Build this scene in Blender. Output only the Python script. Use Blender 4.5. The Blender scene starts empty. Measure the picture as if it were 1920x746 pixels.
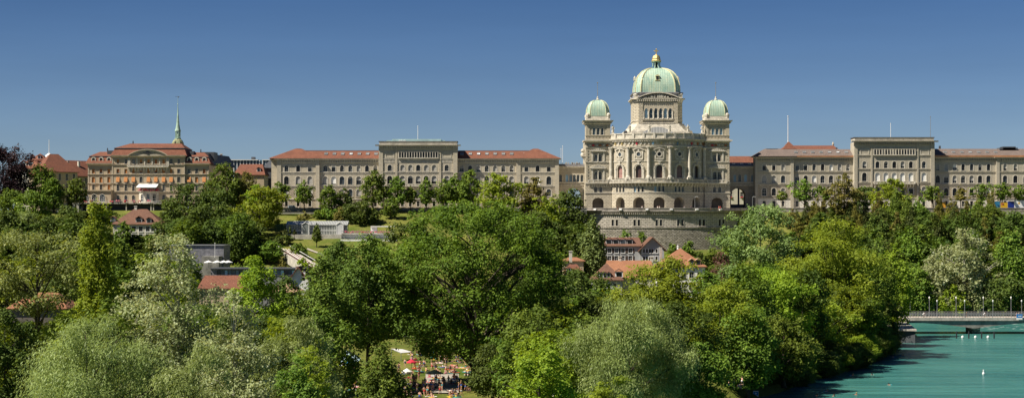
import bpy, math, random
import numpy as np
from mathutils import Vector, Matrix
random.seed(7)
SC = bpy.context.scene
COL = SC.collection
FP = 3450.67; HC = 31.0; HY = 425.0; BY = 750.0
def X(px, Y=None): return (px-960.0)*(Y or BY)/FP
def Z(py, Y=None): return HC-(py-HY)*(Y or BY)/FP
PI = math.pi
sin, cos = math.sin, math.cos

# ---------------------------------------------------------------- materials
class NT:
    def __init__(s, name):
        s.m = bpy.data.materials.new(name); s.m.use_nodes = True
        s.t = s.m.node_tree; s.b = s.t.nodes['Principled BSDF']; s.out = s.t.nodes['Material Output']
    def n(s, typ, ins=None, **kw):
        nd = s.t.nodes.new(typ)
        for k, v in kw.items(): setattr(nd, k, v)
        for k, v in (ins or {}).items():
            if isinstance(v, bpy.types.NodeSocket): s.t.links.new(v, nd.inputs[k])
            else: nd.inputs[k].default_value = v
        return nd
    def l(s, a, b): s.t.links.new(a, b)
    def math(s, op, a, b=0.0, c=0.0, clamp=False):
        nd = s.n('ShaderNodeMath', {0: a, 1: b, 2: c}, operation=op, use_clamp=clamp); return nd.outputs[0]
    def mix(s, f, a, b, mode='MIX'):
        nd = s.t.nodes.new('ShaderNodeMix'); nd.data_type = 'RGBA'; nd.blend_type = mode
        for k, v in ((0, f), (6, a), (7, b)):
            if isinstance(v, bpy.types.NodeSocket): s.t.links.new(v, nd.inputs[k])
            else: nd.inputs[k].default_value = v if k == 0 else (tuple(v)+(1,))[:4]
        return nd.outputs[2]
    def noise(s, vec, scale, detail=4, rough=.6, out=0):
        nd = s.n('ShaderNodeTexNoise', {'Scale': scale, 'Detail': detail, 'Roughness': rough})
        s.l(vec, nd.inputs['Vector']); return nd.outputs[out]
    def obj(s): return s.n('ShaderNodeTexCoord').outputs['Object']
    def ramp(s, f, lo, hi):
        nd = s.n('ShaderNodeMapRange', {0: f, 1: lo, 2: hi}, clamp=True); return nd.outputs[0]
    def bump(s, h, dist, strength=.6, chain=None):
        nd = s.n('ShaderNodeBump', {'Height': h, 'Distance': dist, 'Strength': strength}); s.l(nd.outputs[0], s.b.inputs['Normal']); return nd
def wallvec(k):
    """(horizontal run along the wall, height) from object coordinates, by the face's own normal"""
    o = k.obj(); sp = k.n('ShaderNodeSeparateXYZ'); k.l(o, sp.inputs[0])
    g = k.n('ShaderNodeNewGeometry'); sn = k.n('ShaderNodeSeparateXYZ'); k.l(g.outputs['True Normal'], sn.inputs[0])
    f = k.math('GREATER_THAN', k.math('ABSOLUTE', sn.outputs[0]), k.math('ABSOLUTE', sn.outputs[1]))
    mx = k.n('ShaderNodeMix', data_type='FLOAT'); k.l(f, mx.inputs[0]); k.l(sp.outputs[0], mx.inputs[2]); k.l(sp.outputs[1], mx.inputs[3])
    c = k.n('ShaderNodeCombineXYZ'); k.l(mx.outputs[0], c.inputs[0]); k.l(sp.outputs[2], c.inputs[1])
    return c.outputs[0], o
def m_plain(name, col, rough=.7, metal=0, var=.15, scale=.5, fine=0, bump=0, spec=.4):
    k = NT(name); o = k.obj()
    f = k.noise(o, scale, 5); lo = [c*(1-var*1.6) for c in col]; hi = [min(1, c*(1+var*1.6)) for c in col]
    c = k.mix(k.ramp(f, .3, .7), lo, hi)
    if fine:
        g = k.noise(o, fine, 2); c = k.mix(k.ramp(g, .35, .65), k.mix(1.0, c, (.72, .72, .72), 'MULTIPLY'), c)
    k.l(c, k.b.inputs['Base Color']); k.b.inputs['Roughness'].default_value = rough
    k.b.inputs['Metallic'].default_value = metal; k.b.inputs['Specular IOR Level'].default_value = spec
    if bump: k.bump(k.noise(o, bump, 3), .1, .5)
    return k.m
def m_stone(name, c1, c2, mortar, bw, bh, ms=.02, bump=.3, stain=.25, rough=.85):
    k = NT(name); v, o = wallvec(k)
    # wobble makes the courses less ruler-straight
    br = k.n('ShaderNodeTexBrick', {'Scale': 1.0, 'Mortar Size': ms, 'Mortar Smooth': .3, 'Bias': 0, 'Brick Width': bw, 'Row Height': bh,
             'Color1': (*c1, 1), 'Color2': (*c2, 1), 'Mortar': (*mortar, 1)}); k.l(v, br.inputs['Vector'])
    n1 = k.ramp(k.noise(o, .16, 5), .3, .72); n2 = k.ramp(k.noise(o, 1.3, 4), .3, .7)
    st = k.n('ShaderNodeMapping', {'Scale': (1.2, 1.2, .12)}); k.l(o, st.inputs[0])
    n3 = k.ramp(k.noise(st.outputs[0], .8, 4), .5, .75)
    c = k.mix(k.math('MULTIPLY', n1, stain), br.outputs[0], (c1[0]*.62, c1[1]*.62, c1[2]*.6))
    c = k.mix(k.math('MULTIPLY', n2, .35), c, (min(1, c2[0]*1.15), min(1, c2[1]*1.12), min(1, c2[2]*1.05)))
    c = k.mix(k.math('MULTIPLY', n3, stain*.9), c, (.10, .10, .09))
    k.l(c, k.b.inputs['Base Color']); k.b.inputs['Roughness'].default_value = rough; k.b.inputs['Specular IOR Level'].default_value = .25
    h = k.math('ADD', k.math('MULTIPLY', br.outputs[1], -1.0), k.math('MULTIPLY', k.noise(o, 4.0, 3), .8))
    k.bump(h, bump, .7)
    return k.m
def m_tile(name, c1, c2, c3, seam=1.0):
    k = NT(name); v, o = wallvec(k)
    f = k.ramp(k.noise(o, .35, 5), .35, .65); g = k.ramp(k.noise(o, 2.2, 4), .3, .7); h = k.ramp(k.noise(o, 7.0, 2), .3, .7)
    c = k.mix(g, c1, c2); c = k.mix(k.math('MULTIPLY', f, .6), c, c3)
    c = k.mix(k.math('MULTIPLY', h, .55), c, (c1[0]*.45, c1[1]*.45, c1[2]*.45))
    k.l(c, k.b.inputs['Base Color']); k.b.inputs['Roughness'].default_value = .85; k.b.inputs['Specular IOR Level'].default_value = .25
    w = k.n('ShaderNodeTexWave', {'Scale': 1.0*seam, 'Distortion': .6}, bands_direction='Z'); k.l(o, w.inputs['Vector'])
    w2 = k.n('ShaderNodeTexWave', {'Scale': .9*seam, 'Distortion': .3}, bands_direction='X'); k.l(v, w2.inputs['Vector'])
    k.bump(k.math('ADD', w.outputs[1], k.math('ADD', h, w2.outputs[1])), .08, .7)
    return k.m
def m_copper(name):
    k = NT(name); v, o = wallvec(k)
    sp = k.n('ShaderNodeSeparateXYZ'); k.l(v, sp.inputs[0])
    fr = k.math('FRACT', k.math('MULTIPLY', sp.outputs[0], 1.0/.95)); seam = k.math('LESS_THAN', fr, .12)
    pan = k.math('FLOOR', k.math('MULTIPLY', sp.outputs[0], 1.0/.95)); wn = k.n('ShaderNodeTexWhiteNoise', {'W': pan}, noise_dimensions='1D')
    f = k.ramp(k.noise(o, .5, 5), .3, .7)
    st = k.n('ShaderNodeMapping', {'Scale': (2.2, 2.2, .25)}); k.l(o, st.inputs[0]); g = k.ramp(k.noise(st.outputs[0], 1, 4), .35, .7)
    c = k.mix(f, (.22, .40, .33), (.46, .62, .52)); c = k.mix(k.math('MULTIPLY', g, .8), c, (.58, .62, .42))
    c = k.mix(k.math('MULTIPLY', wn.outputs[0], .3), c, (.20, .38, .33)); c = k.mix(k.math('MULTIPLY', seam, .7), c, (.16, .28, .23))
    k.l(c, k.b.inputs['Base Color']); k.b.inputs['Roughness'].default_value = .6; k.bump(seam, .08, .8)
    return k.m
def m_glass(name, col=(.012, .016, .02), rough=.12, spec=.35):
    k = NT(name); o = k.obj(); oi = k.n('ShaderNodeObjectInfo')
    c = k.mix(k.math('POWER', oi.outputs['Random'], 2.5), [c*.5 for c in col], [min(1, c*6) for c in col])
    k.l(c, k.b.inputs['Base Color']); k.b.inputs['Roughness'].default_value = rough; k.b.inputs['Specular IOR Level'].default_value = spec
    k.bump(k.noise(o, .8, 2), .03, .3); return k.m
def m_leaf(name, dark, light, alt=None, trans=.38, rough=.65, under=None):
    k = NT(name); a = k.n('ShaderNodeAttribute', attribute_name='tint'); oi = k.n('ShaderNodeObjectInfo')
    f = a.outputs['Fac']; c = k.mix(f, dark, light)
    if alt: c = k.mix(k.ramp(f, .82, .98), c, alt)
    hs = k.n('ShaderNodeHueSaturation', {'Hue': .5, 'Saturation': 1.0, 'Value': 1.0}); k.l(c, hs.inputs['Color'])
    k.l(k.n('ShaderNodeMapRange', {0: oi.outputs['Random'], 3: .485, 4: .515}).outputs[0], hs.inputs['Hue'])
    k.l(k.n('ShaderNodeMapRange', {0: oi.outputs['Random'], 3: .85, 4: 1.18}).outputs[0], hs.inputs['Value'])
    c = hs.outputs[0]
    if under:
        g = k.n('ShaderNodeNewGeometry'); c = k.mix(k.math('MULTIPLY', g.outputs['Backfacing'], .85), c, under)
    k.l(c, k.b.inputs['Base Color']); k.b.inputs['Roughness'].default_value = rough; k.b.inputs['Specular IOR Level'].default_value = .24
    tr = k.n('ShaderNodeBsdfTranslucent'); k.l(k.mix(1.0, c, (1.25, 1.15, .45), 'MULTIPLY'), tr.inputs[0])
    mx = k.n('ShaderNodeMixShader', {0: trans}); k.l(k.b.outputs[0], mx.inputs[1]); k.l(tr.outputs[0], mx.inputs[2]); k.l(mx.outputs[0], k.out.inputs[0])
    return k.m
MT = {}
S1, S2 = (.50, .445, .345), (.58, .525, .415)
MT['stone'] = m_stone('sandstone_ashlar', S1, S2, (.30, .27, .21), 1.5, .55, .03, .06, .32)
MT['stone_lt'] = m_plain('pale_trim_stone', (.64, .595, .50), .85, var=.16, scale=.7, fine=3)
MT['rustic'] = m_stone('rusticated_sandstone', (.47, .42, .325), (.61, .555, .44), (.21, .185, .14), 1.3, .62, .07, .22, .22)
MT['stone_g'] = m_stone('grey_green_sandstone', (.45, .41, .325), (.53, .485, .39), (.31, .28, .22), 1.4, .5, .03, .06, .28)
MT['rustic_g'] = m_stone('rusticated_grey_sandstone', (.44, .38, .28), (.55, .48, .36), (.17, .145, .11), 1.15, .5, .08, .28, .2)
MT['plinth_w'] = m_stone('white_limestone_plinth', (.68, .66, .60), (.80, .78, .72), (.34, .32, .28), 1.6, .6, .06, .2, .12)
MT['bastion'] = m_stone('bastion_block_stone', (.43, .40, .345), (.64, .595, .52), (.13, .12, .10), 1.7, .72, .09, .45, .3)
MT['bastion_lo'] = m_stone('weathered_block_stone', (.17, .155, .13), (.62, .58, .50), (.05, .048, .04), 1.3, .55, .14, .7, .35)
MT['hotel'] = m_stone('olive_hotel_render', (.46, .37, .26), (.50, .41, .29), (.40, .33, .23), 3.0, 1.0, .01, .02, .15)
MT['hotel_trim'] = m_plain('hotel_trim_stone', (.46, .40, .31), .85, var=.12, scale=.6)
MT['cream'] = m_plain('cream_plaster', (.60, .57, .48), .9, var=.1, scale=.3)
MT['white'] = m_plain('white_paint', (.80, .80, .78), .6, var=.06, scale=.6)
MT['lilac'] = m_plain('blue_grey_plaster', (.40, .405, .40), .85, var=.08, scale=.4)
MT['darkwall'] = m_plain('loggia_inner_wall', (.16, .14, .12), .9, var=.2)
MT['red'] = m_tile('red_clay_tiles', (.21, .08, .05), (.34, .15, .095), (.15, .065, .045))
MT['red2'] = m_tile('weathered_clay_tiles', (.21, .08, .05), (.32, .135, .085), (.16, .075, .055))
MT['orange'] = m_tile('orange_clay_tiles', (.38, .17, .09), (.50, .25, .14), (.29, .13, .075))
MT['salmon'] = m_tile('pale_salmon_tiles', (.56, .36, .22), (.62, .42, .28), (.50, .30, .19))
MT['brown'] = m_tile('brown_tiles', (.20, .10, .065), (.29, .155, .105), (.15, .085, .065))
MT['greyroof'] = m_tile('brown_grey_metal_roof', (.20, .155, .135), (.26, .205, .18), (.15, .12, .11), .5)
MT['slate'] = m_plain('dark_slate_roof', (.07, .075, .085), .6, var=.2, scale=1)
MT['lead'] = m_plain('lead_sheet', (.20, .20, .22), .5, var=.25, scale=1)
MT['copper'] = m_copper('green_copper_sheets')
MT['verd'] = m_plain('olive_verdigris', (.24, .25, .13), .6, var=.35, scale=1.2)
MT['verd2'] = m_plain('pale_verdigris', (.33, .46, .37), .6, var=.2, scale=.6)
MT['gold'] = m_plain('gilding', (.72, .55, .24), .45, metal=.7, var=.2, scale=2)
MT['goldrib'] = m_plain('gilded_copper_rib', (.66, .62, .38), .5, metal=.1, var=.2, scale=1)
MT['copperstrip'] = m_plain('new_copper_gutter', (.50, .24, .12), .5, metal=.3, var=.15)
MT['glass'] = m_glass('dark_window_glass'); MT['glass_b'] = m_glass('blue_window_glass', (.07, .12, .16))
MT['glass_r'] = m_glass('reddish_hall_window', (.07, .04, .035)); MT['ghglass'] = m_glass('greenhouse_glass', (.30, .34, .32), .15)
MT['teal'] = m_plain('pale_teal_cladding', (.42, .60, .58), .4, var=.08)
MT['blind'] = m_plain('grey_roller_blind', (.40, .39, .36), .8, var=.12); MT['blind_w'] = m_plain('white_roller_blind', (.84, .84, .80), .8, var=.05)
MT['shutter'] = m_plain('orange_cloth_blind', (.50, .215, .075), .85, var=.18, scale=2); MT['shutter_b'] = m_plain('brown_cloth_blind', (.38, .15, .06), .85, var=.15)
MT['gh'] = m_plain('greenhouse_frame', (.62, .63, .60), .5, var=.08); MT['frame'] = m_plain('white_sash_bars', (.55, .54, .50), .6, var=.1); MT['frame_d'] = m_plain('dark_sash_bars', (.10, .075, .06), .6, var=.1)
MT['metal'] = m_plain('grey_painted_metal', (.32, .33, .34), .45, metal=.4, var=.1); MT['black'] = m_plain('black_iron', (.03, .03, .035), .5, var=.1)
MT['bark'] = m_plain('brown_bark', (.055, .045, .03), .95, var=.4, scale=1.5); MT['bark_w'] = m_plain('pale_poplar_bark', (.34, .32, .27), .9, var=.3, scale=2)
MT['asphalt'] = m_plain('asphalt', (.06, .06, .06), .9, var=.15); MT['gravel'] = m_plain('promenade_gravel', (.34, .31, .26), .95, var=.12)
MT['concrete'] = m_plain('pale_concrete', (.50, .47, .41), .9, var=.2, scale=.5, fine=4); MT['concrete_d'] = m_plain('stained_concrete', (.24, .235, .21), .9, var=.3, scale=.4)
MT['parapet'] = m_plain('weathered_parapet_stone', (.34, .31, .275), .9, var=.3, scale=.35, fine=2); MT['deck'] = m_plain('warm_bridge_pavement', (.52, .44, .37), .9, var=.1)
MT['flower'] = m_plain('red_geraniums', (.55, .05, .08), .8, var=.35, scale=6); MT['pink'] = m_plain('pink_geraniums', (.60, .18, .22), .8, var=.35, scale=6)
def m_leafy(name, a, b): return m_plain(name, tuple((x+y)/2 for x, y in zip(a, b)), .8, var=.35, scale=3)
LF = {
 'mid':   m_leaf('broadleaf_green', (0.0552, 0.107, 0.0147), (0.189, 0.268, 0.0257), (0.291, 0.369, 0.0551), .28),
 'limeleaf': m_leaf('linden_green', (.048, .105, .011), (.18, .275, .022), (.28, .37, .05), .34),
 'dark':  m_leaf('deep_green', (0.0373, 0.0687, 0.0116), (0.121, 0.168, 0.0216), (0.186, 0.229, 0.0411), .25),
 'bright':m_leaf('yellow_green', (0.125, 0.202, 0.0173), (0.316, 0.403, 0.0289), (0.434, 0.511, 0.0866), .42),
 'olive': m_leaf('olive_ash', (0.139, 0.191, 0.0551), (0.334, 0.414, 0.138), (0.522, 0.583, 0.257), .38),
 'sage':  m_leaf('sage_willow', (0.131, 0.183, 0.0517), (0.34, 0.441, 0.144), (0.527, 0.63, 0.276), .35, .45, (0.329, 0.416, 0.23)),
 'silver':m_leaf('silver_poplar', (0.168, 0.207, 0.0896), (0.421, 0.483, 0.228), (.44, .48, .32), .28, .45, (0.561, 0.593, 0.482)),
 'poplar':m_leaf('poplar_green', (0.102, 0.161, 0.0437), (0.255, 0.343, 0.105), (0.383, 0.482, 0.21), .32),
 'conifer':m_leaf('spruce_green', (0.0323, 0.0543, 0.012), (0.11, 0.136, 0.027), (0.181, 0.181, 0.045), .15),
 'larch': m_leaf('bronze_green_conifer', (0.092, 0.0974, 0.0175), (0.233, 0.215, 0.0385), (0.34, 0.278, 0.07), .2),
 'thuja': m_leaf('thuja_green', (0.0425, 0.0788, 0.0116), (0.162, 0.222, 0.0231), (0.254, 0.312, 0.0385), .2),
 'beech': m_leaf('copper_beech', (0.012, 0.006, 0.01), (0.04, 0.016, 0.02), None, .15),
 'plum':  m_leaf('purple_plum', (0.07, 0.035, 0.03), (0.17, 0.09, 0.06), None, .25),
 'lime':  m_leaf('lime_shrub', (0.16, 0.24, 0.012), (0.34, 0.42, 0.02), None, .4),
}

# ---------------------------------------------------------------- mesh helpers
WL = {}
def link(o): COL.objects.link(o); return o
def tag(o, label=None, cat=None, group=None, kind=None):
    for k, v in (('label', label), ('category', cat), ('group', group), ('kind', kind)):
        if v: o[k] = v
    return o
def root(name, label, cat, loc, group=None, rz=0):
    o = bpy.data.objects.new(name, None); link(o); o.location = loc; o.rotation_euler.z = rz; o.empty_display_size = .5
    WL[o.name] = Vector(loc); return tag(o, label, cat, group)
def new_obj(name, me, parent=None, world=(0, 0, 0), mat=None, rz=0):
    o = bpy.data.objects.new(name, me); link(o); w = Vector(world)
    if parent is not None:
        o.parent = parent; o.location = w-WL[parent.name]
    else: o.location = w
    o.rotation_euler.z = rz; WL[o.name] = w
    if mat is not None:
        if len(me.materials) == 0: me.materials.append(None)
        o.material_slots[0].link = 'OBJECT'; o.material_slots[0].material = mat
    return o
def sub_obj(name, me, parent, mat=None, loc=(0, 0, 0)):
    o = bpy.data.objects.new(name, me); link(o); o.parent = parent; o.location = loc; WL[o.name] = WL[parent.name]+Vector(loc)
    if mat is not None:
        if len(me.materials) == 0: me.materials.append(None)
        o.material_slots[0].link = 'OBJECT'; o.material_slots[0].material = mat
    return o
def flat(u, d, z): return (u, BY+d, z)
class MB:
    def __init__(s, fn=None): s.v = []; s.f = []; s.fn = fn
    def add(s, vs, fs, raw=False):
        n = len(s.v); s.v += [tuple(v) if (raw or s.fn is None) else s.fn(*v) for v in vs]; s.f += [[i+n for i in f] for f in fs]; return s
    def box(s, x0, x1, y0, y1, z0, z1):
        return s.add([(x, y, z) for z in (z0, z1) for y in (y0, y1) for x in (x0, x1)],
                     [(0, 2, 3, 1), (4, 5, 7, 6), (0, 1, 5, 4), (2, 6, 7, 3), (0, 4, 6, 2), (1, 3, 7, 5)])
    def prism(s, poly, a, b, axis='y'):
        n = len(poly)
        P = (lambda p, t: (p[0], t, p[1])) if axis == 'y' else ((lambda p, t: (t, p[0], p[1])) if axis == 'x' else (lambda p, t: (p[0], p[1], t)))
        return s.add([P(p, a) for p in poly]+[P(p, b) for p in poly],
                     [list(range(n))[::-1], [n+i for i in range(n)]]+[(i, (i+1) % n, n+(i+1) % n, n+i) for i in range(n)])
    def loft(s, rings, cap0=True, cap1=True):
        n = len(rings[0]); vs = [p for r in rings for p in r]; fs = []
        for k in range(len(rings)-1):
            for i in range(n): fs.append((k*n+i, k*n+(i+1) % n, (k+1)*n+(i+1) % n, (k+1)*n+i))
        if cap0: fs.append(list(range(n))[::-1])
        if cap1: fs.append([(len(rings)-1)*n+i for i in range(n)])
        return s.add(vs, fs)
    def lathe(s, c, prof, n=16, ph=0, sx=1, sy=1):
        return s.loft([[(c[0]+r*sx*cos(ph+2*PI*i/n), c[1]+r*sy*sin(ph+2*PI*i/n), c[2]+z) for i in range(n)] for r, z in prof])
    def tube(s, path, radii, n=6):
        if not hasattr(radii, '__len__'): radii = [radii]*len(path)
        P = [Vector(p) for p in path]; rings = []
        for i, p in enumerate(P):
            d = (P[min(i+1, len(P)-1)]-P[max(i-1, 0)]).normalized()
            a = d.cross(Vector((0, 0, 1)) if abs(d.z) < .9 else Vector((1, 0, 0))).normalized(); b = d.cross(a)
            rings.append([tuple(p+radii[i]*(a*cos(2*PI*k/n)+b*sin(2*PI*k/n))) for k in range(n)])
        return s.loft(rings)
    def row(s, u0, u1, z0, z1, ops=(), depth=.5, arcn=8, step=None):
        """a strip of wall (face at d=0, outwards -d) from u0 to u1, with openings (uc, w, zs, zt, kind, rise)"""
        def quad(a, b, c, e):
            if b-a < 1e-4 or e-c < 1e-4: return
            n = max(1, int(math.ceil((b-a)/step))) if step else 1
            for i in range(n):
                p, q = a+(b-a)*i/n, a+(b-a)*(i+1)/n
                s.add([(p, 0, c), (q, 0, c), (q, 0, e), (p, 0, e)], [(0, 1, 2, 3)])
        cur = u0
        for op in sorted(ops):
            uc, w, zs, zt, kd = op[:5]; a, b = uc-w/2, uc+w/2
            quad(cur, a, z0, z1); quad(a, b, z0, zs); cur = b
            pts = outline(w, zt-zs, kd, arcn, op[5] if len(op) > 5 else None)
            top = [(uc+x, zs+z) for x, z in pts[1:-1]]
            for (xa, za), (xb, zb) in zip(top[:-1], top[1:]):
                s.add([(xa, 0, za), (xb, 0, zb), (xb, 0, z1), (xa, 0, z1)], [(0, 1, 2, 3)])
            full = [(uc+x, zs+z) for x, z in pts]; m = len(full)
            s.add([(x, 0, z) for x, z in full]+[(x, depth, z) for x, z in full], [(i, i+m, (i+1) % m+m, (i+1) % m) for i in range(m)])
        quad(cur, u1, z0, z1); return s
    def sweep(s, u0, u1, prof, n=1):
        """prof = closed list of (d, z), swept along u"""
        return s.loft([[(u0+(u1-u0)*i/n, d, z) for d, z in prof] for i in range(n+1)])
    def build(s, name, mat, parent=None, world=None, smooth=False, normals=True):
        me = bpy.data.meshes.new(name)
        w = Vector(world) if world is not None else (WL[parent.name] if parent is not None else Vector((0, 0, 0)))
        me.from_pydata([(x-w.x, y-w.y, z-w.z) for x, y, z in s.v], [], s.f)
        if normals:
            import bmesh
            b = bmesh.new(); b.from_mesh(me); bmesh.ops.recalc_face_normals(b, faces=b.faces); b.to_mesh(me); b.free()
        me.materials.append(mat)
        if smooth: me.shade_smooth()
        o = new_obj(name, me, parent, w); return o
def outline(w, h, kind='arch', n=8, rise=None):
    """from lower left up and round to lower right; x centred, z from 0"""
    a = w/2
    if kind == 'rect': return [(-a, 0), (-a, h), (a, h), (a, 0)]
    r = rise if rise else min(a, h)
    if kind == 'round': return [(-a*cos(2*PI*i/16+PI/16), h/2-h/2*sin(2*PI*i/16+PI/2+PI/16)) for i in range(16)]
    return [(-a, 0)]+[(-a*cos(PI*i/n), h-r+r*sin(PI*i/n)) for i in range(n+1)]+[(a, 0)]

# window prototypes (shared meshes, wall face at y=0, outwards -y, sill centre at the origin)
_WM = {}
def wmesh(key, fn):
    if key not in _WM: _WM[key] = fn()
    return _WM[key]
def raw_mesh(mb, name, mats):
    me = bpy.data.meshes.new(name); me.from_pydata(mb.v, [], mb.f)
    import bmesh
    b = bmesh.new(); b.from_mesh(me); bmesh.ops.recalc_face_normals(b, faces=b.faces); b.to_mesh(me); b.free()
    me.materials.append(mats); return me
def pane_mesh(w, h, kind, dep, rise):
    m = MB(); P = outline(w+.04, h+.03, kind, 8, rise); m.add([(x, dep, z) for x, z in P], [list(range(len(P)))]); return raw_mesh(m, 'window', None)
def bars_mesh(w, h, kind, dep, nv, nh, t=.07):
    m = MB(); a = w/2; hs = h if kind == 'rect' else h-w/2
    for i in range(nv):
        x = -a+w*(i+1)/(nv+1); m.box(x-t/2, x+t/2, dep-.06, dep-.005, 0, h-(.02 if kind == 'rect' or nv == 1 else w*.18))
    for i in range(nh): z = hs*(i+1)/(nh+(0 if kind == 'arch' else 1)); m.box(-a, a, dep-.055, dep-.004, z-t/2, z+t/2)
    m.box(-a, -a+t, dep-.07, dep-.003, 0, hs); m.box(a-t, a, dep-.07, dep-.003, 0, hs); m.box(-a, a, dep-.071, dep-.002, 0, t)
    return raw_mesh(m, 'frame', None)
def surround_mesh(w, h, kind, t, pr, rise, hood):
    m = MB(); P = outline(w, h, kind, 8, rise); Q = outline(w+2*t, h+t, kind, 8, rise+t if rise else None)
    n = len(P); m.add([(x, -pr, z) for x, z in P]+[(x, -pr, z) for x, z in Q]+[(x, .02, z) for x, z in Q]+[(x, .02, z) for x, z in P],
        [(i, i+1, n+i+1, n+i) for i in range(n-1)]+[(n+i, n+i+1, 2*n+i+1, 2*n+i) for i in range(n-1)]+[(3*n+i, 3*n+i+1, i+1, i) for i in range(n-1)]+[(0, n, 2*n, 3*n), (n-1, 2*n-1, 3*n-1, 4*n-1)])
    m.box(-w/2-t-.08, w/2+t+.08, -pr-.14, .02, -.22, -.003)
    if hood: m.box(-w/2-t-.2, w/2+t+.2, -pr-.3, .02, h+t+.1, h+t+.32)
    return raw_mesh(m, 'surround', None)
def blind_mesh(w, h, kind, dep, frac, rise):
    m = MB(); P = outline(w, h, kind, 8, rise); zc = h*(1-frac)
    Q = [(x, max(z, zc)) for x, z in P]; m.add([(x, dep-.10, z) for x, z in Q], [list(range(len(Q)))]); return raw_mesh(m, 'blind', None)
def awn_mesh(w, h, out):
    m = MB(); m.add([(-w/2, -.02, h), (w/2, -.02, h), (w/2, -out, h*.12), (-w/2, -out, h*.12), (-w/2, -.02, h-.06), (w/2, -.02, h-.06), (w/2, -out+.02, h*.12-.06), (-w/2, -out+.02, h*.12-.06)],
        [(0, 1, 2, 3), (4, 7, 6, 5), (0, 3, 7, 4), (1, 5, 6, 2), (3, 2, 6, 7)]); return raw_mesh(m, 'awning', None)
def win(parent, u, z, w, h, kind='arch', fn=None, glass='glass', bars=(1, 2), frame='frame', sur=(.22, .06), surmat='stone_lt', blind=0, bmat='blind', dep=.35, rise=None, hood=False, awn=0, name='window'):
    w = round(w, 2); h = round(h, 2)
    if fn is None: fn = flat
    p = fn(u, 0, z); q = fn(u+.5, 0, z); q0 = fn(u-.5, 0, z); rz = math.atan2(q[1]-q0[1], q[0]-q0[0])
    o = new_obj(name, wmesh(('p', w, h, kind, dep, rise), lambda: pane_mesh(w, h, kind, dep, rise)), parent, p, MT[glass], rz)
    if bars: sub_obj('sash', wmesh(('b', w, h, kind, dep, bars), lambda: bars_mesh(w, h, kind, dep, *bars)), o, MT[frame])
    if sur: sub_obj('surround', wmesh(('s', w, h, kind, sur, rise, hood), lambda: surround_mesh(w, h, kind, sur[0], sur[1], rise, hood)), o, MT[surmat])
    if blind: sub_obj('blind', wmesh(('l', w, h, kind, dep, round(blind, 1), rise), lambda: blind_mesh(w, h, kind, dep, round(blind, 1), rise)), o, MT[bmat])
    if awn: sub_obj('awning', wmesh(('a', w, h, awn), lambda: awn_mesh(w+.15, h, awn)), o, MT[bmat])
    return o
def cornice(mb, u0, u1, z0, z1, out, n=1, depth=.6):
    h = z1-z0
    mb.sweep(u0, u1, [(depth, z0), (-.12*out, z0), (-.25*out, z0+.25*h), (-.75*out, z0+.5*h), (-out, z0+.62*h), (-out, z0+.9*h), (-out-.06, z1), (depth, z1)], n)
def course(mb, u0, u1, zc, h=.45, out=.22, n=1):
    mb.sweep(u0, u1, [(.1, zc-h/2), (-out*.6, zc-h/2), (-out, zc), (-out, zc+h/2), (.1, zc+h/2)], n)
def brackets(mb, u0, u1, n, z0, z1, out, w):
    for i in range(n):
        u = u0+(u1-u0)*(i+.5)/n; mb.box(u-w/2, u+w/2, -out, .02, z0, z1)
TZ = 37.6
# ---------------------------------------------------------------- the domed parliament
def sqring(cx, cy, h, ch, z):
    a = h-ch
    return [(cx+x, cy+y, z) for x, y in ((-a, -h), (a, -h), (h, -a), (h, a), (a, h), (-a, h), (-h, a), (-h, -a))]
def sq_dome(parent, cx, cy, z0, half, H, chr_, tmax, name='dome', rib=.16):
    m = MB(); rings = []
    N = 14
    for i in range(N+1):
        t = tmax*(1-(1-i/N)**1.6); h = half*(1-t**2.6)**(1/2.6); rings.append(sqring(cx, cy, h, h*chr_, z0+H*t))
    m.loft(rings); d = m.build(name, MT['copper'], parent)
    r = MB()
    for k in range(8): r.tube([rr[k] for rr in rings], rib, 5)
    r.build('gilded_ribs', MT['goldrib'], d)
    return d, rings
P0 = root('parliament_building', 'domed sandstone parliament with a large green copper dome between two small domed towers', 'parliament', (X(1233), BY+14, TZ))
XC = X(1233); R = 24.0; TH = .905; YC = BY+.3+R*cos(TH)
def arc(u, d, z): t = u/R; return (XC+(R-d)*sin(t), YC-(R-d)*cos(t), z)
UE = R*TH; DL = .35*R
bays = [(k-2)*DL for k in range(5)]
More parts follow.
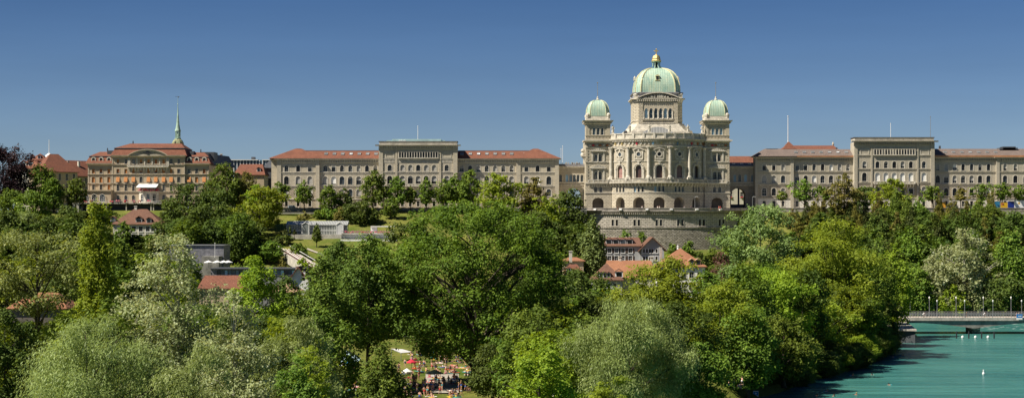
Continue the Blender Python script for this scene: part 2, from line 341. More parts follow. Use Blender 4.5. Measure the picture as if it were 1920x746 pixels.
# curved centre
m = MB(arc)
m.row(-UE, UE, TZ, Z(362), [(u, 4.7 if abs(u) < 9 else 4.4, TZ+.02, Z(370), 'arch', 2.2) for u in bays], 3.0, 8, 1.5)
ops = [(u+k*1.62, .95, Z(361), Z(350), 'arch') for u in bays for k in (-1, 0, 1)]
m.row(-UE, UE, Z(362), Z(344.5), ops, .5, 6, 1.5)
base_c = m.build('rusticated_base', MT['rustic'], P0)
for u, w, zs, zt, kd in ops: win(P0, u, zs, w, zt-zs, 'arch', arc, glass=random.choice(['glass', 'glass', 'glass_b']), bars=(0, 1), sur=(.12, .05), surmat='stone_lt')
m = MB(arc)
ops = [(u, 2.5, Z(334.5), Z(311), 'arch') for u in bays]
m.row(-UE, UE, Z(344.5), Z(264.5), ops, .8, 8, 1.5); m.build('curved_wall', MT['stone'], P0)
for u, w, zs, zt, kd in ops:
    o = win(P0, u, zs, w, zt-zs, 'arch', arc, glass='glass_r', bars=(1, 2), frame='frame_d', sur=(.5, .18), dep=.6, name='hall_window')
    q = MB(arc); q.box(u-.35, u+.35, -.55, 0, zt+.25, zt+1.5); q.box(u-.45, u+.45, -.65, 0, zt+1.2, zt+1.7)
    for sx in (-1, 1):
        q.box(u+sx*2.0-.3, u+sx*2.0+.3, -.5, 0, zs, zt-1.3); q.box(u+sx*2.0-.45, u+sx*2.0+.45, -.65, 0, zs-.3, zs+.25); q.box(u+sx*2.0-.42, u+sx*2.0+.42, -.62, 0, zt-1.5, zt-1.15)
    for i in range(9):
        t = PI*i/8; q.box(u-2.1*cos(t)-.3, u-2.1*cos(t)+.3, -.42, 0, zt-1.45+2.0*sin(t)-.22, zt-1.45+2.0*sin(t)+.22)
    q.build('aedicule', MT['stone_lt'], P0)
    q = MB(arc); zc = Z(290.5)
    for i in range(16):
        t = 2*PI*i/16; q.box(u+1.05*cos(t)-.24, u+1.05*cos(t)+.24, -.35, 0, zc+1.05*sin(t)-.24, zc+1.05*sin(t)+.24)
    q.box(u-1.9, u-1.4, -.3, 0, zc-1.6, zc+1.2); q.box(u+1.4, u+1.9, -.3, 0, zc-1.6, zc+1.2); q.box(u-1.7, u+1.7, -.4, 0, zc-2.2, zc-1.6)
    q.box(u-1.2, u+1.2, -.3, 0, zc-2.9, zc-2.5); q.box(u-.3, u+.3, -.4, 0, zc+1.2, zc+2.0)
    for i in range(10):
        x = -2.2+4.4*(i+.5)/10; q.box(u+x-.24, u+x+.24, -.5, 0, zc+1.5+.75*(1-(x/2.2)**2), zc+1.85+.75*(1-(x/2.2)**2))
    o2 = q.build('oculus_frame', MT['stone_lt'], P0)
    q = MB(arc); q.add([(u+.78*cos(2*PI*i/12), -.04, zc+.78*sin(2*PI*i/12)) for i in range(12)], [list(range(12))]); q.build('oculus', MT['glass'], o2)
# engaged columns
for k in range(6):
    u = (k-2.5)*DL; q = MB(); x, y, z = arc(u, -.75, 0)
    q.lathe((x, y, 0), [(.98, Z(336.5)), (.98, Z(332.5)), (.84, Z(331.8)), (.80, Z(331)), (.66, Z(330)), (.68, Z(318)), (.58, Z(284)), (.66, Z(283)), (.62, Z(282)), (.8, Z(279.6)), (.95, Z(278.2)), (1.0, Z(277.3))], 14)
    c, s = cos(u/R), sin(u/R)
    q.build('column', MT['stone_lt'], P0, smooth=False)
    q = MB(arc); q.box(u-1.2, u+1.2, -1.5, 0, Z(337), Z(333.2)); q.build('column_pedestal', MT['stone_lt'], P0); q = MB(arc); q.box(u-1.0, u+1.0, -1.4, 0, Z(279), Z(276.9)); q.build('column_capital', MT['stone_lt'], P0)
m = MB(arc)
course(m, -UE, UE, Z(304), .4, .22, 30); course(m, -UE, UE, Z(361.8), .5, .22, 30)
m.sweep(-UE, UE, [(.2, Z(278)), (-.35, Z(278)), (-.35, Z(276.6)), (-.5, Z(275.6)), (-.5, Z(275)), (.2, Z(275))], 36)
m.sweep(-UE, UE, [(.4, Z(265.2)), (-.4, Z(265.2)), (-.6, Z(264.4)), (-1.05, Z(263.4)), (-1.1, Z(261.6)), (.4, Z(261.2))], 40)
m.build('cornice', MT['stone_lt'], P0)
m = MB(arc)
brackets(m, -UE, UE, 62, Z(267), Z(265), .8, .35); m.build('dentils', MT['stone_lt'], P0)
cc = ['stone_lt', 'flower', 'blind_w', 'gold', 'glass_b', 'shutter_b']
for i in range(26):        # cantonal shields in the frieze
    u = -UE+2*UE*(i+.5)/26; q = MB(arc); q.prism([(u-.42, Z(268)), (u+.42, Z(268)), (u+.42, Z(271)), (u, Z(273.4)), (u-.42, Z(271))], -.28, -.02)
    q.build('shield', MT[random.choice(cc)] if i % 2 else MT['stone_lt'], P0)
m = MB(arc)
m.sweep(-UE, UE, [(.5, Z(261.3)), (-.5, Z(261.3)), (-.5, Z(259.8)), (-.35, Z(259.6)), (-.35, Z(253.4)), (-.6, Z(253)), (-.6, Z(251.4)), (.5, Z(251.4))], 40)
for k in range(12):
    u = (k-5.5)*DL*.5; m.box(u-.45, u+.45, -.75, .5, Z(261.3), Z(251))
m.build('roof_parapet', MT['stone_lt'], P0)
def balcony(fn, u0, u1, out, parent, n, yb=343.6, yt=337, nb=10, side=False):
    m = MB(fn); z0, z1 = Z(yb), Z(yt)
    m.sweep(u0, u1, [(.2, z0-.25), (-out+.25, z0-.25), (-out, z0-.05), (-out, z0+.25), (.2, z0+.25)], n)
    m.sweep(u0, u1, [(-out+.4, z1-.25), (-out+.05, z1-.25), (-out+.05, z1), (-out+.4, z1)], n)
    s = m.build('balcony', MT['stone_lt'], parent); L = u1-u0
    q = MB(fn); nn = int(L/.42)
    for i in range(nn): u = u0+L*(i+.5)/nn; q.box(u-.1, u+.1, -out+.12, -out+.32, z0+.24, z1-.24)
    for i in range(nb+1): u = u0+L*i/nb; q.box(u-.28, u+.28, -out+.03, -out+.42, z0+.24, z1-.01)
    if side:
        for ue in (u0, u1): q.box(ue-.15, ue+.15, -out+.1, 0, z0+.24, z1-.02)
    q.build('balustrade', MT['stone_lt'], s)
    q = MB(fn)
    nb2 = nb*2
    for i in range(nb2): u = u0+L*(i+.5)/nb2; q.loft([[(u-.2, .02, z0-1.5), (u+.2, .02, z0-1.5), (u+.2, .02, z0-.26), (u-.2, .02, z0-.26)], [(u-.2, -.35, z0-1.3), (u+.2, -.35, z0-1.3), (u+.2, -.4, z0-.26), (u-.2, -.4, z0-.26)], [(u-.2, -out+.5, z0-.5), (u+.2, -out+.5, z0-.5), (u+.2, -out+.5, z0-.26), (u-.2, -out+.5, z0-.26)]])
    q.build('bracket_row', MT['stone_lt'], s)
balcony(arc, -UE*1.02, UE*1.02, 1.5, P0, 30, nb=15)
# inner masses
m = MB()
n = 24
pl = [(arc(-UE+2*UE*i/n, .85, 0)[:2]) for i in range(n+1)]
m.prism(pl+[(XC+18, BY+30), (XC-18, BY+30)], Z(364), Z(262.3), 'z'); m.build('inner_mass', MT['stone'], P0)
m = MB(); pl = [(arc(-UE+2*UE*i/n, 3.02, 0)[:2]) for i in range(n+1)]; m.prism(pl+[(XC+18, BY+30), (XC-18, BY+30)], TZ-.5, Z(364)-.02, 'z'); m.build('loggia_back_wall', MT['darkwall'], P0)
# towers
def tower(x0, x1, sgn):
    c = (x0+x1)/2; ctr = X((1121.5 if sgn < 0 else 1344.5))
    m = MB(flat)
    m.row(x0-.2, x1+.2, TZ, Z(362), [(ctr, 4.6, TZ+.02, Z(370.5), 'arch', 1.9)], 3.0)
    ops = [(ctr+k*1.05, 1.15, Z(361), Z(350.5), 'arch') for k in (-1, 1)]
    m.row(x0-.2, x1+.2, Z(362), Z(344.5), ops, .5)
    for xx in (x0-.2, x1+.2): m.add([(xx, 0, TZ), (xx, 30, TZ), (xx, 30, Z(344.5)), (xx, 0, Z(344.5))], [(0, 1, 2, 3)])
    m.build('rusticated_base', MT['rustic'], P0)
    for u, w, zs, zt, kd in ops: win(P0, u, zs, w, zt-zs, 'arch', flat, bars=(1, 1), sur=(.15, .06))
    m = MB(flat)
    opB = [(ctr+k*.9, 1.4, Z(337), Z(322.5), 'arch') for k in (-1, 1)]; opA = [(ctr+k*.9, 1.4, Z(303), Z(290.5), 'arch') for k in (-1, 1)]
    m.row(x0, x1, Z(344.5), Z(306), opB, .5); m.row(x0, x1, Z(306), Z(263.8), opA, .5)
    for xx in (x0, x1): m.add([(xx, 0, Z(344.5)), (xx, 30, Z(344.5)), (xx, 30, Z(263.8)), (xx, 0, Z(263.8))], [(0, 1, 2, 3)])
    m.build('tower_wall', MT['rustic'] if sgn > 0 else MT['rustic'], P0)
    for u, w, zs, zt, kd in opA+opB: win(P0, u, zs, w, zt-zs, 'arch', flat, bars=(1, 1), sur=(.1, .05), dep=.3)
    m = MB(flat)
    for zb, zt in ((Z(337.3), Z(321)), (Z(304), Z(289))):
        for k in (-2.35, 2.35): m.box(ctr+k-.28, ctr+k+.28, -.25, 0, zb, zt+1.0)
        m.box(ctr-.16, ctr+.16, -.3, 0, zb, zt+.2); m.box(ctr-3.3, ctr+3.3, -.6, 0, zt+1.05, zt+1.5)
        if zb < Z(320):
            m.prism([(ctr-3.1, zt+1.5), (ctr+3.1, zt+1.5), (ctr+2, zt+2.4), (ctr+.5, zt+3.1), (ctr-.5, zt+3.1), (ctr-2, zt+2.4)], BY-.6, BY, 'y') if False else None
            for i in range(9): x = -2.6+5.2*i/8; m.box(ctr+x-.25, ctr+x+.25, -.6, 0, zt+1.5, zt+1.9+.9*(1-abs(x)/2.8))
        else:
            for i in range(7): x = -2.4+4.8*i/6; m.box(ctr+x-.3, ctr+x+.3, -.5, 0, zt+1.5, zt+1.7+.7*(1-abs(x)/2.6))
    m.build('window_hoods', MT['stone_lt'], P0)
    m = MB(flat)
    for zb, zt in ((Z(343), Z(308)), (Z(303), Z(279))):
        nq = int((zt-zb)/.62)
        for i in range(nq):
            w = 1.1 if i % 2 else .75
            for ue, sg in ((x0, 1), (x1, -1)):
                a, b = sorted((ue+sg*.05, ue+sg*w)); m.box(a, b, -.16, 0, zb+i*.62+.04, zb+i*.62+.58)
    m.build('quoins', MT['rustic'], P0)
    m = MB(flat)
    course(m, x0-.1, x1+.1, Z(304.6), .5, .25); course(m, x0-.3, x1+.3, Z(362), .5, .25); course(m, x0-.2, x1+.2, Z(344), .8, .3); course(m, x0-.1, x1+.1, Z(277), .5, .3); m.build('string_courses', MT['stone_lt'], P0); m = MB(flat)
    m.sweep(x0-.1, x1+.1, [(.4, Z(267.5)), (-.4, Z(267.5)), (-.7, Z(266)), (-1.3, Z(265)), (-1.35, Z(263)), (.4, Z(262.4))])
    for xx, sg in ((x0-.1, -1), (x1+.1, 1)): m.box(min(xx, xx+sg*.9), max(xx, xx+sg*.9), -1.35, 12, Z(265), Z(262.6)); 
    brackets(m, x0, x1, 14, Z(269), Z(267.5), .5, .35)
    m.build('cornice', MT['stone_lt'], P0)
    for i in range(6):
        u = x0+1.6+(x1-x0-3.2)*i/5; q = MB(flat); q.prism([(u-.4, Z(270)), (u+.4, Z(270)), (u+.4, Z(273)), (u, Z(275)), (u-.4, Z(273))], BY*0-.25, -.02) if False else q.lathe((u, -.1, Z(272.5)), [(.0, -.42), (.5, -.3), (.55, 0), (.5, .3), (.0, .42)], 8)
        q.build('frieze_medallion', MT[random.choice(['stone_lt', 'shutter_b', 'stone', 'flower'])], P0)
    balcony(flat, ctr-3.9, ctr+3.9, 1.1, P0, 1, nb=4, side=True)
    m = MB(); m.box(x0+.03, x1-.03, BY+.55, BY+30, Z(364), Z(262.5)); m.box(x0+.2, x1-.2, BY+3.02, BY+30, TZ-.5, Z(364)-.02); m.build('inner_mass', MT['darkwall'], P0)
    # belvedere stage
    bx0, bx1 = ctr-5.0, ctr+5.0
    m = MB(flat); o3 = [(ctr+k*1.68, 1.1, Z(253), Z(240.5), 'arch') for k in (-1, 0, 1)]
    m.row(bx0, bx1, Z(262.6), Z(231), o3, .5)
    for xx in (bx0, bx1): m.add([(xx, 0, Z(262.6)), (xx, 10, Z(262.6)), (xx, 10, Z(231)), (xx, 0, Z(231))], [(0, 1, 2, 3)])
    m.build('belvedere', MT['rustic'], P0)
    m = MB(); m.box(bx0+.02, bx1-.02, BY+.5, BY+10, Z(262.5), Z(230.9)); m.build('belvedere_mass', MT['stone'], P0)
    for u, w, zs, zt, kd in o3: win(P0, u, zs, w, zt-zs, 'arch', flat, glass='glass_b', bars=(0, 2), sur=(.18, .1), dep=.3)
    m = MB(flat); course(m, bx0-.1, bx1+.1, Z(254.6), .5, .3)
    m.box(bx0-.15, bx1+.15, -.4, 0, Z(262.5), Z(260))
    for i in range(7): u = bx0+1+(bx1-bx0-2)*i/6; m.box(u-.5, u+.5, -.12, 0, Z(259), Z(256.3))
    for u in (bx0+.02, bx1-1.52): m.box(u, u+1.5, -.18, 0, Z(254), Z(232.6))
    m.build('belvedere_trim', MT['stone'], P0)
    m = MB(); cy = BY+5
    for (z0, z1, h0, h1) in ((Z(233), Z(231.2), 5.05, 5.5), (Z(228.6), Z(227.6), 5.9, 6.1), (Z(227.6), Z(226), 6.15, 6.3)):
        m.loft([sqring(ctr, cy, h0, .01, z0), sqring(ctr, cy, h1, .01, z1)])
    m.loft([sqring(ctr, cy, 5.2, .01, Z(231.2)), sqring(ctr, cy, 5.2, .01, Z(228.6))])
    for i in range(13):
        u = ctr-5.4+10.8*i/12; m.box(u-.17, u+.17, BY-.85, BY+.2, Z(231), Z(228.7)); m.box(ctr-5.8-.2, ctr-5.2, cy-5.2+10.4*i/12-.17, cy-5.2+10.4*i/12+.17, Z(231), Z(228.7))
    m.loft([sqring(ctr, cy, 4.9, .01, Z(226)), sqring(ctr, cy, 4.9, .01, Z(222))]); m.loft([sqring(ctr, cy, 4.6, .01, Z(222)), sqring(ctr, cy, 4.6, .01, Z(217.5))])
    m.build('tower_cornice', MT['stone_lt'], P0)
    m = MB()
    for sx in (-1, 1):
        for sy in (-1, 1): m.lathe((ctr+sx*4.2, cy+sy*4.2, 0), [(.75, Z(222)), (.75, Z(219)), (.9, Z(218)), (.95, Z(215)), (.6, Z(212.6)), (.1, Z(211.5))], 8)
    m.build('corner_urns', MT['stone_lt'], P0)
    sq_dome(P0, ctr, cy, Z(217.4), 4.65, (Z(187)-Z(217.4))/.985, .3, .985, 'tower_dome', .14)
    m = MB(); m.lathe((ctr, cy, 0), [(1.0, Z(188.5)), (.55, Z(186.5)), (.7, Z(185)), (.35, Z(184)), (.3, Z(181)), (.12, Z(179.5))], 8); m.build('finial', MT['stone_lt'], P0)
    m = MB(); m.lathe((ctr, cy, 0), [(.13, Z(180)), (.09, Z(155)), (.3, Z(154.5)), (.3, Z(153)), (.02, Z(152.4))], 6); m.build('flagpole', MT['metal'], P0)
tower(X(1098.5), X(1145.5), -1); tower(X(1322), X(1368), 1)
m = MB(flat)
for x, s in ((X(1098.5), -1),):
    m.box(x-1.9, x, 2, 5, Z(293), Z(291)); m.loft([[(x-.2, 2.3, Z(301)), (x, 2.3, Z(301)), (x, 4.7, Z(301)), (x-.2, 4.7, Z(301))], [(x-1.7, 2.3, Z(293)), (x, 2.3, Z(293)), (x, 4.7, Z(293)), (x-1.7, 4.7, Z(293))]])
    m.lathe((x-1.1, 3.5, 0), [(.9, Z(291)), (.9, Z(288)), (.5, Z(286)), (.9, Z(283)), (.7, Z(280)), (.2, Z(278))], 8)
m.build('side_oriel', MT['stone_lt'], P0)
# statues on the parapet
def statue_mesh(seed):
    rnd = random.Random(seed); m = MB()
    m.box(-.55, .55, -.5, .5, 0, .5)
    m.loft([[(r*1.1*cos(2*PI*i/9)+dx, r*.85*sin(2*PI*i/9), z) for i in range(9)] for r, z, dx in ((.55, .5, 0), (.5, 1.0, .02), (.42, 1.7, .05), (.36, 2.1, .04), (.46, 2.6, 0), (.42, 2.9, 0), (.14, 3.02, 0), (.14, 3.12, 0))])
    m.lathe((0, 0, 3.1), [(.05, 0), (.19, .1), (.22, .24), (.16, .42), (.03, .47)], 8)
    s = rnd.choice((-1, 1))
    m.tube([(s*.4, 0, 2.8), (s*.75, -.15, 2.35), (s*.65, -.4, 1.9)], [.14, .12, .09], 6)
    m.tube([(-s*.4, 0, 2.8), (-s*.85, -.1, 2.9), (-s*1.0, -.15, 3.4)] if rnd.random() < .5 else [(-s*.4, 0, 2.8), (-s*.62, -.1, 2.3), (-s*.3, -.42, 2.1)], [.14, .12, .09], 6)
    if rnd.random() < .6: m.tube([(-s*1.0, -.2, .5), (-s*1.0, -.15, 3.9)], .05, 5)
    return raw_mesh(m, 'statue', MT['stone_lt'])
SMs = [statue_mesh(i) for i in range(4)]
for i, px in enumerate((1148.5, 1178.6, 1214.5, 1252, 1287.6, 1317)):
    x = X(px); t = math.asin(max(-.99, min(.99, (x-XC)/R))); p = arc(t*R, .1, Z(251.2))
    o = new_obj('statue', SMs[i % 4], None, p)
    tag(o, ['pale stone figure on the roof parapet beside the left domed tower', 'pale stone figure second from the left on the curved parapet', 'pale stone figure left of centre before the arched skylight', 'pale stone figure right of centre before the arched skylight', 'pale stone figure second from the right on the curved parapet', 'pale stone figure on the roof parapet beside the right domed tower'][i], 'statue', 'statues on the curved parapet')
# drum and great dome
YD = 758.0; cx, cy = X(1230.5, YD+10.1), YD+10.1
def zd(py): return Z(py, YD)
m = MB()
for (y0, y1, h) in ((262, 248, 14.2), (248, 245.5, 14.0), (245.5, 243, 13.2), (243, 241, 12.5), (241, 238, 12.2), (238, 235, 11.4), (235, 232, 10.9)):
    m.loft([sqring(cx, cy, h, h*.2, zd(y0)), sqring(cx, cy, h-.15, h*.2, zd(y1)-.02)])
m.build('stepped_base', MT['stone_lt'], P0)
H0 = 10.1
m = MB(); m.loft([sqring(cx, cy, H0, 2.0, zd(233)), sqring(cx, cy, H0, 2.0, zd(189))]); m.build('drum', MT['rustic'], P0)
fd = lambda u, d, z: (cx+u, cy-H0-.5+d, z)
m = MB(fd); g6 = [(-4.93+i*1.975, 1.25, zd(222), zd(203.5), 'arch') for i in range(6)]
m.row(-6.3, 6.3, zd(226), zd(193), g6, .48); m.box(-6.3, -6.25, 0, .5, zd(226), zd(193)); m.box(6.25, 6.3, 0, .5, zd(226), zd(193)); m.add([(-6.3, 0, zd(193)), (6.3, 0, zd(193)), (6.3, .5, zd(193)), (-6.3, .5, zd(193))], [(0, 1, 2, 3)])
m.build('gallery_wall', MT['stone'], P0)
for u, w, zs, zt, kd in g6: win(P0, u, zs, w, zt-zs, 'arch', fd, glass='glass_b', bars=(0, 2), sur=(.14, .14), dep=.32, name='gallery_window')
m = MB(fd)
for i in range(7): u = -5.92+i*1.975; m.lathe((u, -.28, 0), [(.3, zd(223)), (.3, zd(221.5)), (.2, zd(221)), (.18, zd(209)), (.3, zd(208))], 8)
course(m, -6.6, 6.6, zd(224), .5, .4); course(m, -6.6, 6.6, zd(231), .5, .4)
m.build('gallery_colonnettes', MT['stone_lt'], P0)
m = MB(fd)
for s in (-1, 1): m.box(min(s*6.35, s*8.0), max(s*6.35, s*8.0), -.25, .5, zd(232), zd(192))
m.build('pilasters', MT['rustic'], P0)
m = MB()
for (y0, y1, h0, h1) in ((227, 225.4, 10.3, 10.3), (192, 190.4, 10.2, 10.4), (187.4, 186, 10.7, 11.1), (186, 184.4, 11.2, 11.2)):
    m.loft([sqring(cx, cy, h0, h0*.2, zd(y0)), sqring(cx, cy, h1, h1*.2, zd(y1))])
m.loft([sqring(cx, cy, 10.35, 2.1, zd(190.4)), sqring(cx, cy, 10.35, 2.1, zd(187.4))])
m.build('drum_cornice', MT['stone_lt'], P0)
m = MB(fd)
for i in range(22): u = -8.6+17.2*i/21; m.box(u-.2, u+.2, -.62, .2, zd(190.2), zd(187.5))
m.build('drum_brackets', MT['stone_lt'], P0)
m = MB(); m.loft([sqring(cx, cy, 10.2, 2.0, zd(184.4)), sqring(cx, cy, 10.0, 2.0, zd(177)), sqring(cx, cy, 10.5, 2.1, zd(175.4)), sqring(cx, cy, 10.5, 2.1, zd(173.4)), sqring(cx, cy, 9.6, 2.1, zd(172.8))])
m.build('dome_ring', MT['lead'], P0)
m = MB(fd); n = 18; w = 8.6; zb = zd(184.5); hp = zd(173.8)-zb
ou = [(-w+2*w*i/n, zb+.25+hp*(1-((i/n*2-1)**2))) for i in range(n+1)]; inn = [(x*.93, zb+(z-zb)*.80) for x, z in ou]
for i in range(n): m.loft([[(ou[i][0], -.9, ou[i][1]), (ou[i+1][0], -.9, ou[i+1][1]), (inn[i+1][0], -.9, inn[i+1][1]), (inn[i][0], -.9, inn[i][1])], [(ou[i][0], .6, ou[i][1]), (ou[i+1][0], .6, ou[i+1][1]), (inn[i+1][0], .6, inn[i+1][1]), (inn[i][0], .6, inn[i][1])]])
ped = m.build('pediment', MT['stone_lt'], P0)
m = MB(fd); m.prism([(p[0], p[1]) for p in inn]+[(w*.93, zb), (-w*.93, zb)], -.1, .3); m.build('tympanum', MT['darkwall'], ped)
m = MB(fd); rr = random.Random(3)
for i in range(26):
    u = rr.uniform(-5.6, 5.6); hh = (1-abs(u)/7.5)*1.9; m.lathe((u, -.3, zb+.1), [(.22, 0), (.3, hh*.4), (.16, hh*.7), (.2, hh*.85), (.02, hh)], 6)
m.build('relief_figures', MT['stone_lt'], ped)
m = MB()
for sx in (-1, 1):
    for sy in (-1, 1): m.box(cx+sx*9.1-.9, cx+sx*9.1+.9, cy+sy*9.1-.9, cy+sy*9.1+.9, zd(184.4), zd(178.5)); m.lathe((cx+sx*9.1, cy+sy*9.1, 0), [(1.15, zd(178.5)), (1.2, zd(177)), (.5, zd(175.5))], 8)
m.build('corner_blocks', MT['stone_lt'], P0)
dome, rings = sq_dome(P0, cx, cy, zd(173), 9.2, (Z(129.5, cy)-zd(173))/.985, .23, .985, 'great_dome', .28)
fr = cy-8.6
m = MB(); x0 = cx-.2
m.box(x0-.75, x0+.75, fr-.1, fr+4, zd(150), zd(142.5)); m.lathe((x0, 0, 0), [], 3) if False else None
m.prism([(x0-.95, zd(142.5)), (x0-.7, zd(140.4)), (x0, zd(139.4)), (x0+.7, zd(140.4)), (x0+.95, zd(142.5))], fr-.3, fr+4)
m.box(x0-1.1, x0+1.1, fr-.35, fr+1, zd(150.8), zd(150)); dd = m.build('dormer', MT['goldrib'], dome)
m = MB(); m.box(x0-.5, x0+.5, fr-.16, fr-.11, zd(149.5), zd(142.7)); m.build('dormer_opening', MT['black'], dome)
for sx in (-1, 1):
    m = MB(); m.box(cx+sx*8.6-.9, cx+sx*8.6+.9, cy-.7, cy+.7, zd(148), zd(143)); m.lathe((cx+sx*9.0, cy, 0), [(.5, zd(143)), (.3, zd(141)), (.05, zd(139))], 6); m.build('side_dormer', MT['stone_lt'], dome)
m = MB()
zd = lambda p: Z(p, cy)
m.loft([sqring(cx, cy, 3.0, .9, zd(130.4)), sqring(cx, cy, 3.0, .9, zd(129))])
for i in range(8):
    a = 2*PI*(i+.5)/8; m.tube([(cx+2.3*cos(a), cy+2.3*sin(a), zd(130)), (cx+1.5*cos(a), cy+1.5*sin(a), zd(124)), (cx+1.6*cos(a), cy+1.6*sin(a), zd(115.5))], [.3, .22, .2], 6)
m.lathe((cx, cy, 0), [(2.0, zd(117.5)), (2.2, zd(116)), (1.6, zd(115.9))], 8, PI/8); lan = m.build('lantern', MT['verd2'], P0)
m = MB(); m.lathe((cx, cy, 0), [(1.0, zd(130)), (1.0, zd(116))], 8); m.build('lantern_core', MT['glass'], lan)
m = MB(); m.lathe((cx, cy, 0), [(2.0, zd(115.8)), (2.15, zd(114.6)), (1.95, zd(113.8)), (1.75, zd(112.4)), (1.75, zd(110)), (1.5, zd(107)), (1.1, zd(104.4)), (.35, zd(103.4)), (.2, zd(102))], 12); cap = m.build('gilded_cap', MT['gold'], lan)
m = MB(); m.box(cx-.2, cx+.2, cy-.2, cy+.2, zd(103), zd(92.2)); m.box(cx-.85, cx+.85, cy-.19, cy+.19, zd(97), zd(95))
for dx, dz in ((-.8, 95.9), (.8, 95.9), (0, 92)): m.lathe((cx+dx, cy, zd(dz)), [(.02, -.24), (.24, 0), (.02, .24)], 8)
m.build('cross', MT['gold'], lan)
# arched glass skylight behind the parapet
m = MB(); yy = BY-1.5; pts = [(X(1233)+X(960+.1)*0+ (-7.2+14.4*i/12), Z(252)+3.0*sin(PI*i/12)) for i in range(13)]; m.prism(pts, yy, yy+4); sk = m.build('skylight', MT['ghglass'], P0)
m = MB()
for i in range(1, 12): x, z = pts[i]; m.box(x-.07, x+.07, yy-.05, yy-.003, Z(252), z-.05)
m.build('skylight_bars', MT['metal'], sk)
BY = 758.0
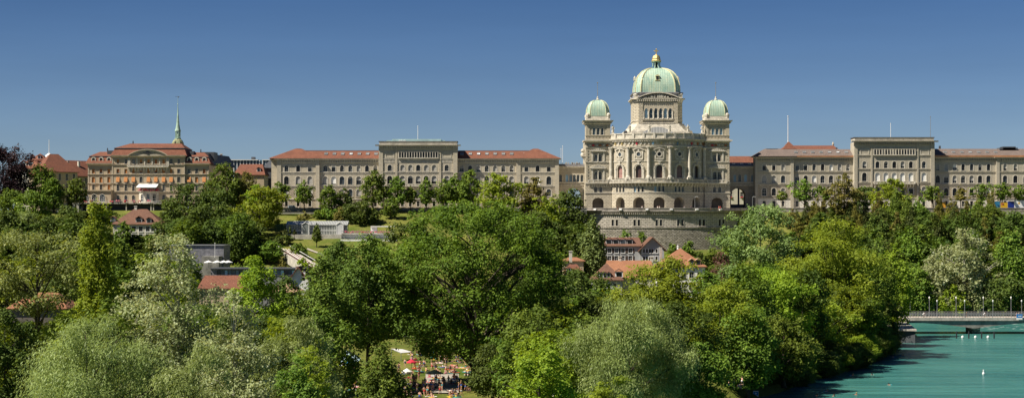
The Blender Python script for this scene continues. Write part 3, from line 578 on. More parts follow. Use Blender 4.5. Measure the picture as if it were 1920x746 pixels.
# ---------------------------------------------------------------- the two federal wings
def fed(name, label, spec):
    r = root(name, label, 'government building', (X(spec['x'][0]), BY, TZ)); mt = spec['m']; rnd = random.Random(spec['seed'])
    segs = spec['segs']            # (px0, px1, plane offset, window pxs, is_mid)
    lv = spec['lv']
    for si, (a, b, off, wx, mid) in enumerate(segs):
        x0, x1 = X(a), X(b); fn = lambda u, d, z, off=off: (u, BY+off+d, z)
        rows = lv['mid'] if mid else lv['std']
        low = MB(fn); up = MB(fn); pl = MB(fn)
        for (kind, yb, yt, ws, wt, ww, wk) in rows:      # band bottom/top py, window bottom/top py, width px
            ops = [(X(p), ww*.24, Z(ws), Z(wt), wk) for p in wx] if ws else []
            zb = TZ-.3 if yb > 390 else Z(yb)
            {'l': low, 'u': up, 'p': pl}[kind].row(x0, x1, zb, Z(yt), ops, .5)
            for u, w, zs, zt, kd in ops:
                q = rnd.random(); bl = 0; bm = 'blind'
                if kind != 'p' and q < spec['blind']: bl = rnd.choice((.3, .5, .7, .9, 1)); bm = 'blind_w' if rnd.random() < .12 else 'blind'
                if spec.get('wb') and mid and abs(ws-340) < 4 and q < .75: bl, bm = 1, 'blind_w'
                win(r, u, zs, w, zt-zs, kd, fn, bars=(1, 1 if kind == 'p' else 2), frame='frame' if rnd.random() < .4 else 'frame_d', sur=(.26, .07), surmat='stone_lt', blind=bl, bmat=bm, dep=.38, name='basement_window' if kind == 'p' else 'window')
        for mb, mn, mm in ((low, 'rusticated_wall', mt[1]), (up, 'wall', mt[0]), (pl, 'plinth_wall', mt[2])):
            if mb.f:
                mb.build(mn, MT[mm], r)
        zt = Z(rows[-1][2]); DP = 6.5; m = MB()
        m.box(x0+.01, x1-.01, BY+off+.52, BY+DP, TZ-.4, zt-.02); m.build('inner_mass', MT[mt[0]], r)
        m = MB()
        for xx in (x0, x1): m.add([(xx, BY+off, TZ-.4), (xx, BY+DP, TZ-.4), (xx, BY+DP, zt), (xx, BY+off, zt)], [(0, 1, 2, 3)])
        m.build('end_wall', MT[mt[0]], r)
        m = MB(fn)
        for yc in (spec['mc'] if mid else spec['sc']): course(m, x0-.12, x1+.12, Z(yc), .42, .24); course(m, x0-.1, x1+.1, Z(yc)-.6, .2, .12)
        m.box(x0-.1, x1+.1, -.28, .05, Z(lv['pt']+.8), Z(lv['pt']-1)) ; m.build('string_courses', MT[spec['trim']], r)
        m = MB(fn)
        for u0 in spec['pil'].get(si, []):
            m.box(X(u0[0]), X(u0[1]), -.32, .02, TZ-.3, zt-.3)
        if m.f: m.build('corner_pilasters', MT[mt[0]], r)
        # eaves cornice with closely set brackets
        ye = spec['me'] if mid else spec['se']; out = 1.35 if mid else .95
        m = MB(fn); L = x1-x0; nb = int(L/.95)
        m.sweep(x0-.1, x1+.1, [(.4, Z(ye+7.5)), (-.18, Z(ye+7.5)), (-.22, Z(ye+6.6)), (.4, Z(ye+6.6))])
        m.sweep(x0-(out if spec['ov'][si] & 1 else 0), x1+(out if spec['ov'][si] & 2 else 0), [(.4, Z(ye+2.2)), (-out+.2, Z(ye+2.2)), (-out, Z(ye+1.4)), (-out-.1, Z(ye)), (.4, Z(ye)+.05)])
        m.build('cornice', MT[spec['trim']], r)
        m = MB(fn); brackets(m, x0, x1, nb, Z(ye+6.6), Z(ye+2.3), out*.6, .42); m.build('bracket_row', MT[spec['trim']], r)
        if mid:
            m = MB(); h0 = Z(ye)
            m.box(x0+.2, x1-.2, BY+off+.3, BY+DP, h0, Z(ye-5.6)); m.build('attic', MT['stone_lt'], r)
            m = MB(); m.box(x0-.1, x1+.1, BY+off, BY+DP+.3, Z(ye-5.6), Z(ye-6.9)); m.build('flat_roof', MT['slate'], r)
            # top gallery
            g0, g1, ng, gb, gt = spec['gal']; gx0, gx1 = X(g0), X(g1)
            m = MB(fn); st = (gx1-gx0)/(ng-1)
            ops = [(gx0+i*st, .78, Z(gb), Z(gt), 'arch') for i in range(ng)]
            m2 = MB(lambda u, d, z: (u, BY+off-.3+d, z)); m2.row(gx0-.8, gx1+.8, Z(gb+1.5), Z(gt-2), ops, .3); m2.build('gallery_front', MT[mt[0]], r)
            for u, w, zs, ztt, kd in ops: win(r, u, zs, w, ztt-zs, 'arch', lambda u, d, z: (u, BY+off-.3+d, z), sur=(.07, .05), surmat='stone_lt', bars=None, dep=.26, blind=(1 if spec.get('wb') and rnd.random() < .35 else 0), bmat='blind', name='gallery_window')
            m3 = MB(fn)
            for i in range(ng+1): u = gx0+(i-.5)*st; m3.box(u-.14, u+.14, -.62, -.3, Z(gb), Z(gt)-.3); m3.box(u-.2, u+.2, -.66, -.3, Z(gt)-.3, Z(gt))
            m3.box(gx0-.8, gx1+.8, -.7, -.3, Z(gb)-.35, Z(gb)-.004); m3.build('gallery_colonnettes', MT['stone_lt'], r)
            for (p0, p1) in spec['panels']:
                m = MB(fn); a_, b_, c_, d_ = X(p0), X(p1), Z(gb+.5), Z(gt-.5)
                m.box(a_, b_, -.14, 0, c_, c_+.3); m.box(a_, b_, -.14, 0, d_-.3, d_); m.box(a_, a_+.3, -.14, 0, c_+.3, d_-.3); m.box(b_-.3, b_, -.14, 0, c_+.3, d_-.3); m.build('blank_panel', MT['stone_lt'], r)
            if spec.get('frz'):
                m = MB(fn); yb_, yt_ = spec['frz']; m.box(x0+2, x1-2, -.1, 0, Z(yt_)-.05, Z(yt_)+.25); m.box(x0+2, x1-2, -.1, 0, Z(yb_)-.25, Z(yb_)+.05)
                n = int((x1-x0-4)/.55)
                for i in range(n): u = x0+2+(x1-x0-4)*(i+.5)/n; m.box(u-.13, u+.13, -.12, 0, Z(yb_), Z(yt_))
                m.build('fret_frieze', MT[spec['trim']], r)
            bx0, bx1, by = spec['balc']; balcony(fn, X(bx0), X(bx1), 1.9, r, 1, by+3.6, by-1.2, nb=7, side=True)
    return r
LVL = {'std': [('p', 400, 373, 387, 377, 5, 'rect'), ('l', 373, 349, 368, 354.5, 8, 'arch'), ('u', 349, 324, 346, 330.5, 8.2, 'arch'), ('u', 324, 298, 322, 310.5, 6.6, 'arch')],
       'mid': [('p', 400, 373, 387, 377, 5, 'rect'), ('l', 373, 349, 368, 354.5, 8, 'arch'), ('u', 349, 324, 345, 330, 8.6, 'arch'), ('u', 324, 299, 321, 309.5, 7, 'arch'), ('u', 299, 273, None, None, 0, '')], 'pt': 373}
FW = fed('government_building', 'long sandstone government building with red tiled roof, left of the domed parliament', dict(x=(507,), seed=5, m=('stone', 'rustic_g', 'rustic_g'), trim='stone_lt', blind=.62,
    segs=[(519, 599, 0, (537, 559, 581), False), (599, 711, .6, [609.5+15.68*k for k in range(7)], False), (711, 858, -2.6, (731.5, 755.3, 770, 784.8, 799.6, 814.4, 838), True),
          (858, 968, .6, [865.7+15.6*k for k in range(7)], False), (968, 1048, 0, (987, 1008, 1029), False)], lv=LVL, sc=(349, 323.6), mc=(349, 323.6, 298.5), se=297.6, me=272.2,
    pil={0: [(519, 527), (592, 599)], 2: [(711, 719), (742, 746), (823.5, 827.5), (850, 858)], 4: [(968, 976), (1040.5, 1048)]}, ov={0: 3, 1: 0, 2: 3, 3: 0, 4: 3},
    gal=(750.8, 819.2, 15, 296, 286), panels=[(723, 740), (829, 847)], frz=(304.5, 300), balc=(761, 807, 346)))
m = MB(); m.box(X(507), X(519), BY+3, BY+22, TZ-.4, Z(298)); m.box(X(505), X(519.5), BY+2.2, BY+22, Z(300), Z(297.6)); m.build('side_pavilion', MT['stone'], FW)
def roof_poly(r, rings, mat, name='roof'):
    m = MB(); m.loft(rings, True, True); return m.build(name, MT[mat], r)
def rect(x0, x1, y0, y1, z): return [(x0, y0, z), (x1, y0, z), (x1, y1, z), (x0, y1, z)]
def fedroof(r, p0, p1, pk0, pk1, ye, yr, off, mat, pav=None):
    """eaves from p0 to p1, ridge pk0..pk1 (px), eaves py, ridge py"""
    return roof_poly(r, [rect(X(p0), X(p1), BY+off-1, BY+13.5, Z(ye)), rect(X(pk0), X(pk1), BY+off+7, BY+8.6, Z(yr, BY+8))], mat)
fedroof(FW, 516, 713, 556, 713, 297.3, 282.6, .75, 'red'); fedroof(FW, 504, 604, 550, 562, 297.2, 279.2, -.3, 'red')
fedroof(FW, 857, 1051, 857, 1000, 297.3, 282.6, .75, 'red'); fedroof(FW, 962, 1052, 1000, 1009, 297.2, 279.2, -.3, 'red')
m = MB(); m.box(X(561), X(712), BY+7.4, BY+9, Z(283.6, BY+8), Z(282.2, BY+8)); m.box(X(859), X(998), BY+7.4, BY+9, Z(283.6, BY+8), Z(282.4, BY+8)); m.box(X(551), X(559), BY+8, BY+11, Z(281, BY+8), Z(278.6, BY+8)); m.build('dark_ridge', MT['slate'], FW)
def skylight(r, px, py, w=6, h=2.6, bx=758.0, ye=297.3, yr=282.6, off=.75):
    f0 = (ye-py)/(ye-yr); f1 = (ye-py+h)/(ye-yr); y0, y1 = bx+off-1+8*f0, bx+off-1+8*f1; z0 = Z(ye, bx)+(Z(yr, bx+8)-Z(ye, bx))*f0; z1 = Z(ye, bx)+(Z(yr, bx+8)-Z(ye, bx))*f1
    a, b = X(px-w/2, bx), X(px+w/2, bx); m = MB()
    for (p, q, s, t) in ((0, 1, 0, .15), (0, 1, .85, 1), (0, .12, .15, .85), (.88, 1, .15, .85), (.46, .54, .15, .85)):
        xa, xb = a+(b-a)*p, a+(b-a)*q; ya, yb = y0+(y1-y0)*s, y0+(y1-y0)*t; za, zb = z0+(z1-z0)*s, z0+(z1-z0)*t
        m.loft([[(xa, ya, za-.1), (xb, ya, za-.1), (xb, yb, zb-.1), (xa, yb, zb-.1)], [(xa, ya-.1, za+.28), (xb, ya-.1, za+.28), (xb, yb-.1, zb+.28), (xa, yb-.1, zb+.28)]])
    o = m.build('roof_window', MT['metal'], r)
    m = MB(); m.add([(a, y0-.05, z0+.14), (b, y0-.05, z0+.14), (b, y1-.05, z1+.14), (a, y1-.05, z1+.14)], [(0, 1, 2, 3)]); m.build('pane', MT['ghglass'], o)
for k in range(7): skylight(FW, 609.5+15.68*k, 291.2, 6.4, 4); skylight(FW, 865.7+15.6*k, 291.2, 6.4, 4)
for px in (543, 553, 565, 576, 985, 996, 1010, 1020): skylight(FW, px, 291.3, 7, 3.4)
m = MB(); m.box(X(735), X(827), BY+1.5, BY+6, Z(266), Z(260.6)); m.box(X(827), X(834), BY+2, BY+6, Z(266), Z(262.8)); m.box(X(724), X(737), BY+2, BY+6, Z(266), Z(262.8)); m.build('roof_plant', MT['teal'], FW)
m = MB()
for i in range(6): m.box(X(748+2.3*i), X(749.4+2.3*i), BY+1, BY+1.6, Z(265.3), Z(262.2+i % 2))
m.build('roof_gear', MT['white'], FW)
LVR = {'std': [('p', 400, 371.5, 387, 377, 5, 'rect'), ('l', 371.5, 346, 367, 352.5, 7.4, 'arch'), ('u', 346, 322.5, 343, 329, 7.4, 'arch'), ('u', 322.5, 296, 319.6, 307.5, 6, 'arch')],
       'mid': [('p', 400, 371.5, 387, 377, 5, 'rect'), ('l', 371.5, 343, 364, 350, 7.4, 'arch'), ('u', 343, 317.5, 340, 324, 8, 'arch'), ('u', 317.5, 292, 315.6, 303, 6.6, 'arch'), ('u', 292, 267, None, None, 0, '')], 'pt': 371.5}
FE = fed('government_building', 'long sandstone government building with grey-brown roof and copper gutter, right of the domed parliament', dict(x=(1416,), seed=8, m=('stone_g', 'rustic_g', 'plinth_w'), trim='stone_g', blind=.5, wb=True,
    segs=[(1416, 1488, 0, (1433, 1451, 1468.3), False), (1488, 1600, .7, [1495.4+15.85*k for k in range(7)], False), (1600, 1750, -2.0, (1619, 1643.6, 1659.3, 1675, 1690.4, 1706, 1730.3), True),
          (1750, 1868, .7, [1759+15.9*k for k in range(7)], False), (1868, 1948, 0, (1884.6, 1904, 1923), False)], lv=LVR, sc=(346, 322.5), mc=(343, 317.5, 292), se=294.6, me=264.6,
    pil={0: [(1416, 1421), (1482, 1488)], 2: [(1600, 1606), (1631, 1634), (1717, 1720), (1743, 1750)], 4: [(1868, 1874), (1942, 1948)]}, ov={0: 3, 1: 0, 2: 3, 3: 0, 4: 3},
    gal=(1639, 1711, 15, 290.4, 280.6), panels=[(1611, 1628), (1723, 1740)], balc=(1636.5, 1712.5, 341.5)))
fedroof(FE, 1412, 1600, 1437, 1600, 293.2, 280, .85, 'greyroof'); fedroof(FE, 1412, 1494, 1440, 1466, 293.1, 279, -.3, 'greyroof')
fedroof(FE, 1750, 1952, 1750, 1930, 293.2, 279.2, .85, 'greyroof')
m = MB(); m.box(X(1412), X(1600), BY-.45, BY+.2, Z(294.6), Z(292.0)); m.box(X(1750), X(1950), BY-.45, BY+.3, Z(294.6), Z(291.4)); m.build('copper_gutter', MT['copperstrip'], FE)
m = MB(); m.box(X(1441), X(1462), BY+6, BY+11, Z(280), Z(277.6)); m.box(X(1888), X(1912), BY+6, BY+11, Z(279.5), Z(273.8)); m.box(X(1882), X(1916), BY+6, BY+11, Z(279.5), Z(276)); m.box(X(1769.5), X(1772.5), BY+8, BY+9, Z(280), Z(272)); m.box(X(1574), X(1576.5), BY+8, BY+9, Z(280), Z(275)); m.build('roof_vents', MT['slate'], FE)
for px in [1495+15.85*k for k in range(7)]+[1776+15.9*k for k in range(7)]: skylight(FE, px, 287.5, 6, 2.6, ye=293.2, yr=280)
def pole(px, yt, yb, Y, label, name='flagpole', group=None, mat='white', rad=.11):
    m = MB(); x = X(px, Y); z0, z1 = Z(yb, Y), Z(yt, Y); m.lathe((x, Y, 0), [(rad*1.8, z0), (rad, z0+.5), (rad*.8, z1-.4), (rad*1.6, z1-.3), (rad*1.6, z1-.05), (.01, z1)], 6)
    o = m.build(name, MT[mat], None, (x, Y, z0)); return tag(o, label, 'flagpole', group)
pole(783.5, 236, 262, BY+8, 'thin white pole on the flat roof of the left government building')
pole(1477.5, 217, 266, BY+29, 'tall white flagpole rising from the red hipped roof behind the right government building', rad=.16)
pole(1670, 231, 260, BY+8, 'thin white pole on the flat roof, left of the darker pole')
pole(1744.5, 218, 260, BY+8, 'dark slender pole at the right end of the raised flat roof', mat='metal')
pole(1052, 278, 308, BY+12, 'left of two thin poles above the link gallery terrace', rad=.08); pole(1055, 273, 308, BY+12, 'right of two thin poles above the link gallery terrace', rad=.08)
# red hipped roof building behind the right wing
bk = root('rear_building', 'red tiled roof with a hipped corner turret peeking over the grey-brown roof', 'building', (X(1515, 782), 782, TZ))
roof_poly(bk, [rect(X(1460, 778), X(1572, 778), 774, 792, Z(283, 778)), rect(X(1478, 778), X(1566, 778), 782, 784, Z(273, 782))], 'red2')
roof_poly(bk, [rect(X(1466, 778), X(1492, 778), 774, 780, Z(280, 777)), rect(X(1477, 778), X(1479, 778), 777, 777.4, Z(266, 777))], 'red2')
m = MB(); m.box(X(1462, 778), X(1570, 778), 776, 790, TZ, Z(283, 778)); m.lathe((X(1562, 783), 783, 0), [(.3, Z(273, 783)), (.5, Z(270, 783)), (.1, Z(266, 783))], 6); m.build('wall', MT['stone'], bk)
# link galleries either side of the parliament
def link_gallery(label, x0, x1, wins, ac, aw, red):
    r = root('link_gallery', label, 'building', (X(x0), BY+6, TZ)); fn = lambda u, d, z: (u, BY+6+d, z); YL = BY+6
    z_ = lambda p: Z(p, YL); x_ = lambda p: X(p, YL)
    m = MB(fn); m.row(x_(x0), x_(x1), TZ-.3, z_(346), [(x_(ac), aw*.219, TZ-.28, z_(353), 'arch', (z_(353)-z_(353+aw/2*.95)))], 6, 14)
    m.build('arch_wall', MT['rustic_g'] if red else MT['stone'], r)
    m = MB(fn); ops = [(x_(p), 1.15, z_(341), z_(327.5), 'arch') for p in wins]; m.row(x_(x0), x_(x1), z_(346), z_(313), ops, .5); m.build('gallery_wall', MT['stone'], r)
    for u, w, zs, zt, kd in ops: win(r, u, zs, w, zt-zs, 'arch', fn, glass='glass_b', bars=(1, 1), frame='frame', sur=(.2, .1), dep=.35)
    m = MB(fn); course(m, x_(x0), x_(x1), z_(342.5), .6, .45); course(m, x_(x0), x_(x1), z_(347), .5, .25); cornice(m, x_(x0), x_(x1), z_(316), z_(311.6), .9); m.build('cornice', MT['stone_lt'], r)
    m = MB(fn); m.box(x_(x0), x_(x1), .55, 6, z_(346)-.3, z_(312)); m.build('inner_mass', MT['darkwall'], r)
    if red:
        roof_poly(r, [rect(X(x0-3, 788), X(x1, 788), 788, 806, Z(306, 788)), rect(X(x0-3, 788), X(x1, 788), 795, 796, Z(293, 795))], 'red'); mm = MB(); mm.box(X(x0-2, 788), X(x1, 788), 789, 804, TZ+14, Z(306, 788)); mm.build('rear_wall', MT['stone'], r)
        m = MB(fn); m.add([(x_(x0), -.3, z_(311.6)), (x_(x1), -.3, z_(311.6)), (x_(x1), 1.6, z_(304.6)), (x_(x0), 1.6, z_(304.6))], [(0, 1, 2, 3)]); m.build('glass_skirt', MT['lead'], r)
        m = MB(fn)
        for p in (1376, 1391, 1406): m.box(x_(p-3), x_(p+3), .8, 1.3, z_(307.6), z_(305.6))
        m.build('roof_hatches', MT['white'], r)
    else:
        m = MB(fn); m.box(x_(x0), x_(x1), .2, .5, z_(311.6), z_(307.5)); m.box(x_(x0), x_(x1), .5, 12, z_(312)-.01, z_(311)); m.build('terrace_parapet', MT['lead'], r)
        m = MB(fn); rr = random.Random(9)
        for i in range(14): p = x_(rr.uniform(1056, 1090)); m.box(p, p+rr.uniform(.3, 1), 2, 3, z_(308), z_(rr.uniform(303.5, 306.5)))
        m.build('terrace_planters', MT['concrete'], r)
    return r
link_gallery('low arched stone link with glazed gallery between left government building and parliament', 1048, 1099, (1051, 1063, 1070, 1077, 1083.8, 1091), 1076, 27, False)
link_gallery('shaded arched stone link under a red roof between parliament and right government building', 1368, 1416, (1378, 1387, 1398, 1411), 1384, 27, True)
# sunlit house seen through the right arch
hh = root('town_house', 'sunlit cream house with red window flowers seen through the dark archway', 'house', (X(1384, 830), 830, TZ))
fn = lambda u, d, z: (u, 830+d, z)
m = MB(fn); ops = [(X(p, 830), 1.35, Z(q+5, 830), Z(q-4, 830), 'rect') for p in (1370.5, 1391, 1410) for q in (364, 380)]
for (a, b, o_) in ((400, 372, ops[1::2]), (372, 340, ops[0::2])): m.row(X(1355, 830), X(1420, 830), Z(a, 830) if a < 395 else TZ, Z(b, 830), [o for o in o_ if o[2] > TZ+.1] if a < 395 else [], .4)
m.build('wall', MT['cream'], hh)
m = MB(); m.box(X(1355, 830), X(1420, 830), 830.5, 840, TZ, Z(335, 830)); m.build('inner_mass', MT['cream'], hh)
for u, w, zs, zt, kd in ops[0::2]:
    win(hh, u, zs, w, zt-zs, 'rect', fn, glass='black', sur=(.2, .06), dep=.2)
    m = MB(fn); rr = random.Random(int(u*10))
    for i in range(12): m.lathe((u+rr.uniform(-.6, .6), -.35, zs-.2+rr.uniform(-.15, .2)), [(.05, -.2), (.2, 0), (.05, .2)], 5)
    m.build('window_flowers', MT['flower'], hh)

q = MB(); q.box(X(1383.2, 768), X(1386.2, 768), 767.6, 768.4, TZ, Z(353, 768)); q.box(X(1369, 768), X(1399, 768), 767.8, 768.2, TZ, Z(383, 768)); o = q.build('arch_pillar', MT['slate'], None, (X(1384.7, 768), 768, TZ)); tag(o, 'dark pillar and low fence standing inside the right arched passage', 'pillar')
BY = 750.0
# ---------------------------------------------------------------- grand hotel on the left
HYY = 752.0
hx = lambda p: X(p, HYY); hz = lambda p: Z(p, HYY)
HT = root('grand_hotel', 'large olive hotel with red mansard roofs, orange window blinds and flower balconies', 'hotel', (hx(278), HYY, hz(382)))
rnd = random.Random(11)
HC_ = [221.2, 236, 250.2, 264.5, 278.6, 292.3, 306.8, 321, 335]; HL = [174.3, 188.6, 203.3]; HR = [354, 368, 382.2]
segs = [(164, 210, .8, HL, 308), (210, 347, 0, HC_, 293), (347, 391, .8, HR, 308)]
for a, b, off, wx, top in segs:
    fn = lambda u, d, z, off=off: (u, HYY+off+d, z); m = MB(fn)
    rows = [(384, 360, 378.5, 366, 5.6, 'arch', 0), (360, 344, 358, 346.5, 4.6, 'rect', .15), (344, 327.5, 342.3, 331.5, 5.8, 'rect', .93), (327.5, 308, 325.3, 316.8, 5.4, 'rect', .8)]
    if top < 300: rows.append((308, 293, 310.5-3, 299, 4.8, 'rect', .5))
    for yb, yt, ws, wt, ww, wk, pb in rows:
        ops = [(hx(p), ww*.218, hz(ws), hz(wt), wk) for p in wx]
        m.row(hx(a), hx(b), hz(yb), hz(yt), ops, .4)
        for u, w, zs, zt, kd in ops:
            bl = rnd.choice((.7, 1, 1)) if rnd.random() < pb else 0; bm = 'shutter' if (yt in (327.5,) or rnd.random() < .55) else 'shutter_b'; aw = 0
            if yt == 327.5 and rnd.random() < .55: aw, bm, bl = .75, 'shutter', 0
            win(HT, u, zs, w, zt-zs, kd, fn, bars=(1, 2), frame='frame', sur=(.2, .09), surmat='hotel_trim', blind=bl, bmat=bm, dep=.3, awn=aw, hood=(yt == 344))
    m.build('wall', MT['hotel'], HT)
    m = MB(fn)
    for yc in ([360, 344, 327.5]+([309.5] if top < 300 else [])): m.sweep(hx(a)-.1, hx(b)+.1, [(.1, hz(yc)-.25), (-.3, hz(yc)-.1), (-.4, hz(yc)+.2), (.1, hz(yc)+.28)])
    m.sweep(hx(a)-.3, hx(b)+.3, [(.3, hz(top)-.5), (-.4, hz(top)-.3), (-1.0, hz(top)+.1), (-1.05, hz(top)+.4), (.3, hz(top)+.45)])
    for p in (a+.6, b-1.8): m.box(hx(p), hx(p+1.4), -.12, 0, hz(384), hz(top)-.5)
    m.build('cornices', MT['hotel_trim'], HT)
m = MB(); m.box(hx(164)+.02, hx(391)-.02, HYY+1.25, HYY+22, hz(386), hz(308)); m.box(hx(210), hx(347), HYY+.45, HYY+22, hz(386), hz(293)); m.box(hx(391)-.3, hx(391), HYY+.8, HYY+30, hz(386), hz(308)); m.build('inner_mass', MT['hotel'], HT)
# receding right flank
m = MB(); m.loft([[(hx(391), HYY+1, z), (hx(412), HYY+36, z), (hx(391), HYY+36, z)] for z in (hz(386), hz(310))]); m.build('flank_wall', MT['hotel'], HT)
m = MB(); m.loft([[(hx(391), HYY+1.5, hz(308)), (hx(415), HYY+38, hz(308)), (hx(380), HYY+38, hz(308))], [(hx(386), HYY+6, hz(287)), (hx(404), HYY+36, hz(287)), (hx(380), HYY+36, hz(287))]]); m.build('flank_roof', MT['slate'], HT)
m = MB(); m.box(hx(371), hx(395), HYY+9, HYY+18, hz(300), hz(283.5)); m.build('roof_plant_room', MT['slate'], HT)
def mans(x0, x1, ye, ym, yt, d=3.0, top=None, off=.8):
    m = MB(); m.loft([rect(hx(x0)-.9, hx(x1)+.9, HYY+off-.9, HYY+21, hz(ye)), rect(hx(x0+2.4), hx(x1-2.4), HYY+off+1.6, HYY+19, hz(ym))]); m.build('mansard_roof', MT['red'], HT)
    m = MB(); m.box(hx(x0+1.6), hx(x1-1.6), HYY+off+1.1, HYY+19.4, hz(ym)-.02, hz(ym)+.3); m.build('gutter', MT['slate'], HT)
    t0, t1 = top; m = MB(); m.loft([rect(hx(x0+2), hx(x1-2), HYY+off+1.4, HYY+19, hz(ym)+.28), rect(hx(t0), hx(t1), HYY+off+8.5, HYY+12, hz(yt))]); m.build('upper_roof', MT['red'], HT)
mans(163, 212, 307, 293.6, 283, top=(178, 222)); mans(345, 391, 307, 295, 284, top=(330, 376))
mans(211, 347, 292.6, 278.6, 267.6, top=(236, 333), off=0)
m = MB(); m.box(hx(196), hx(206), HYY+5, HYY+9, hz(292), hz(281.5)); m.box(hx(352), hx(359), HYY+5, HYY+9, hz(294), hz(282.5)); m.build('dark_dormer_box', MT['slate'], HT)
# segmental gable
yg = HYY-1.1; w = 38; n = 20
def garc(k, hh): return [(hx(278-w*k+2*w*k*i/n), hz(292.6)+hh*(1-((i/n*2-1)**2))**.8) for i in range(n+1)]
H_ = (hz(280)-hz(292.6)); ou, inn = garc(1, H_), garc(.96, H_*.88)
m = MB()
for i in range(n): m.loft([[(ou[i][0], y, ou[i][1]), (ou[i+1][0], y, ou[i+1][1]), (inn[i+1][0], y, inn[i+1][1]), (inn[i][0], y, inn[i][1])] for y in (yg-.5, yg+4)])
g = m.build('segmental_gable', MT['hotel_trim'], HT)
m = MB(); m.prism(inn, yg, yg+3.5); m.build('gable_field', MT['hotel_trim'], g)
m = MB()
for s in (-1, 1):
    for i in range(5): m.box(hx(278)+s*(.5+i*.55)-.2, hx(278)+s*(.5+i*.55)+.2, yg-.15, yg, hz(288.6)+.1*i, hz(285.2)-.12*i)
m.box(hx(278)-.5, hx(278)+.5, yg-.2, yg, hz(289.4), hz(284)); m.build('gable_emblem', MT['black'], g)
m = MB(lambda u, d, z: (u, HYY+d, z))
for p in (241, 243.5, 257, 271.5, 285.6, 299.6, 313.5, 316): m.box(hx(p)-.22, hx(p)+.22, -.35, 0, hz(311), hz(295))
m.build('giant_pilasters', MT['stone_lt'], HT)
balcony(lambda u, d, z: (u, HYY+d, z), hx(240), hx(316), .95, HT, 1, yb=313, yt=310, nb=7, side=True)
for px in HL+HR:   # dormers in the lower mansards
    m = MB(); x = hx(px); y0 = HYY+.9; m.box(x-.95, x-.6, y0, y0+3, hz(306), hz(298.5)); m.box(x+.6, x+.95, y0, y0+3, hz(306), hz(298.5)); m.box(x-1.05, x+1.05, y0-.1, y0+3, hz(306.6), hz(305.6))
    for i in range(8):
        a0, a1 = PI*i/8, PI*(i+1)/8; m.loft([[(x-1.0*cos(t)*k, y, hz(298.6)+.95*sin(t)*k) for t, k in ((a0, 1), (a1, 1), (a1, .62), (a0, .62))] for y in (y0-.05, y0+3.2)])
    o = m.build('dormer', MT['stone_lt'], HT); m = MB(); P = outline(1.26, hz(298.6)-hz(306)+.6, 'arch', 8); m.add([(x+a, y0+.3, hz(306)+b) for a, b in P], [list(range(len(P)))]); m.build('pane', MT['glass'], o)
for px, py in ((192.5, 275.5), (241, 262), (321, 262), (369.5, 278)):
    m = MB(); x = hx(px); m.lathe((x, HYY+9, 0), [(.3, hz(py+10)), (.12, hz(py+6)), (.35, hz(py+4)), (.1, hz(py+3)), (.3, hz(py+1.5)), (.02, hz(py))], 6); m.build('roof_finial', MT['black'], HT)
# ground floor bow, terrace and porch
fnB = lambda u, d, z: (hx(279)+(5.3-d)*sin(u/5.3), HYY+3.4-(5.3-d)*cos(u/5.3), z)
m = MB(fnB); ops = [(u, 1.35, hz(378.5), hz(364), 'arch') for u in (-5.2, -2.6, 0, 2.6, 5.2)]; m.row(-7, 7, hz(382), hz(360), ops, .3, 8, 1); m.build('bow_front', MT['stone_lt'], HT)
m = MB(fnB); m.sweep(-7, 7, [(3, hz(360)), (-.3, hz(360)), (-.5, hz(359.4)), (-.5, hz(358.6)), (3, hz(358.6))], 12); m.build('bow_cornice', MT['stone_lt'], HT)
for u, w, zs, zt, kd in ops: win(HT, u, zs, w, zt-zs, kd, fnB, bars=(1, 2), frame='white', sur=None, dep=.25, name='french_window')
m = MB(lambda u, d, z: (u, HYY+d, z)); m.box(hx(157), hx(212), -4, .8, hz(381), hz(358.6)-.02); m.box(hx(156), hx(213), -4.5, .8, hz(358.6), hz(356.4)); m.build('side_porch', MT['hotel'], HT)
for p in (166, 181, 196): win(HT, hx(p), hz(378.5), 2.2, 3.0, 'arch', lambda u, d, z: (u, HYY-4.3+d, z), bars=(2, 2), frame='white', sur=(.2, .06), surmat='stone_lt', dep=.28, name='porch_window')
m = MB(lambda u, d, z: (u, HYY+d, z)); m.box(hx(150), hx(345), -7, 1, hz(382.4), hz(380.8)); m.build('terrace_slab', MT['concrete'], HT)
m = MB(lambda u, d, z: (u, HYY+d, z)); m.box(hx(150), hx(345), -6.95, -6.85, hz(377.6), hz(377.0))
for i in range(66): u = hx(150)+(hx(345)-hx(150))*i/65; m.box(u-.05, u+.05, -6.94, -6.86, hz(380.8), hz(377.6))
m.build('terrace_railing', MT['frame'], HT)
m = MB(lambda u, d, z: (u, HYY+d, z)); m.box(hx(158), hx(340), -2.5, 1.2, hz(398), hz(382.5)); m.build('arcade_back', MT['slate'], HT)
m = MB(lambda u, d, z: (u, HYY+d, z))
for p in (170, 206, 243, 289, 293.6, 330): m.box(hx(p-.9), hx(p+.9), -6.6, -6, hz(399), hz(382.5))
m.box(hx(150), hx(345), -6.8, -2.5, hz(406), hz(398.5)); m.build('arcade_columns', MT['concrete'], HT)
m = MB(lambda u, d, z: (u, HYY+d, z)); m.box(hx(150), hx(345), -6.5, 1.2, hz(440), hz(406)); m.build('substructure', MT['cream'], HT)
def flowers(px, py, Y, w, h, mat, parent, seed, name='flower_box'):
    m = MB(); rr = random.Random(seed); x, z = X(px, Y), Z(py, Y)
    for i in range(int(14*max(1, w/2))):
        a, b, c = x+rr.uniform(-w/2, w/2), Y+rr.uniform(-.3, .3), z+rr.uniform(0, h); r = rr.uniform(.12, .26); m.lathe((a, b, c), [(.03, -r), (r, 0), (.03, r)], 5, rr.random()*3)
    return m.build(name, MT[mat], parent)
for i, px in enumerate((160, 172, 209, 221, 236, 250, 261, 279, 306, 322, 334)): flowers(px, 379.5, HYY-7.1, 1.5, .9, 'pink' if i % 2 else 'flower', HT, i)
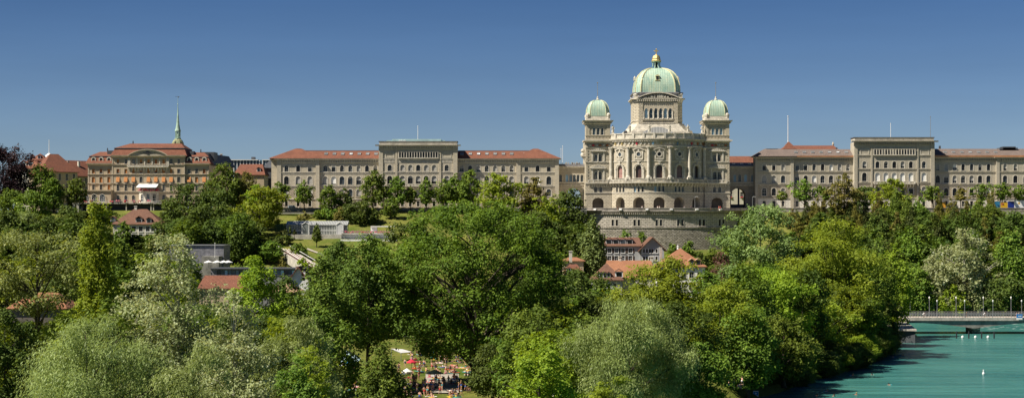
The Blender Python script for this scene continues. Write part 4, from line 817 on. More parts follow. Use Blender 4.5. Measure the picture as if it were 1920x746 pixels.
for i in range(9): 
    t = -1.1+2.2*i/8; flowers(279+24*sin(t), 358.2, HYY+3.2-5.9*cos(t), 1.6, 1.1, 'pink' if i % 3 else 'flower', HT, 50+i, 'balcony_flowers')
m = MB(); m.add([(hx(261), HYY-.1, hz(344.6)), (hx(297.5), HYY-.1, hz(344.6)), (hx(296), HYY-3.6, hz(351.5)), (hx(258), HYY-3.6, hz(351.5)), (hx(261), HYY-.1, hz(345.2)), (hx(297.5), HYY-.1, hz(345.2)), (hx(296), HYY-3.55, hz(352.4)), (hx(258), HYY-3.55, hz(352.4))], [(0, 1, 2, 3), (4, 7, 6, 5), (2, 3, 7, 6), (0, 3, 7, 4), (1, 2, 6, 5)]); m.build('white_awning', MT['white'], HT)
# slim church spire behind the hotel
SY = 830.0; sxp = X(333.5, SY); sz = lambda p: Z(p, SY)
SP = root('church_spire', 'slender green copper church spire with open lantern behind the red hotel roof', 'church spire', (sxp, SY, TZ))
m = MB(); m.box(sxp-2.8, sxp+2.8, SY-2.8, SY+2.8, TZ, sz(276)); m.build('tower', MT['stone'], SP)
m = MB(); m.loft([sqring(sxp, SY, h, h*.45, sz(z)) for h, z in ((2.9, 282), (2.7, 274), (2.4, 268), (1.9, 263.5), (1.2, 260.6), (1.15, 260))]); m.build('lower_dome', MT['verd'], SP)
m = MB()
for i in range(8): a = 2*PI*(i+.5)/8; m.tube([(sxp+1.05*cos(a), SY+1.05*sin(a), sz(260.3)), (sxp+1.05*cos(a), SY+1.05*sin(a), sz(246))], .16, 5)
m.lathe((sxp, SY, 0), [(1.5, sz(260.6)), (1.5, sz(259.3))], 8); m.lathe((sxp, SY, 0), [(.45, sz(260)), (.5, sz(254)), (.3, sz(250)), (.1, sz(249))], 8); m.build('open_lantern', MT['verd2'], SP)
m = MB(); m.lathe((sxp, SY, 0), [(1.35, sz(246.6)), (1.4, sz(245.4)), (1.0, sz(241)), (.72, sz(234)), (.5, sz(224)), (.28, sz(212)), (.12, sz(198)), (.12, sz(196.8)), (.28, sz(195.8)), (.1, sz(194.6)), (.05, sz(182))], 8, PI/8); m.build('spire', MT['verd2'], SP)
m = MB(); m.tube([(sxp-1.2, SY, sz(181.5)), (sxp+.9, SY, sz(181.5))], .06, 4); m.lathe((sxp+.2, SY, sz(182.5)), [(.02, -.3), (.3, 0), (.02, .3)], 5); m.build('weather_vane', MT['black'], SP)

# ---------------------------------------------------------------- generic houses
def house(name, label, px0, px1, Y, D, yE, yR, zb, wall, roof, hip=2.0, gable=None, wins=(), ov=.6, dorm=(), chim=(), ww=1.0, wh=1.5, cat='house', frame='frame', dm='white', group=None, dmat=None, shut=None):
    """px0..px1 at depth Y, eaves / ridge pixel rows yE, yR, depth D metres, hip = how far the ridge is pulled in (m); gable='x' ridge along x, 'y' ridge towards the viewer"""
    x0, x1 = X(px0, Y), X(px1, Y); ze = Z(yE, Y); zr = Z(yR, Y+(D/2 if gable != 'y' else 0)); r = root(name, label, cat, ((x0+x1)/2, Y+D/2, zb), group)
    fn = lambda u, d, z: (u, Y+d, z); m = MB(fn)
    zs_ = sorted(set(z for _, z in wins)); zcur = zb
    for z in zs_:
        zw = Z(z, Y); ops = [(X(p, Y), ww, zw, zw+wh, 'rect') for p, q in wins if q == z]
        m.row(x0, x1, zcur, zw+wh+.3, ops, .25) if False else None
    rowsz = sorted([Z(z, Y) for z in zs_])
    for i, zw in enumerate(rowsz):
        ops = [(X(p, Y), ww, zw, zw+wh, 'rect') for p, q in wins if abs(Z(q, Y)-zw) < 1e-6]; top = min(zw+wh+.3, ze) if i < len(rowsz)-1 else ze
        m.row(x0, x1, zcur, top, ops, .25); zcur = top
        for u, w, a, b, kd in ops:
            o = win(r, u, a, w, wh, 'rect', fn, bars=(1, 1), frame=frame, sur=(.14, .05), surmat='white' if wall != 'white' else 'concrete', dep=.2)
            if shut:
                s = MB(fn)
                for sx in (-1, 1): s.box(u+sx*(w/2+.18)-.0+(-.5 if sx < 0 else 0), u+sx*(w/2+.18)+(.5 if sx > 0 else 0), -.1, -.02, a, b)
                s.build('shutters', MT[shut], r)
    if not rowsz: m.row(x0, x1, zb, ze, [], .25)
    for xx in (x0, x1): m.add([(xx, 0, zb), (xx, D, zb), (xx, D, ze), (xx, 0, ze)], [(0, 1, 2, 3)])
    m.add([(x0, D, zb), (x1, D, zb), (x1, D, ze), (x0, D, ze)], [(0, 1, 2, 3)])
    if gable == 'y': m.add([(x0, 0, ze), (x1, 0, ze), ((x0+x1)/2, 0, zr)], [(0, 1, 2)])
    m.build('wall', MT[wall], r)
    m = MB(); m.box(x0+.3, x1-.3, Y+.28, Y+D-.3, zb, ze-.05); m.build('inner_mass', MT['darkwall'], r)
    m = MB(); t = .28
    if gable == 'y':
        xm = (x0+x1)/2; sl = (zr-ze)/(xm-x0)
        for s in (-1, 1):
            e = xm+s*((xm-x0)+ov); zz = ze-sl*ov; m.loft([[(xm, y, zr+.05), (e, y, zz+.05), (e, y, zz+.05+t), (xm, y, zr+.05+t)] for y in (Y-ov, Y+D+ov)])
    else:
        hp = max(.05, hip); pk = (x0+hp, x1-hp) if hp*2 < (x1-x0) else ((x0+x1)/2-.05, (x0+x1)/2+.05)
        m.loft([rect(x0-ov, x1+ov, Y-ov, Y+D+ov, ze-.12), rect(x0-ov, x1+ov, Y-ov, Y+D+ov, ze+.1), rect(pk[0], pk[1], Y+D/2-.05, Y+D/2+.05, zr)])
    rf = m.build('roof', MT[roof], r)
    for p, q, dw in dorm:          # dormers standing on the front slope: px, sill py, width m
        x = X(p, Y); z = Z(q, Y); f = max(0, min(1, (z-ze)/(zr-ze))); y = Y-ov+(D/2+ov)*f; h = 1.5
        m = MB(); m.box(x-dw/2, x+dw/2, y, y+2.6, z-.1, z+h); o = m.build('dormer', MT[dm], r)
        m = MB(); m.loft([[(x-dw/2-.25, yy, z+h), (x, yy, z+h+dw*.42), (x+dw/2+.25, yy, z+h), (x+dw/2+.25, yy, z+h-.15), (x, yy, z+h+dw*.42-.2), (x-dw/2-.25, yy, z+h-.15)] for yy in (y-.3, y+3.2)]); m.build('dormer_roof', MT[dmat or roof], o)
        m = MB(); m.box(x-dw*.36, x+dw*.36, y-.04, y-.003, z+.15, z+h-.2); m.build('pane', MT['glass'], o)
    for p, q, hgt in chim:
        x = X(p, Y); z = Z(q, Y+D/2); m = MB(); m.box(x-.45, x+.45, Y+D/2-.4, Y+D/2+.4, z-hgt-2.5, z); m.box(x-.6, x+.6, Y+D/2-.55, Y+D/2+.55, z-.25, z+.003); m.build('chimney', MT['cream'], r)
    return r
# behind the hotel, far left
house('corner_mansion', 'pale old mansion with red hipped roof and dormers behind the dark beech', 28, 100, 838, 22, 316, 288, TZ, 'cream', 'red2', 9, wins=[(p, q) for p in (38, 46, 55, 64, 73, 82) for q in (342, 330)], dorm=[(42, 311, 2.6), (56, 311, 2.6), (71, 311, 2.6), (52, 297, 1.2), (66, 297, 1.2)], cat='mansion')
def rot_house(name, label, cat, px, Y, rz, L, D, yE, yR, wall, roof, hip, nw, chim=0):
    x = X(px, Y); ze, zr = Z(yE, Y)-TZ, Z(yR, Y)-TZ; r = root(name, label, cat, (0, 0, 0)); m = MB(); ops = []
    nr = 4; hh = ze/nr
    for k in range(nr):
        o_ = [(-L/2+L*(i+.5)/nw, 1.1, k*hh+.9, k*hh+hh-.7, 'rect') for i in range(nw)]; m.row(-L/2, L/2, k*hh, (k+1)*hh, o_, .3); ops += o_
    for xx in (-L/2, L/2): m.add([(xx, 0, 0), (xx, D, 0), (xx, D, ze), (xx, 0, ze)], [(0, 1, 2, 3)])
    m.build('wall', MT[wall], r, (0, 0, 0)); m = MB(); m.box(-L/2+.3, L/2-.3, .31, D, 0, ze-.1); m.build('inner_mass', MT['darkwall'], r, (0, 0, 0))
    for u, w, a, b, kd in ops: win(r, u, a, w, b-a, 'rect', lambda u, d, z: (u, d, z), sur=(.15, .05), dep=.25)
    m = MB(); m.loft([rect(-L/2-.7, L/2+.7, -.7, D+.7, ze-.1), rect(-L/2-.7, L/2+.7, -.7, D+.7, ze+.15), rect(-L/2+hip, L/2-hip, D/2-.1, D/2+.1, zr)]); m.build('roof', MT[roof], r, (0, 0, 0))
    for i in range(chim): m = MB(); u = -L/2+L*(i+1)/(chim+1); m.box(u-.5, u+.5, D*.3-.4, D*.3+.4, ze+1, zr-.5); m.build('dormer', MT['cream'], r, (0, 0, 0))
    r.location = (x, Y, TZ); r.rotation_euler.z = rz; WL[r.name] = Vector((x, Y, TZ)); return r
rot_house('corner_mansion', 'narrow red hipped roof corner house with roof finials between the two mansions', 'mansion', 112, 836, math.radians(35), 17, 14, 323, 288, 'hotel', 'red2', 6.5, 5)
rot_house('corner_mansion', 'grey stone mansion receding under a long brown tiled roof beside the hotel', 'mansion', 150, 850, math.radians(52), 44, 16, 331, 300, 'hotel', 'red2', 3, 13, 6)
m = MB(); xx = X(133, 858); m.box(X(120, 858), X(147, 858), 858, 870, TZ, Z(305, 858)); m.box(X(124, 858), X(143, 858), 858, 866, Z(305, 858), Z(301, 858)); o = m.build('office_block', MT['white'], None, (xx, 860, TZ)); tag(o, 'flat roofed white block showing above the brown roofs near the hotel', 'office block')
m = MB(); m.lathe((X(92, 880), 880, 0), [(2.2, TZ), (2.2, Z(298, 880)), (1.7, Z(291, 880)), (.15, Z(287, 880)), (.1, Z(262, 880))], 10); o = m.build('mast', MT['white'], None, (X(92, 880), 880, TZ)); tag(o, 'thin radio mast on a white cap between the red roofs', 'mast')
# behind the bright trees, between the hotel and the left wing
house('town_house', 'red tiled house with a square chimney directly right of the hotel', 399, 428, 800, 14, 312, 296, TZ, 'hotel', 'red', 6, chim=[(410, 288.5, 2)])
m = MB(); Y0 = 850; m.box(X(425, Y0), X(508, Y0), Y0, Y0+20, TZ, Z(300.5, Y0)); m.build
ob = root('office_block', 'modern glass office block with white roof edge far behind the bright trees', 'office block', (X(465, Y0), Y0, TZ))
m.build('glass_facade', MT['glass_b'], ob)
m = MB(); m.box(X(430, Y0), X(484, Y0), Y0-.8, Y0+20, Z(300.5, Y0), Z(299.3, Y0)); m.box(X(492, Y0), X(506, Y0), Y0-.8, Y0+20, Z(300.5, Y0), Z(299.3, Y0))
for i in range(14): p = X(426+6*i, Y0); m.box(p, p+.3, Y0-.3, Y0-.01, TZ, Z(300.6, Y0))
m.build('roof_edge', MT['white'], ob)
m = MB(); m.box(X(470, Y0), X(476, Y0), Y0+2, Y0+6, Z(300, Y0), Z(294, Y0)); m.build('plant_box', MT['slate'], ob)
house('town_house', 'brown red tiled roof with small white vents below the office block', 440, 495, 815, 14, 328, 308, TZ, 'hotel', 'red2', 1.5, dorm=[(484, 322, 1.6)])
house('town_house', 'dark grey roofed house edge left of the long government building', 494, 512, 830, 14, 315, 300, TZ, 'slate', 'slate', 3)
# mid-ground houses on and under the slope
house('mansard_house', 'white house with a broad brown hipped roof and dormers below the hotel', 212, 302, 690, 13, 420.5, 392, 19, 'cream', 'brown', 6.5, wins=[(p, q) for p in (238, 251, 264, 277, 287, 296) for q in (434, 448)], dorm=[(260, 417, 2.4), (279, 418, 1.8), (207+4, 416, 1.8)], ww=1.5, wh=1.9, dm='lilac', chim=[(248, 386, 1)])
house('gabled_house', 'pale house with a broad brown gable and four dormers at the foot of the bastion', 1202, 1245, 606, 14, 466.5, 446, 9, 'lilac', 'brown', gable='y', wins=[(p, q) for p in (1207.5, 1213, 1218.5, 1223.5, 1231) for q in (474, 488)], ww=.7, wh=1.3, ov=1.0, frame='frame_d')
house('gabled_house', 'long blue-grey house wing with four round dormers and rows of shutters', 1135, 1201, 607, 12, 461, 445, 9, 'lilac', 'brown', .1, wins=[(p, q) for p in (1143, 1156, 1168, 1182) for q in (474, 488)], dorm=[(1142, 457.5, 2.0), (1155, 457.5, 2.0), (1168, 457.5, 2.0), (1181, 457.5, 2.0)], ww=1.2, wh=1.5, chim=[(1138.5, 441.5, 1)], shut='frame_d', dm='lilac')
house('tiled_hall', 'long low hall with a bright orange tiled roof in front of the blue-grey wing', 1138, 1226, 572, 15, 516, 488, 6, 'cream', 'orange', .3, chim=[(1165, 480.5, .6), (1229-4, 481, .6)], dorm=[])
house('pyramid_roof_house', 'tall house with an orange pyramid roof and white finial in front of the bastion', 1236, 1322, 580, 14, 500, 465, 6, 'white', 'orange', 20, wins=[(p, q) for p in (1270, 1283, 1297, 1312) for q in (521, 540)], chim=[], dorm=[(1297, 497, 1.6), (1309, 497, 1.6)], ww=1.4, wh=1.8, dm='salmon', dmat='salmon')
m = MB(); m.lathe((X(1271, 587), 587, 0), [(.35, Z(467, 587)), (.2, Z(464, 587)), (.4, Z(462.5, 587)), (.1, Z(461, 587)), (.06, Z(457.5, 587))], 6); o = m.build('roof_ornament', MT['white'], None, (X(1271, 587), 587, Z(467, 587))); tag(o, 'white finial on the tip of the orange pyramid roof', 'finial')
m = MB(); m.box(X(1237.2, 590), X(1241.6, 590), 590, 591, 6, Z(463.5, 590)); o = m.build('chimney_stack', MT['concrete'], None, (X(1239.4, 590), 590.5, 6)); tag(o, 'tall freestanding square chimney stack between the pale gable and the pyramid roof', 'chimney')
house('row_house', 'brown roofed old house with white dormers right of the dark poplar', 1112, 1166, 540, 12, 525, 493, 4, 'lilac', 'brown', 5, dorm=[(1127, 521, 1.1), (1134.5, 521, 1.1), (1141, 521, 1.1), (1161, 519, 2.2)], wins=[(p, 541) for p in (1120, 1131, 1142, 1153)])
house('row_house', 'narrow brown roofed house showing a pale wall left of the dark poplar', 1060, 1092, 552, 11, 512, 495, 4, 'hotel', 'red2', 1.5, dorm=[(1066, 512, 1.4)], chim=[(1071, 470, 1)])
house('row_house', 'low house with pale walls and orange roof strip beyond the dark poplar', 1056, 1094, 585, 10, 489, 482, 6, 'hotel', 'orange', 2, chim=[])
house('row_house', 'small terracotta roofed lean-to at the foot of the orange roofed hall', 1158, 1192, 545, 6, 521, 509, 4, 'cream', 'orange', .2)
# left middle ground
house('tiled_barn', 'low building with a weathered orange roof glimpsed behind the olive tree', 18, 122, 380, 12, 578, 548, 3, 'darkwall', 'orange', 3)
house('tiled_barn', 'long salmon and orange roof glimpsed behind the silver poplar', 374, 452, 500, 14, 541, 516, 4, 'hotel', 'red', .3, chim=[(428, 520, .5)])
house('tiled_barn', 'flat pitched salmon roof right of the yellow-green maple', 506, 556, 490, 12, 547, 528, 4, 'darkwall', 'salmon', 5)
house('white_gable_house', 'small white gabled house with red roof edge and one attic window', 541, 578, 520, 12, 526, 501.5, 5, 'white', 'red2', gable='y', ov=.9, wins=[(569, 518)], ww=.9, wh=1.3, chim=[(553, 498, 1)])
r = root('long_hall', 'long low grey hall with a strip of pale windows behind the orange roofs', 'hall', (X(520, 560), 560, 5)); fn = lambda u, d, z: (u, 560+d, z); z_ = lambda p: Z(p, 560)
m = MB(fn); ops = [(X(p, 560), .95, z_(515), z_(506.5), 'rect') for p in range(410, 562, 7)]; m.row(X(395, 560), X(570, 560), 5, z_(504), ops, .3); m.build('wall', MT['lead'], r)
for u, w, zs, zt, kd in ops: win(r, u, zs, w, zt-zs, 'rect', fn, glass='glass_b', bars=None, sur=(.1, .04), surmat='slate', dep=.2)
m = MB(fn); m.box(X(394, 560), X(571, 560), -.6, 14, z_(504), z_(502.6)); m.loft([rect(X(394, 560), X(571, 560), 559.4, 574, z_(502.6)), rect(X(394, 560), X(571, 560), 566, 574, z_(496.8))]); m.build('roof', MT['slate'], r)
m = MB(fn); m.box(X(395, 560)+.1, X(570, 560)-.1, .31, 13.6, 5, z_(504)-.02); m.build('inner_mass', MT['darkwall'], r)
r = root('flat_block', 'blank grey rendered block with a low annex behind the silver poplar top', 'building', (X(380, 620), 620, 9))
m = MB(); m.box(X(318, 620), X(419.5, 620), 620, 634, 9, Z(460, 620)); m.build('wall', MT['lead'], r)
m = MB(); m.box(X(380, 615), X(412, 615), 613, 620, 9, Z(480, 615)); m.build('annex', MT['concrete_d'], r)
m = MB(); m.box(X(317, 620), X(420.5, 620), 619.6, 634.4, Z(460, 620), Z(459, 620)); m.build('roof_edge', MT['metal'], r)
pole(403, 455, 482, 611, 'white pole standing before the blank grey block', rad=.08)
r = root('long_terrace_wall', 'pale horizontal terrace wall glimpsed between the left hand trees', 'wall', (X(160, 640), 640, 12))
m = MB(); m.box(X(60, 640), X(330, 640), 640, 642, 9, Z(476, 640)); m.box(X(60, 640), X(330, 640), 639.6, 642.4, Z(476, 640), Z(474.6, 640)); m.build('wall_face', MT['lilac'], r)
UM = None
def parasol_mesh(r_=1.5, h=2.2, mat='white', flatn=8):
    m = MB(); m.lathe((0, 0, 0), [(.04, 0), (.04, h+.3)], 6); a = m
    c = MB(); n = flatn; c.add([(0, 0, h+.45)]+[(r_*cos(2*PI*i/n), r_*sin(2*PI*i/n), h-.15) for i in range(n)]+[(r_*cos(2*PI*i/n), r_*sin(2*PI*i/n), h-.35) for i in range(n)]+[(0, 0, h+.35)],
        [(0, 1+i, 1+(i+1) % n) for i in range(n)]+[(1+i, 1+n+i, 1+n+(i+1) % n, 1+(i+1) % n) for i in range(n)]+[(1+2*n, 1+n+(i+1) % n, 1+n+i) for i in range(n)])
    return raw_mesh(a, 'pole', MT['metal']), raw_mesh(c, 'canopy', None)
PM = parasol_mesh(); PM2 = parasol_mesh(.95, 1.9)
def parasol(x, y, z, mat, label, group=None, big=True):
    r = root('parasol', label, 'parasol', (x, y, z), group); a, c = PM if big else PM2; sub_obj('pole', a, r); sub_obj('canopy', c, r, MT[mat]); return r
for i, px in enumerate((391, 407, 419.5, 428)): parasol(X(px, 600), 600, Z(491, 600)-2.1, 'white', 'white parasol in the row before the blank grey block, %s' % ('leftmost', 'second from the left', 'second from the right', 'rightmost')[i], 'white parasols before the grey block')
# colonnade of pillars along the promenade, far left
for i, px in enumerate((107.5, 114.5, 123, 139, 146)):
    m = MB(); x = X(px, 735); m.box(x-.45, x+.45, 734.6, 735.4, Z(398, 735), Z(382, 735)); m.box(x-.6, x+.6, 734.45, 735.55, Z(382, 735), Z(380.8, 735))
    o = m.build('stone_pillar', MT['concrete'], None, (x, 735, Z(398, 735))); tag(o, 'pale stone pillar of the promenade railing at far left, %s' % ('first from the left', 'second from the left', 'in the middle', 'second from the right', 'first from the right')[i], 'pillar', 'stone pillars of the promenade railing')
# greenhouse on the slope
GY = 692.0; gx = lambda p: X(p, GY); gz = lambda p: Z(p, GY)
r = root('greenhouse', 'long white framed greenhouse with a lean-to glass roof on the slope', 'greenhouse', (gx(590), GY, gz(439)))
m = MB(); m.box(gx(537), gx(651), GY+.1, GY+6, gz(440), gz(421)); m.build('glass_wall', MT['ghglass'], r)
m = MB(); m.loft([rect(gx(536), gx(652), GY-.3, GY+6.4, gz(421.6)), rect(gx(536), gx(652), GY+4.5, GY+6.4, gz(414.2))]); m.build('glass_roof', MT['ghglass'], r)
m = MB()
for i in range(39): p = gx(537+3*i); m.box(p-.06, p+.06, GY, GY+.095, gz(440), gz(421.5)); m.loft([[(p-.06, GY-.35, gz(421.4)), (p+.06, GY-.35, gz(421.4)), (p+.06, GY+4.5, gz(414.1)), (p-.06, GY+4.5, gz(414.1))], [(p-.06, GY-.35, gz(421.0)), (p+.06, GY-.35, gz(421.0)), (p+.06, GY+4.5, gz(413.7)), (p-.06, GY+4.5, gz(413.7))]])
for zc in (440, 432, 421.4): m.box(gx(537), gx(651), GY-.04, GY+.09, gz(zc)-.12, gz(zc)+.12)
for px in (574, 638): m.box(gx(px-7), gx(px-5.6), GY-2.5, GY, gz(440), gz(421)); m.box(gx(px+5.6), gx(px+7), GY-2.5, GY, gz(440), gz(421)); m.tube([(gx(px-7), GY-2.5, gz(421)), (gx(px), GY-2.5, gz(416.6)), (gx(px+7), GY-2.5, gz(421))], .12, 4)
m.build('white_frame', MT['gh'], r)
for i, px in enumerate((574, 638)): m = MB(); m.prism([(gx(px-6.6), gz(440)), (gx(px+6.6), gz(440)), (gx(px+6.6), gz(421)), (gx(px), gz(417)), (gx(px-6.6), gz(421))], GY-2.4, GY-.1); m.build('glazed_porch', MT['ghglass'], r)
TY = 686.0; tx = lambda p: X(p, TY); tz = lambda p: Z(p, TY)
r = root('garden_terrace', 'white edged garden terrace with planters beside the greenhouse', 'terrace', (tx(690), TY, tz(446)))
m = MB(); m.box(tx(545), tx(640), TY+.3, TY+6, tz(450), tz(439.6)); m.box(tx(640), tx(738), TY, TY+6, tz(439), tz(437)); m.build('slab', MT['concrete'], r)
m = MB(); m.box(tx(640), tx(738), TY+1.2, TY+6, tz(449), tz(439.1)); m.build('lower_front', MT['ghglass'], r)
m = MB(); m.box(tx(640), tx(745), TY-3, TY+1, tz(452), tz(448.6)); m.build('lower_ledge', MT['white'], r)
m = MB(); m.box(tx(693), tx(746), TY+5, TY+9, tz(425.3), tz(423.6)); m.box(tx(693), tx(705), TY+5.5, TY+8, tz(437), tz(425.3)); m.build('flat_canopy', MT['white'], r)
m = MB()
for i in range(40): p = tx(641+2.5*i); m.box(p-.04, p+.04, TY, TY+.1, tz(437), tz(433))
m.box(tx(640), tx(740), TY-.02, TY+.12, tz(433.2), tz(432.6)); m.build('railing', MT['metal'], r)
for i in range(9): flowers(650+9.5*i, 437, TY+.8, 1.6, .8, 'pink' if i % 3 else 'flower', r, 90+i, 'planter_flowers')
# ---------------------------------------------------------------- terrain
BANK = [(-40, 150), (10, 250), (36, 320), (48, 340), (61, 372), (76, 404), (92, 450), (106, 497), (108.5, 520), (109.5, 545), (113, 585), (128, 612), (170, 628), (400, 645), (900, 700)]
def lerp(xs, t):
    for (a, p), (b, q) in zip(xs[:-1], xs[1:]):
        if t <= b: return p+(q-p)*max(0, (t-a))/(b-a)
    return xs[-1][1]
def bankdist(x, y):
    """signed distance to the bank, positive on the water side"""
    best = 1e9; sg = 1
    for (ax, ay), (bx, by) in zip(BANK[:-1], BANK[1:]):
        dx, dy = bx-ax, by-ay; t = max(0, min(1, ((x-ax)*dx+(y-ay)*dy)/(dx*dx+dy*dy))); px, py = ax+t*dx, ay+t*dy; d = math.hypot(x-px, y-py)
        if d < best-1e-6: best = d; sg = 1 if (dx*(y-py)-dy*(x-px)) < 0 else -1
    return best*sg
PROF_L = [(-1e4, 3), (540, 3), (600, 9), (640, 16.5), (690, 27.2), (700, 28.6), (724, 34.5), (733, 36), (738, 37.5), (1e5, 37.6)]
PROF_C = [(-1e4, 3), (540, 3), (600, 9), (660, 14), (722, 20), (734, 21.5), (742, 22), (746, 37.4), (1e5, 37.6)]
PROF_R = [(-1e4, 3), (560, 3), (620, 3), (650, 10), (700, 24), (725, 31), (733, 33.5), (739, 37.4), (1e5, 37.6)]
def ground_z(x, y):
    l, c, r = lerp(PROF_L, y), lerp(PROF_C, y), lerp(PROF_R, y)
    if x < 15: z = l
    elif x < 28: z = l+(c-l)*(x-15)/13
    elif x < 90: z = c
    elif x < 105: z = c+(r-c)*(x-90)/15
    else: z = r
    if y < 735 and x > -60:
        d = bankdist(x, y)
        if d > -14: z = min(z, 2.4-(d+2.2)*1.1 if d < 3 else -3) if d > -2.2 else min(z, 2.4+(-d-2.2)*.5)
        if x > 0 and y < 700 and d > 75 and y < 600: z = min(4, (d-75)*.5-3)
    return z
def axis_pts(lo, hi, fine0, fine1, st):
    a = list(np.arange(fine0, fine1+.1, st)); b = []; s = st; t = fine0
    while t > lo: s *= 1.6; t -= s; b.append(t)
    s = st; t = a[-1]; c = []
    while t < hi: s *= 1.6; t += s; c.append(t)
    return b[::-1]+a+c
gxs = axis_pts(-4000, 4000, -260, 330, 5); gys = axis_pts(-500, 9000, 150, 760, 5)
m = MB(); NX = len(gxs)
m.v = [(x, y, ground_z(x, y)+(0 if y > 738 or y < 0 else .25*sin(x*.31+y*.17)*sin(y*.23-x*.11))) for y in gys for x in gxs]
m.f = [(j*NX+i, j*NX+i+1, (j+1)*NX+i+1, (j+1)*NX+i) for j in range(len(gys)-1) for i in range(NX-1)]
k = NT('meadow_ground'); o = k.obj()
c = k.mix(k.ramp(k.noise(o, .05, 6), .35, .65), (.07, .115, .014), (.20, .20, .045)); c = k.mix(k.math('MULTIPLY', k.ramp(k.noise(o, .25, 5), .45, .7), .5), c, (.26, .20, .08)); c = k.mix(k.math('MULTIPLY', k.ramp(k.noise(o, 1.3, 3), .4, .7), .45), c, (.05, .08, .012))
k.l(c, k.b.inputs['Base Color']); k.b.inputs['Roughness'].default_value = .95; k.b.inputs['Specular IOR Level'].default_value = .1; k.bump(k.noise(o, 2.0, 4), .3, .8)
gr = m.build('ground', k.m, None, (0, 0, 0), smooth=True); tag(gr, 'grass and earth of the river plain and slope', None, None, 'structure')
# water
k = NT('glacial_water'); o = k.obj()
mp = k.n('ShaderNodeMapping', {'Scale': (.035, .30, 1)}); k.l(o, mp.inputs[0]); f = k.ramp(k.noise(mp.outputs[0], 1.0, 6, .65), .3, .7)
c = k.mix(f, (.028, .135, .125), (.09, .27, .235)); mp2 = k.n('ShaderNodeMapping', {'Scale': (.012, .05, 1)}); k.l(o, mp2.inputs[0]); c = k.mix(k.math('MULTIPLY', k.ramp(k.noise(mp2.outputs[0], 1, 4), .35, .7), .6), c, (.014, .095, .10))
k.l(c, k.b.inputs['Base Color']); k.b.inputs['Roughness'].default_value = .22; k.b.inputs['Specular IOR Level'].default_value = .22; k.b.inputs['IOR'].default_value = 1.33
mp3 = k.n('ShaderNodeMapping', {'Scale': (.25, .8, 1)}); k.l(o, mp3.inputs[0]); h = k.math('ADD', k.noise(mp3.outputs[0], 1.2, 5), k.math('MULTIPLY', k.noise(mp3.outputs[0], .25, 3), 2.0)); k.bump(h, .35, .8)
m = MB(); m.add([(-60, 50, 0), (1500, 50, 0), (1500, 735, 0), (-60, 735, 0)], [(0, 1, 2, 3)]); w = m.build('river', k.m, None, (0, 0, 0)); tag(w, 'turquoise river water', None, None, 'structure')
# rapids beyond the bridge
m = MB(); rr = random.Random(4)
k = NT('river_foam'); o = k.obj(); k.b.inputs['Base Color'].default_value = (.55, .70, .66, 1); k.b.inputs['Roughness'].default_value = .6
for i in range(120):
    x, y = rr.uniform(142, 200), rr.uniform(556, 590); L, W = rr.uniform(.5, 3), rr.uniform(.1, .35); m.add([(x, y, .03), (x+L*.5, y-W, .035), (x+L, y+.1, .03), (x+L*.5, y+W, .05)], [(0, 1, 2, 3)])
o = m.build('river_foam', k.m, None, (0, 0, 0)); tag(o, 'white water streaks beyond the bridge pier', None, None, 'stuff')
# promenade terrace floor, parapets and bastion
m = MB(); m.box(X(430, 745), X(1100), 739.6, 775, TZ-.05, TZ+.03); m.box(X(1095), X(1960), 739.6, 775, TZ-.05, TZ+.03); o = m.build('pavement', MT['gravel'], None, (0, 0, 0)); tag(o, 'gravel promenade along the buildings', None, None, 'structure')
def par(px0, px1, Y, zb, label, steps=False, mat='concrete'):
    r = root('parapet_wall', label, 'wall', (X(px0, Y), Y, zb)); x0, x1 = X(px0, Y), X(px1, Y)
    m = MB(); m.box(x0, x1, Y, Y+.6, zb, TZ+.75); m.build('wall_face', MT[mat], r)
    m = MB(); m.box(x0, x1, Y-.15, Y+.75, TZ+.75, TZ+1.0); m.build('coping', MT['parapet'], r); return r
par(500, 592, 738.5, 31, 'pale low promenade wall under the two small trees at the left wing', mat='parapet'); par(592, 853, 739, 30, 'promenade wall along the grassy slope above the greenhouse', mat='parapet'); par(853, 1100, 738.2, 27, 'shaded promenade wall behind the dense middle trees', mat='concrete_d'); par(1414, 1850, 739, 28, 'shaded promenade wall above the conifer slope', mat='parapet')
r = par(1850, 1960, 738, 27, 'weathered block wall with ledges below the coloured hoardings', mat='bastion_lo')
m = MB(); x0, x1 = X(1850, 738), X(1960, 738); m.box(x0, x1, 737.3, 738, Z(402, 738), Z(399.6, 738)); m.box(x0, x1, 737.2, 738, Z(409, 738), Z(407.5, 738)); m.build('ledge', MT['concrete'], r)
# grey service wall and road below the left promenade
r = root('retaining_wall', 'grey concrete retaining wall below the promenade beside the dark bushes', 'wall', (X(530, 730), 730, 30))
m = MB(); m.box(X(505, 730), X(592, 730), 730, 731, 29, Z(407, 730)); m.build('wall_face', MT['concrete'], r); m = MB(); m.box(X(505, 730), X(592, 730), 729, 731.2, Z(401, 730), Z(398, 730)); m.build('coping', MT['concrete_d'], r)
BR = root('bastion_wall', 'great rusticated bastion wall with paired windows carrying the parliament terrace', 'wall', (X(1233, 740), 742, 20))
RB = 62.0; XB = X(1240, 738); UB = 38.0; YB = 736.0+RB
bas = lambda u, d, z: (XB+(RB-d)*sin(u/RB), YB-(RB-d)*cos(u/RB), z)
zB = lambda p: Z(p, 737)
wins = []
for px in (1153, 1193.5, 1234.5, 1275, 1316, 1354.5): u0 = RB*math.asin((X(px, 738)-XB)/RB); wins += [(u0-.85, 1.0, zB(423.5), zB(411.5), 'rect'), (u0+.85, 1.0, zB(423.5), zB(411.5), 'rect')]
m = MB(bas); m.row(-UB, UB, zB(427), zB(397), wins, .5, 8, 1.8); m.build('upper_wall', MT['bastion'], BR)
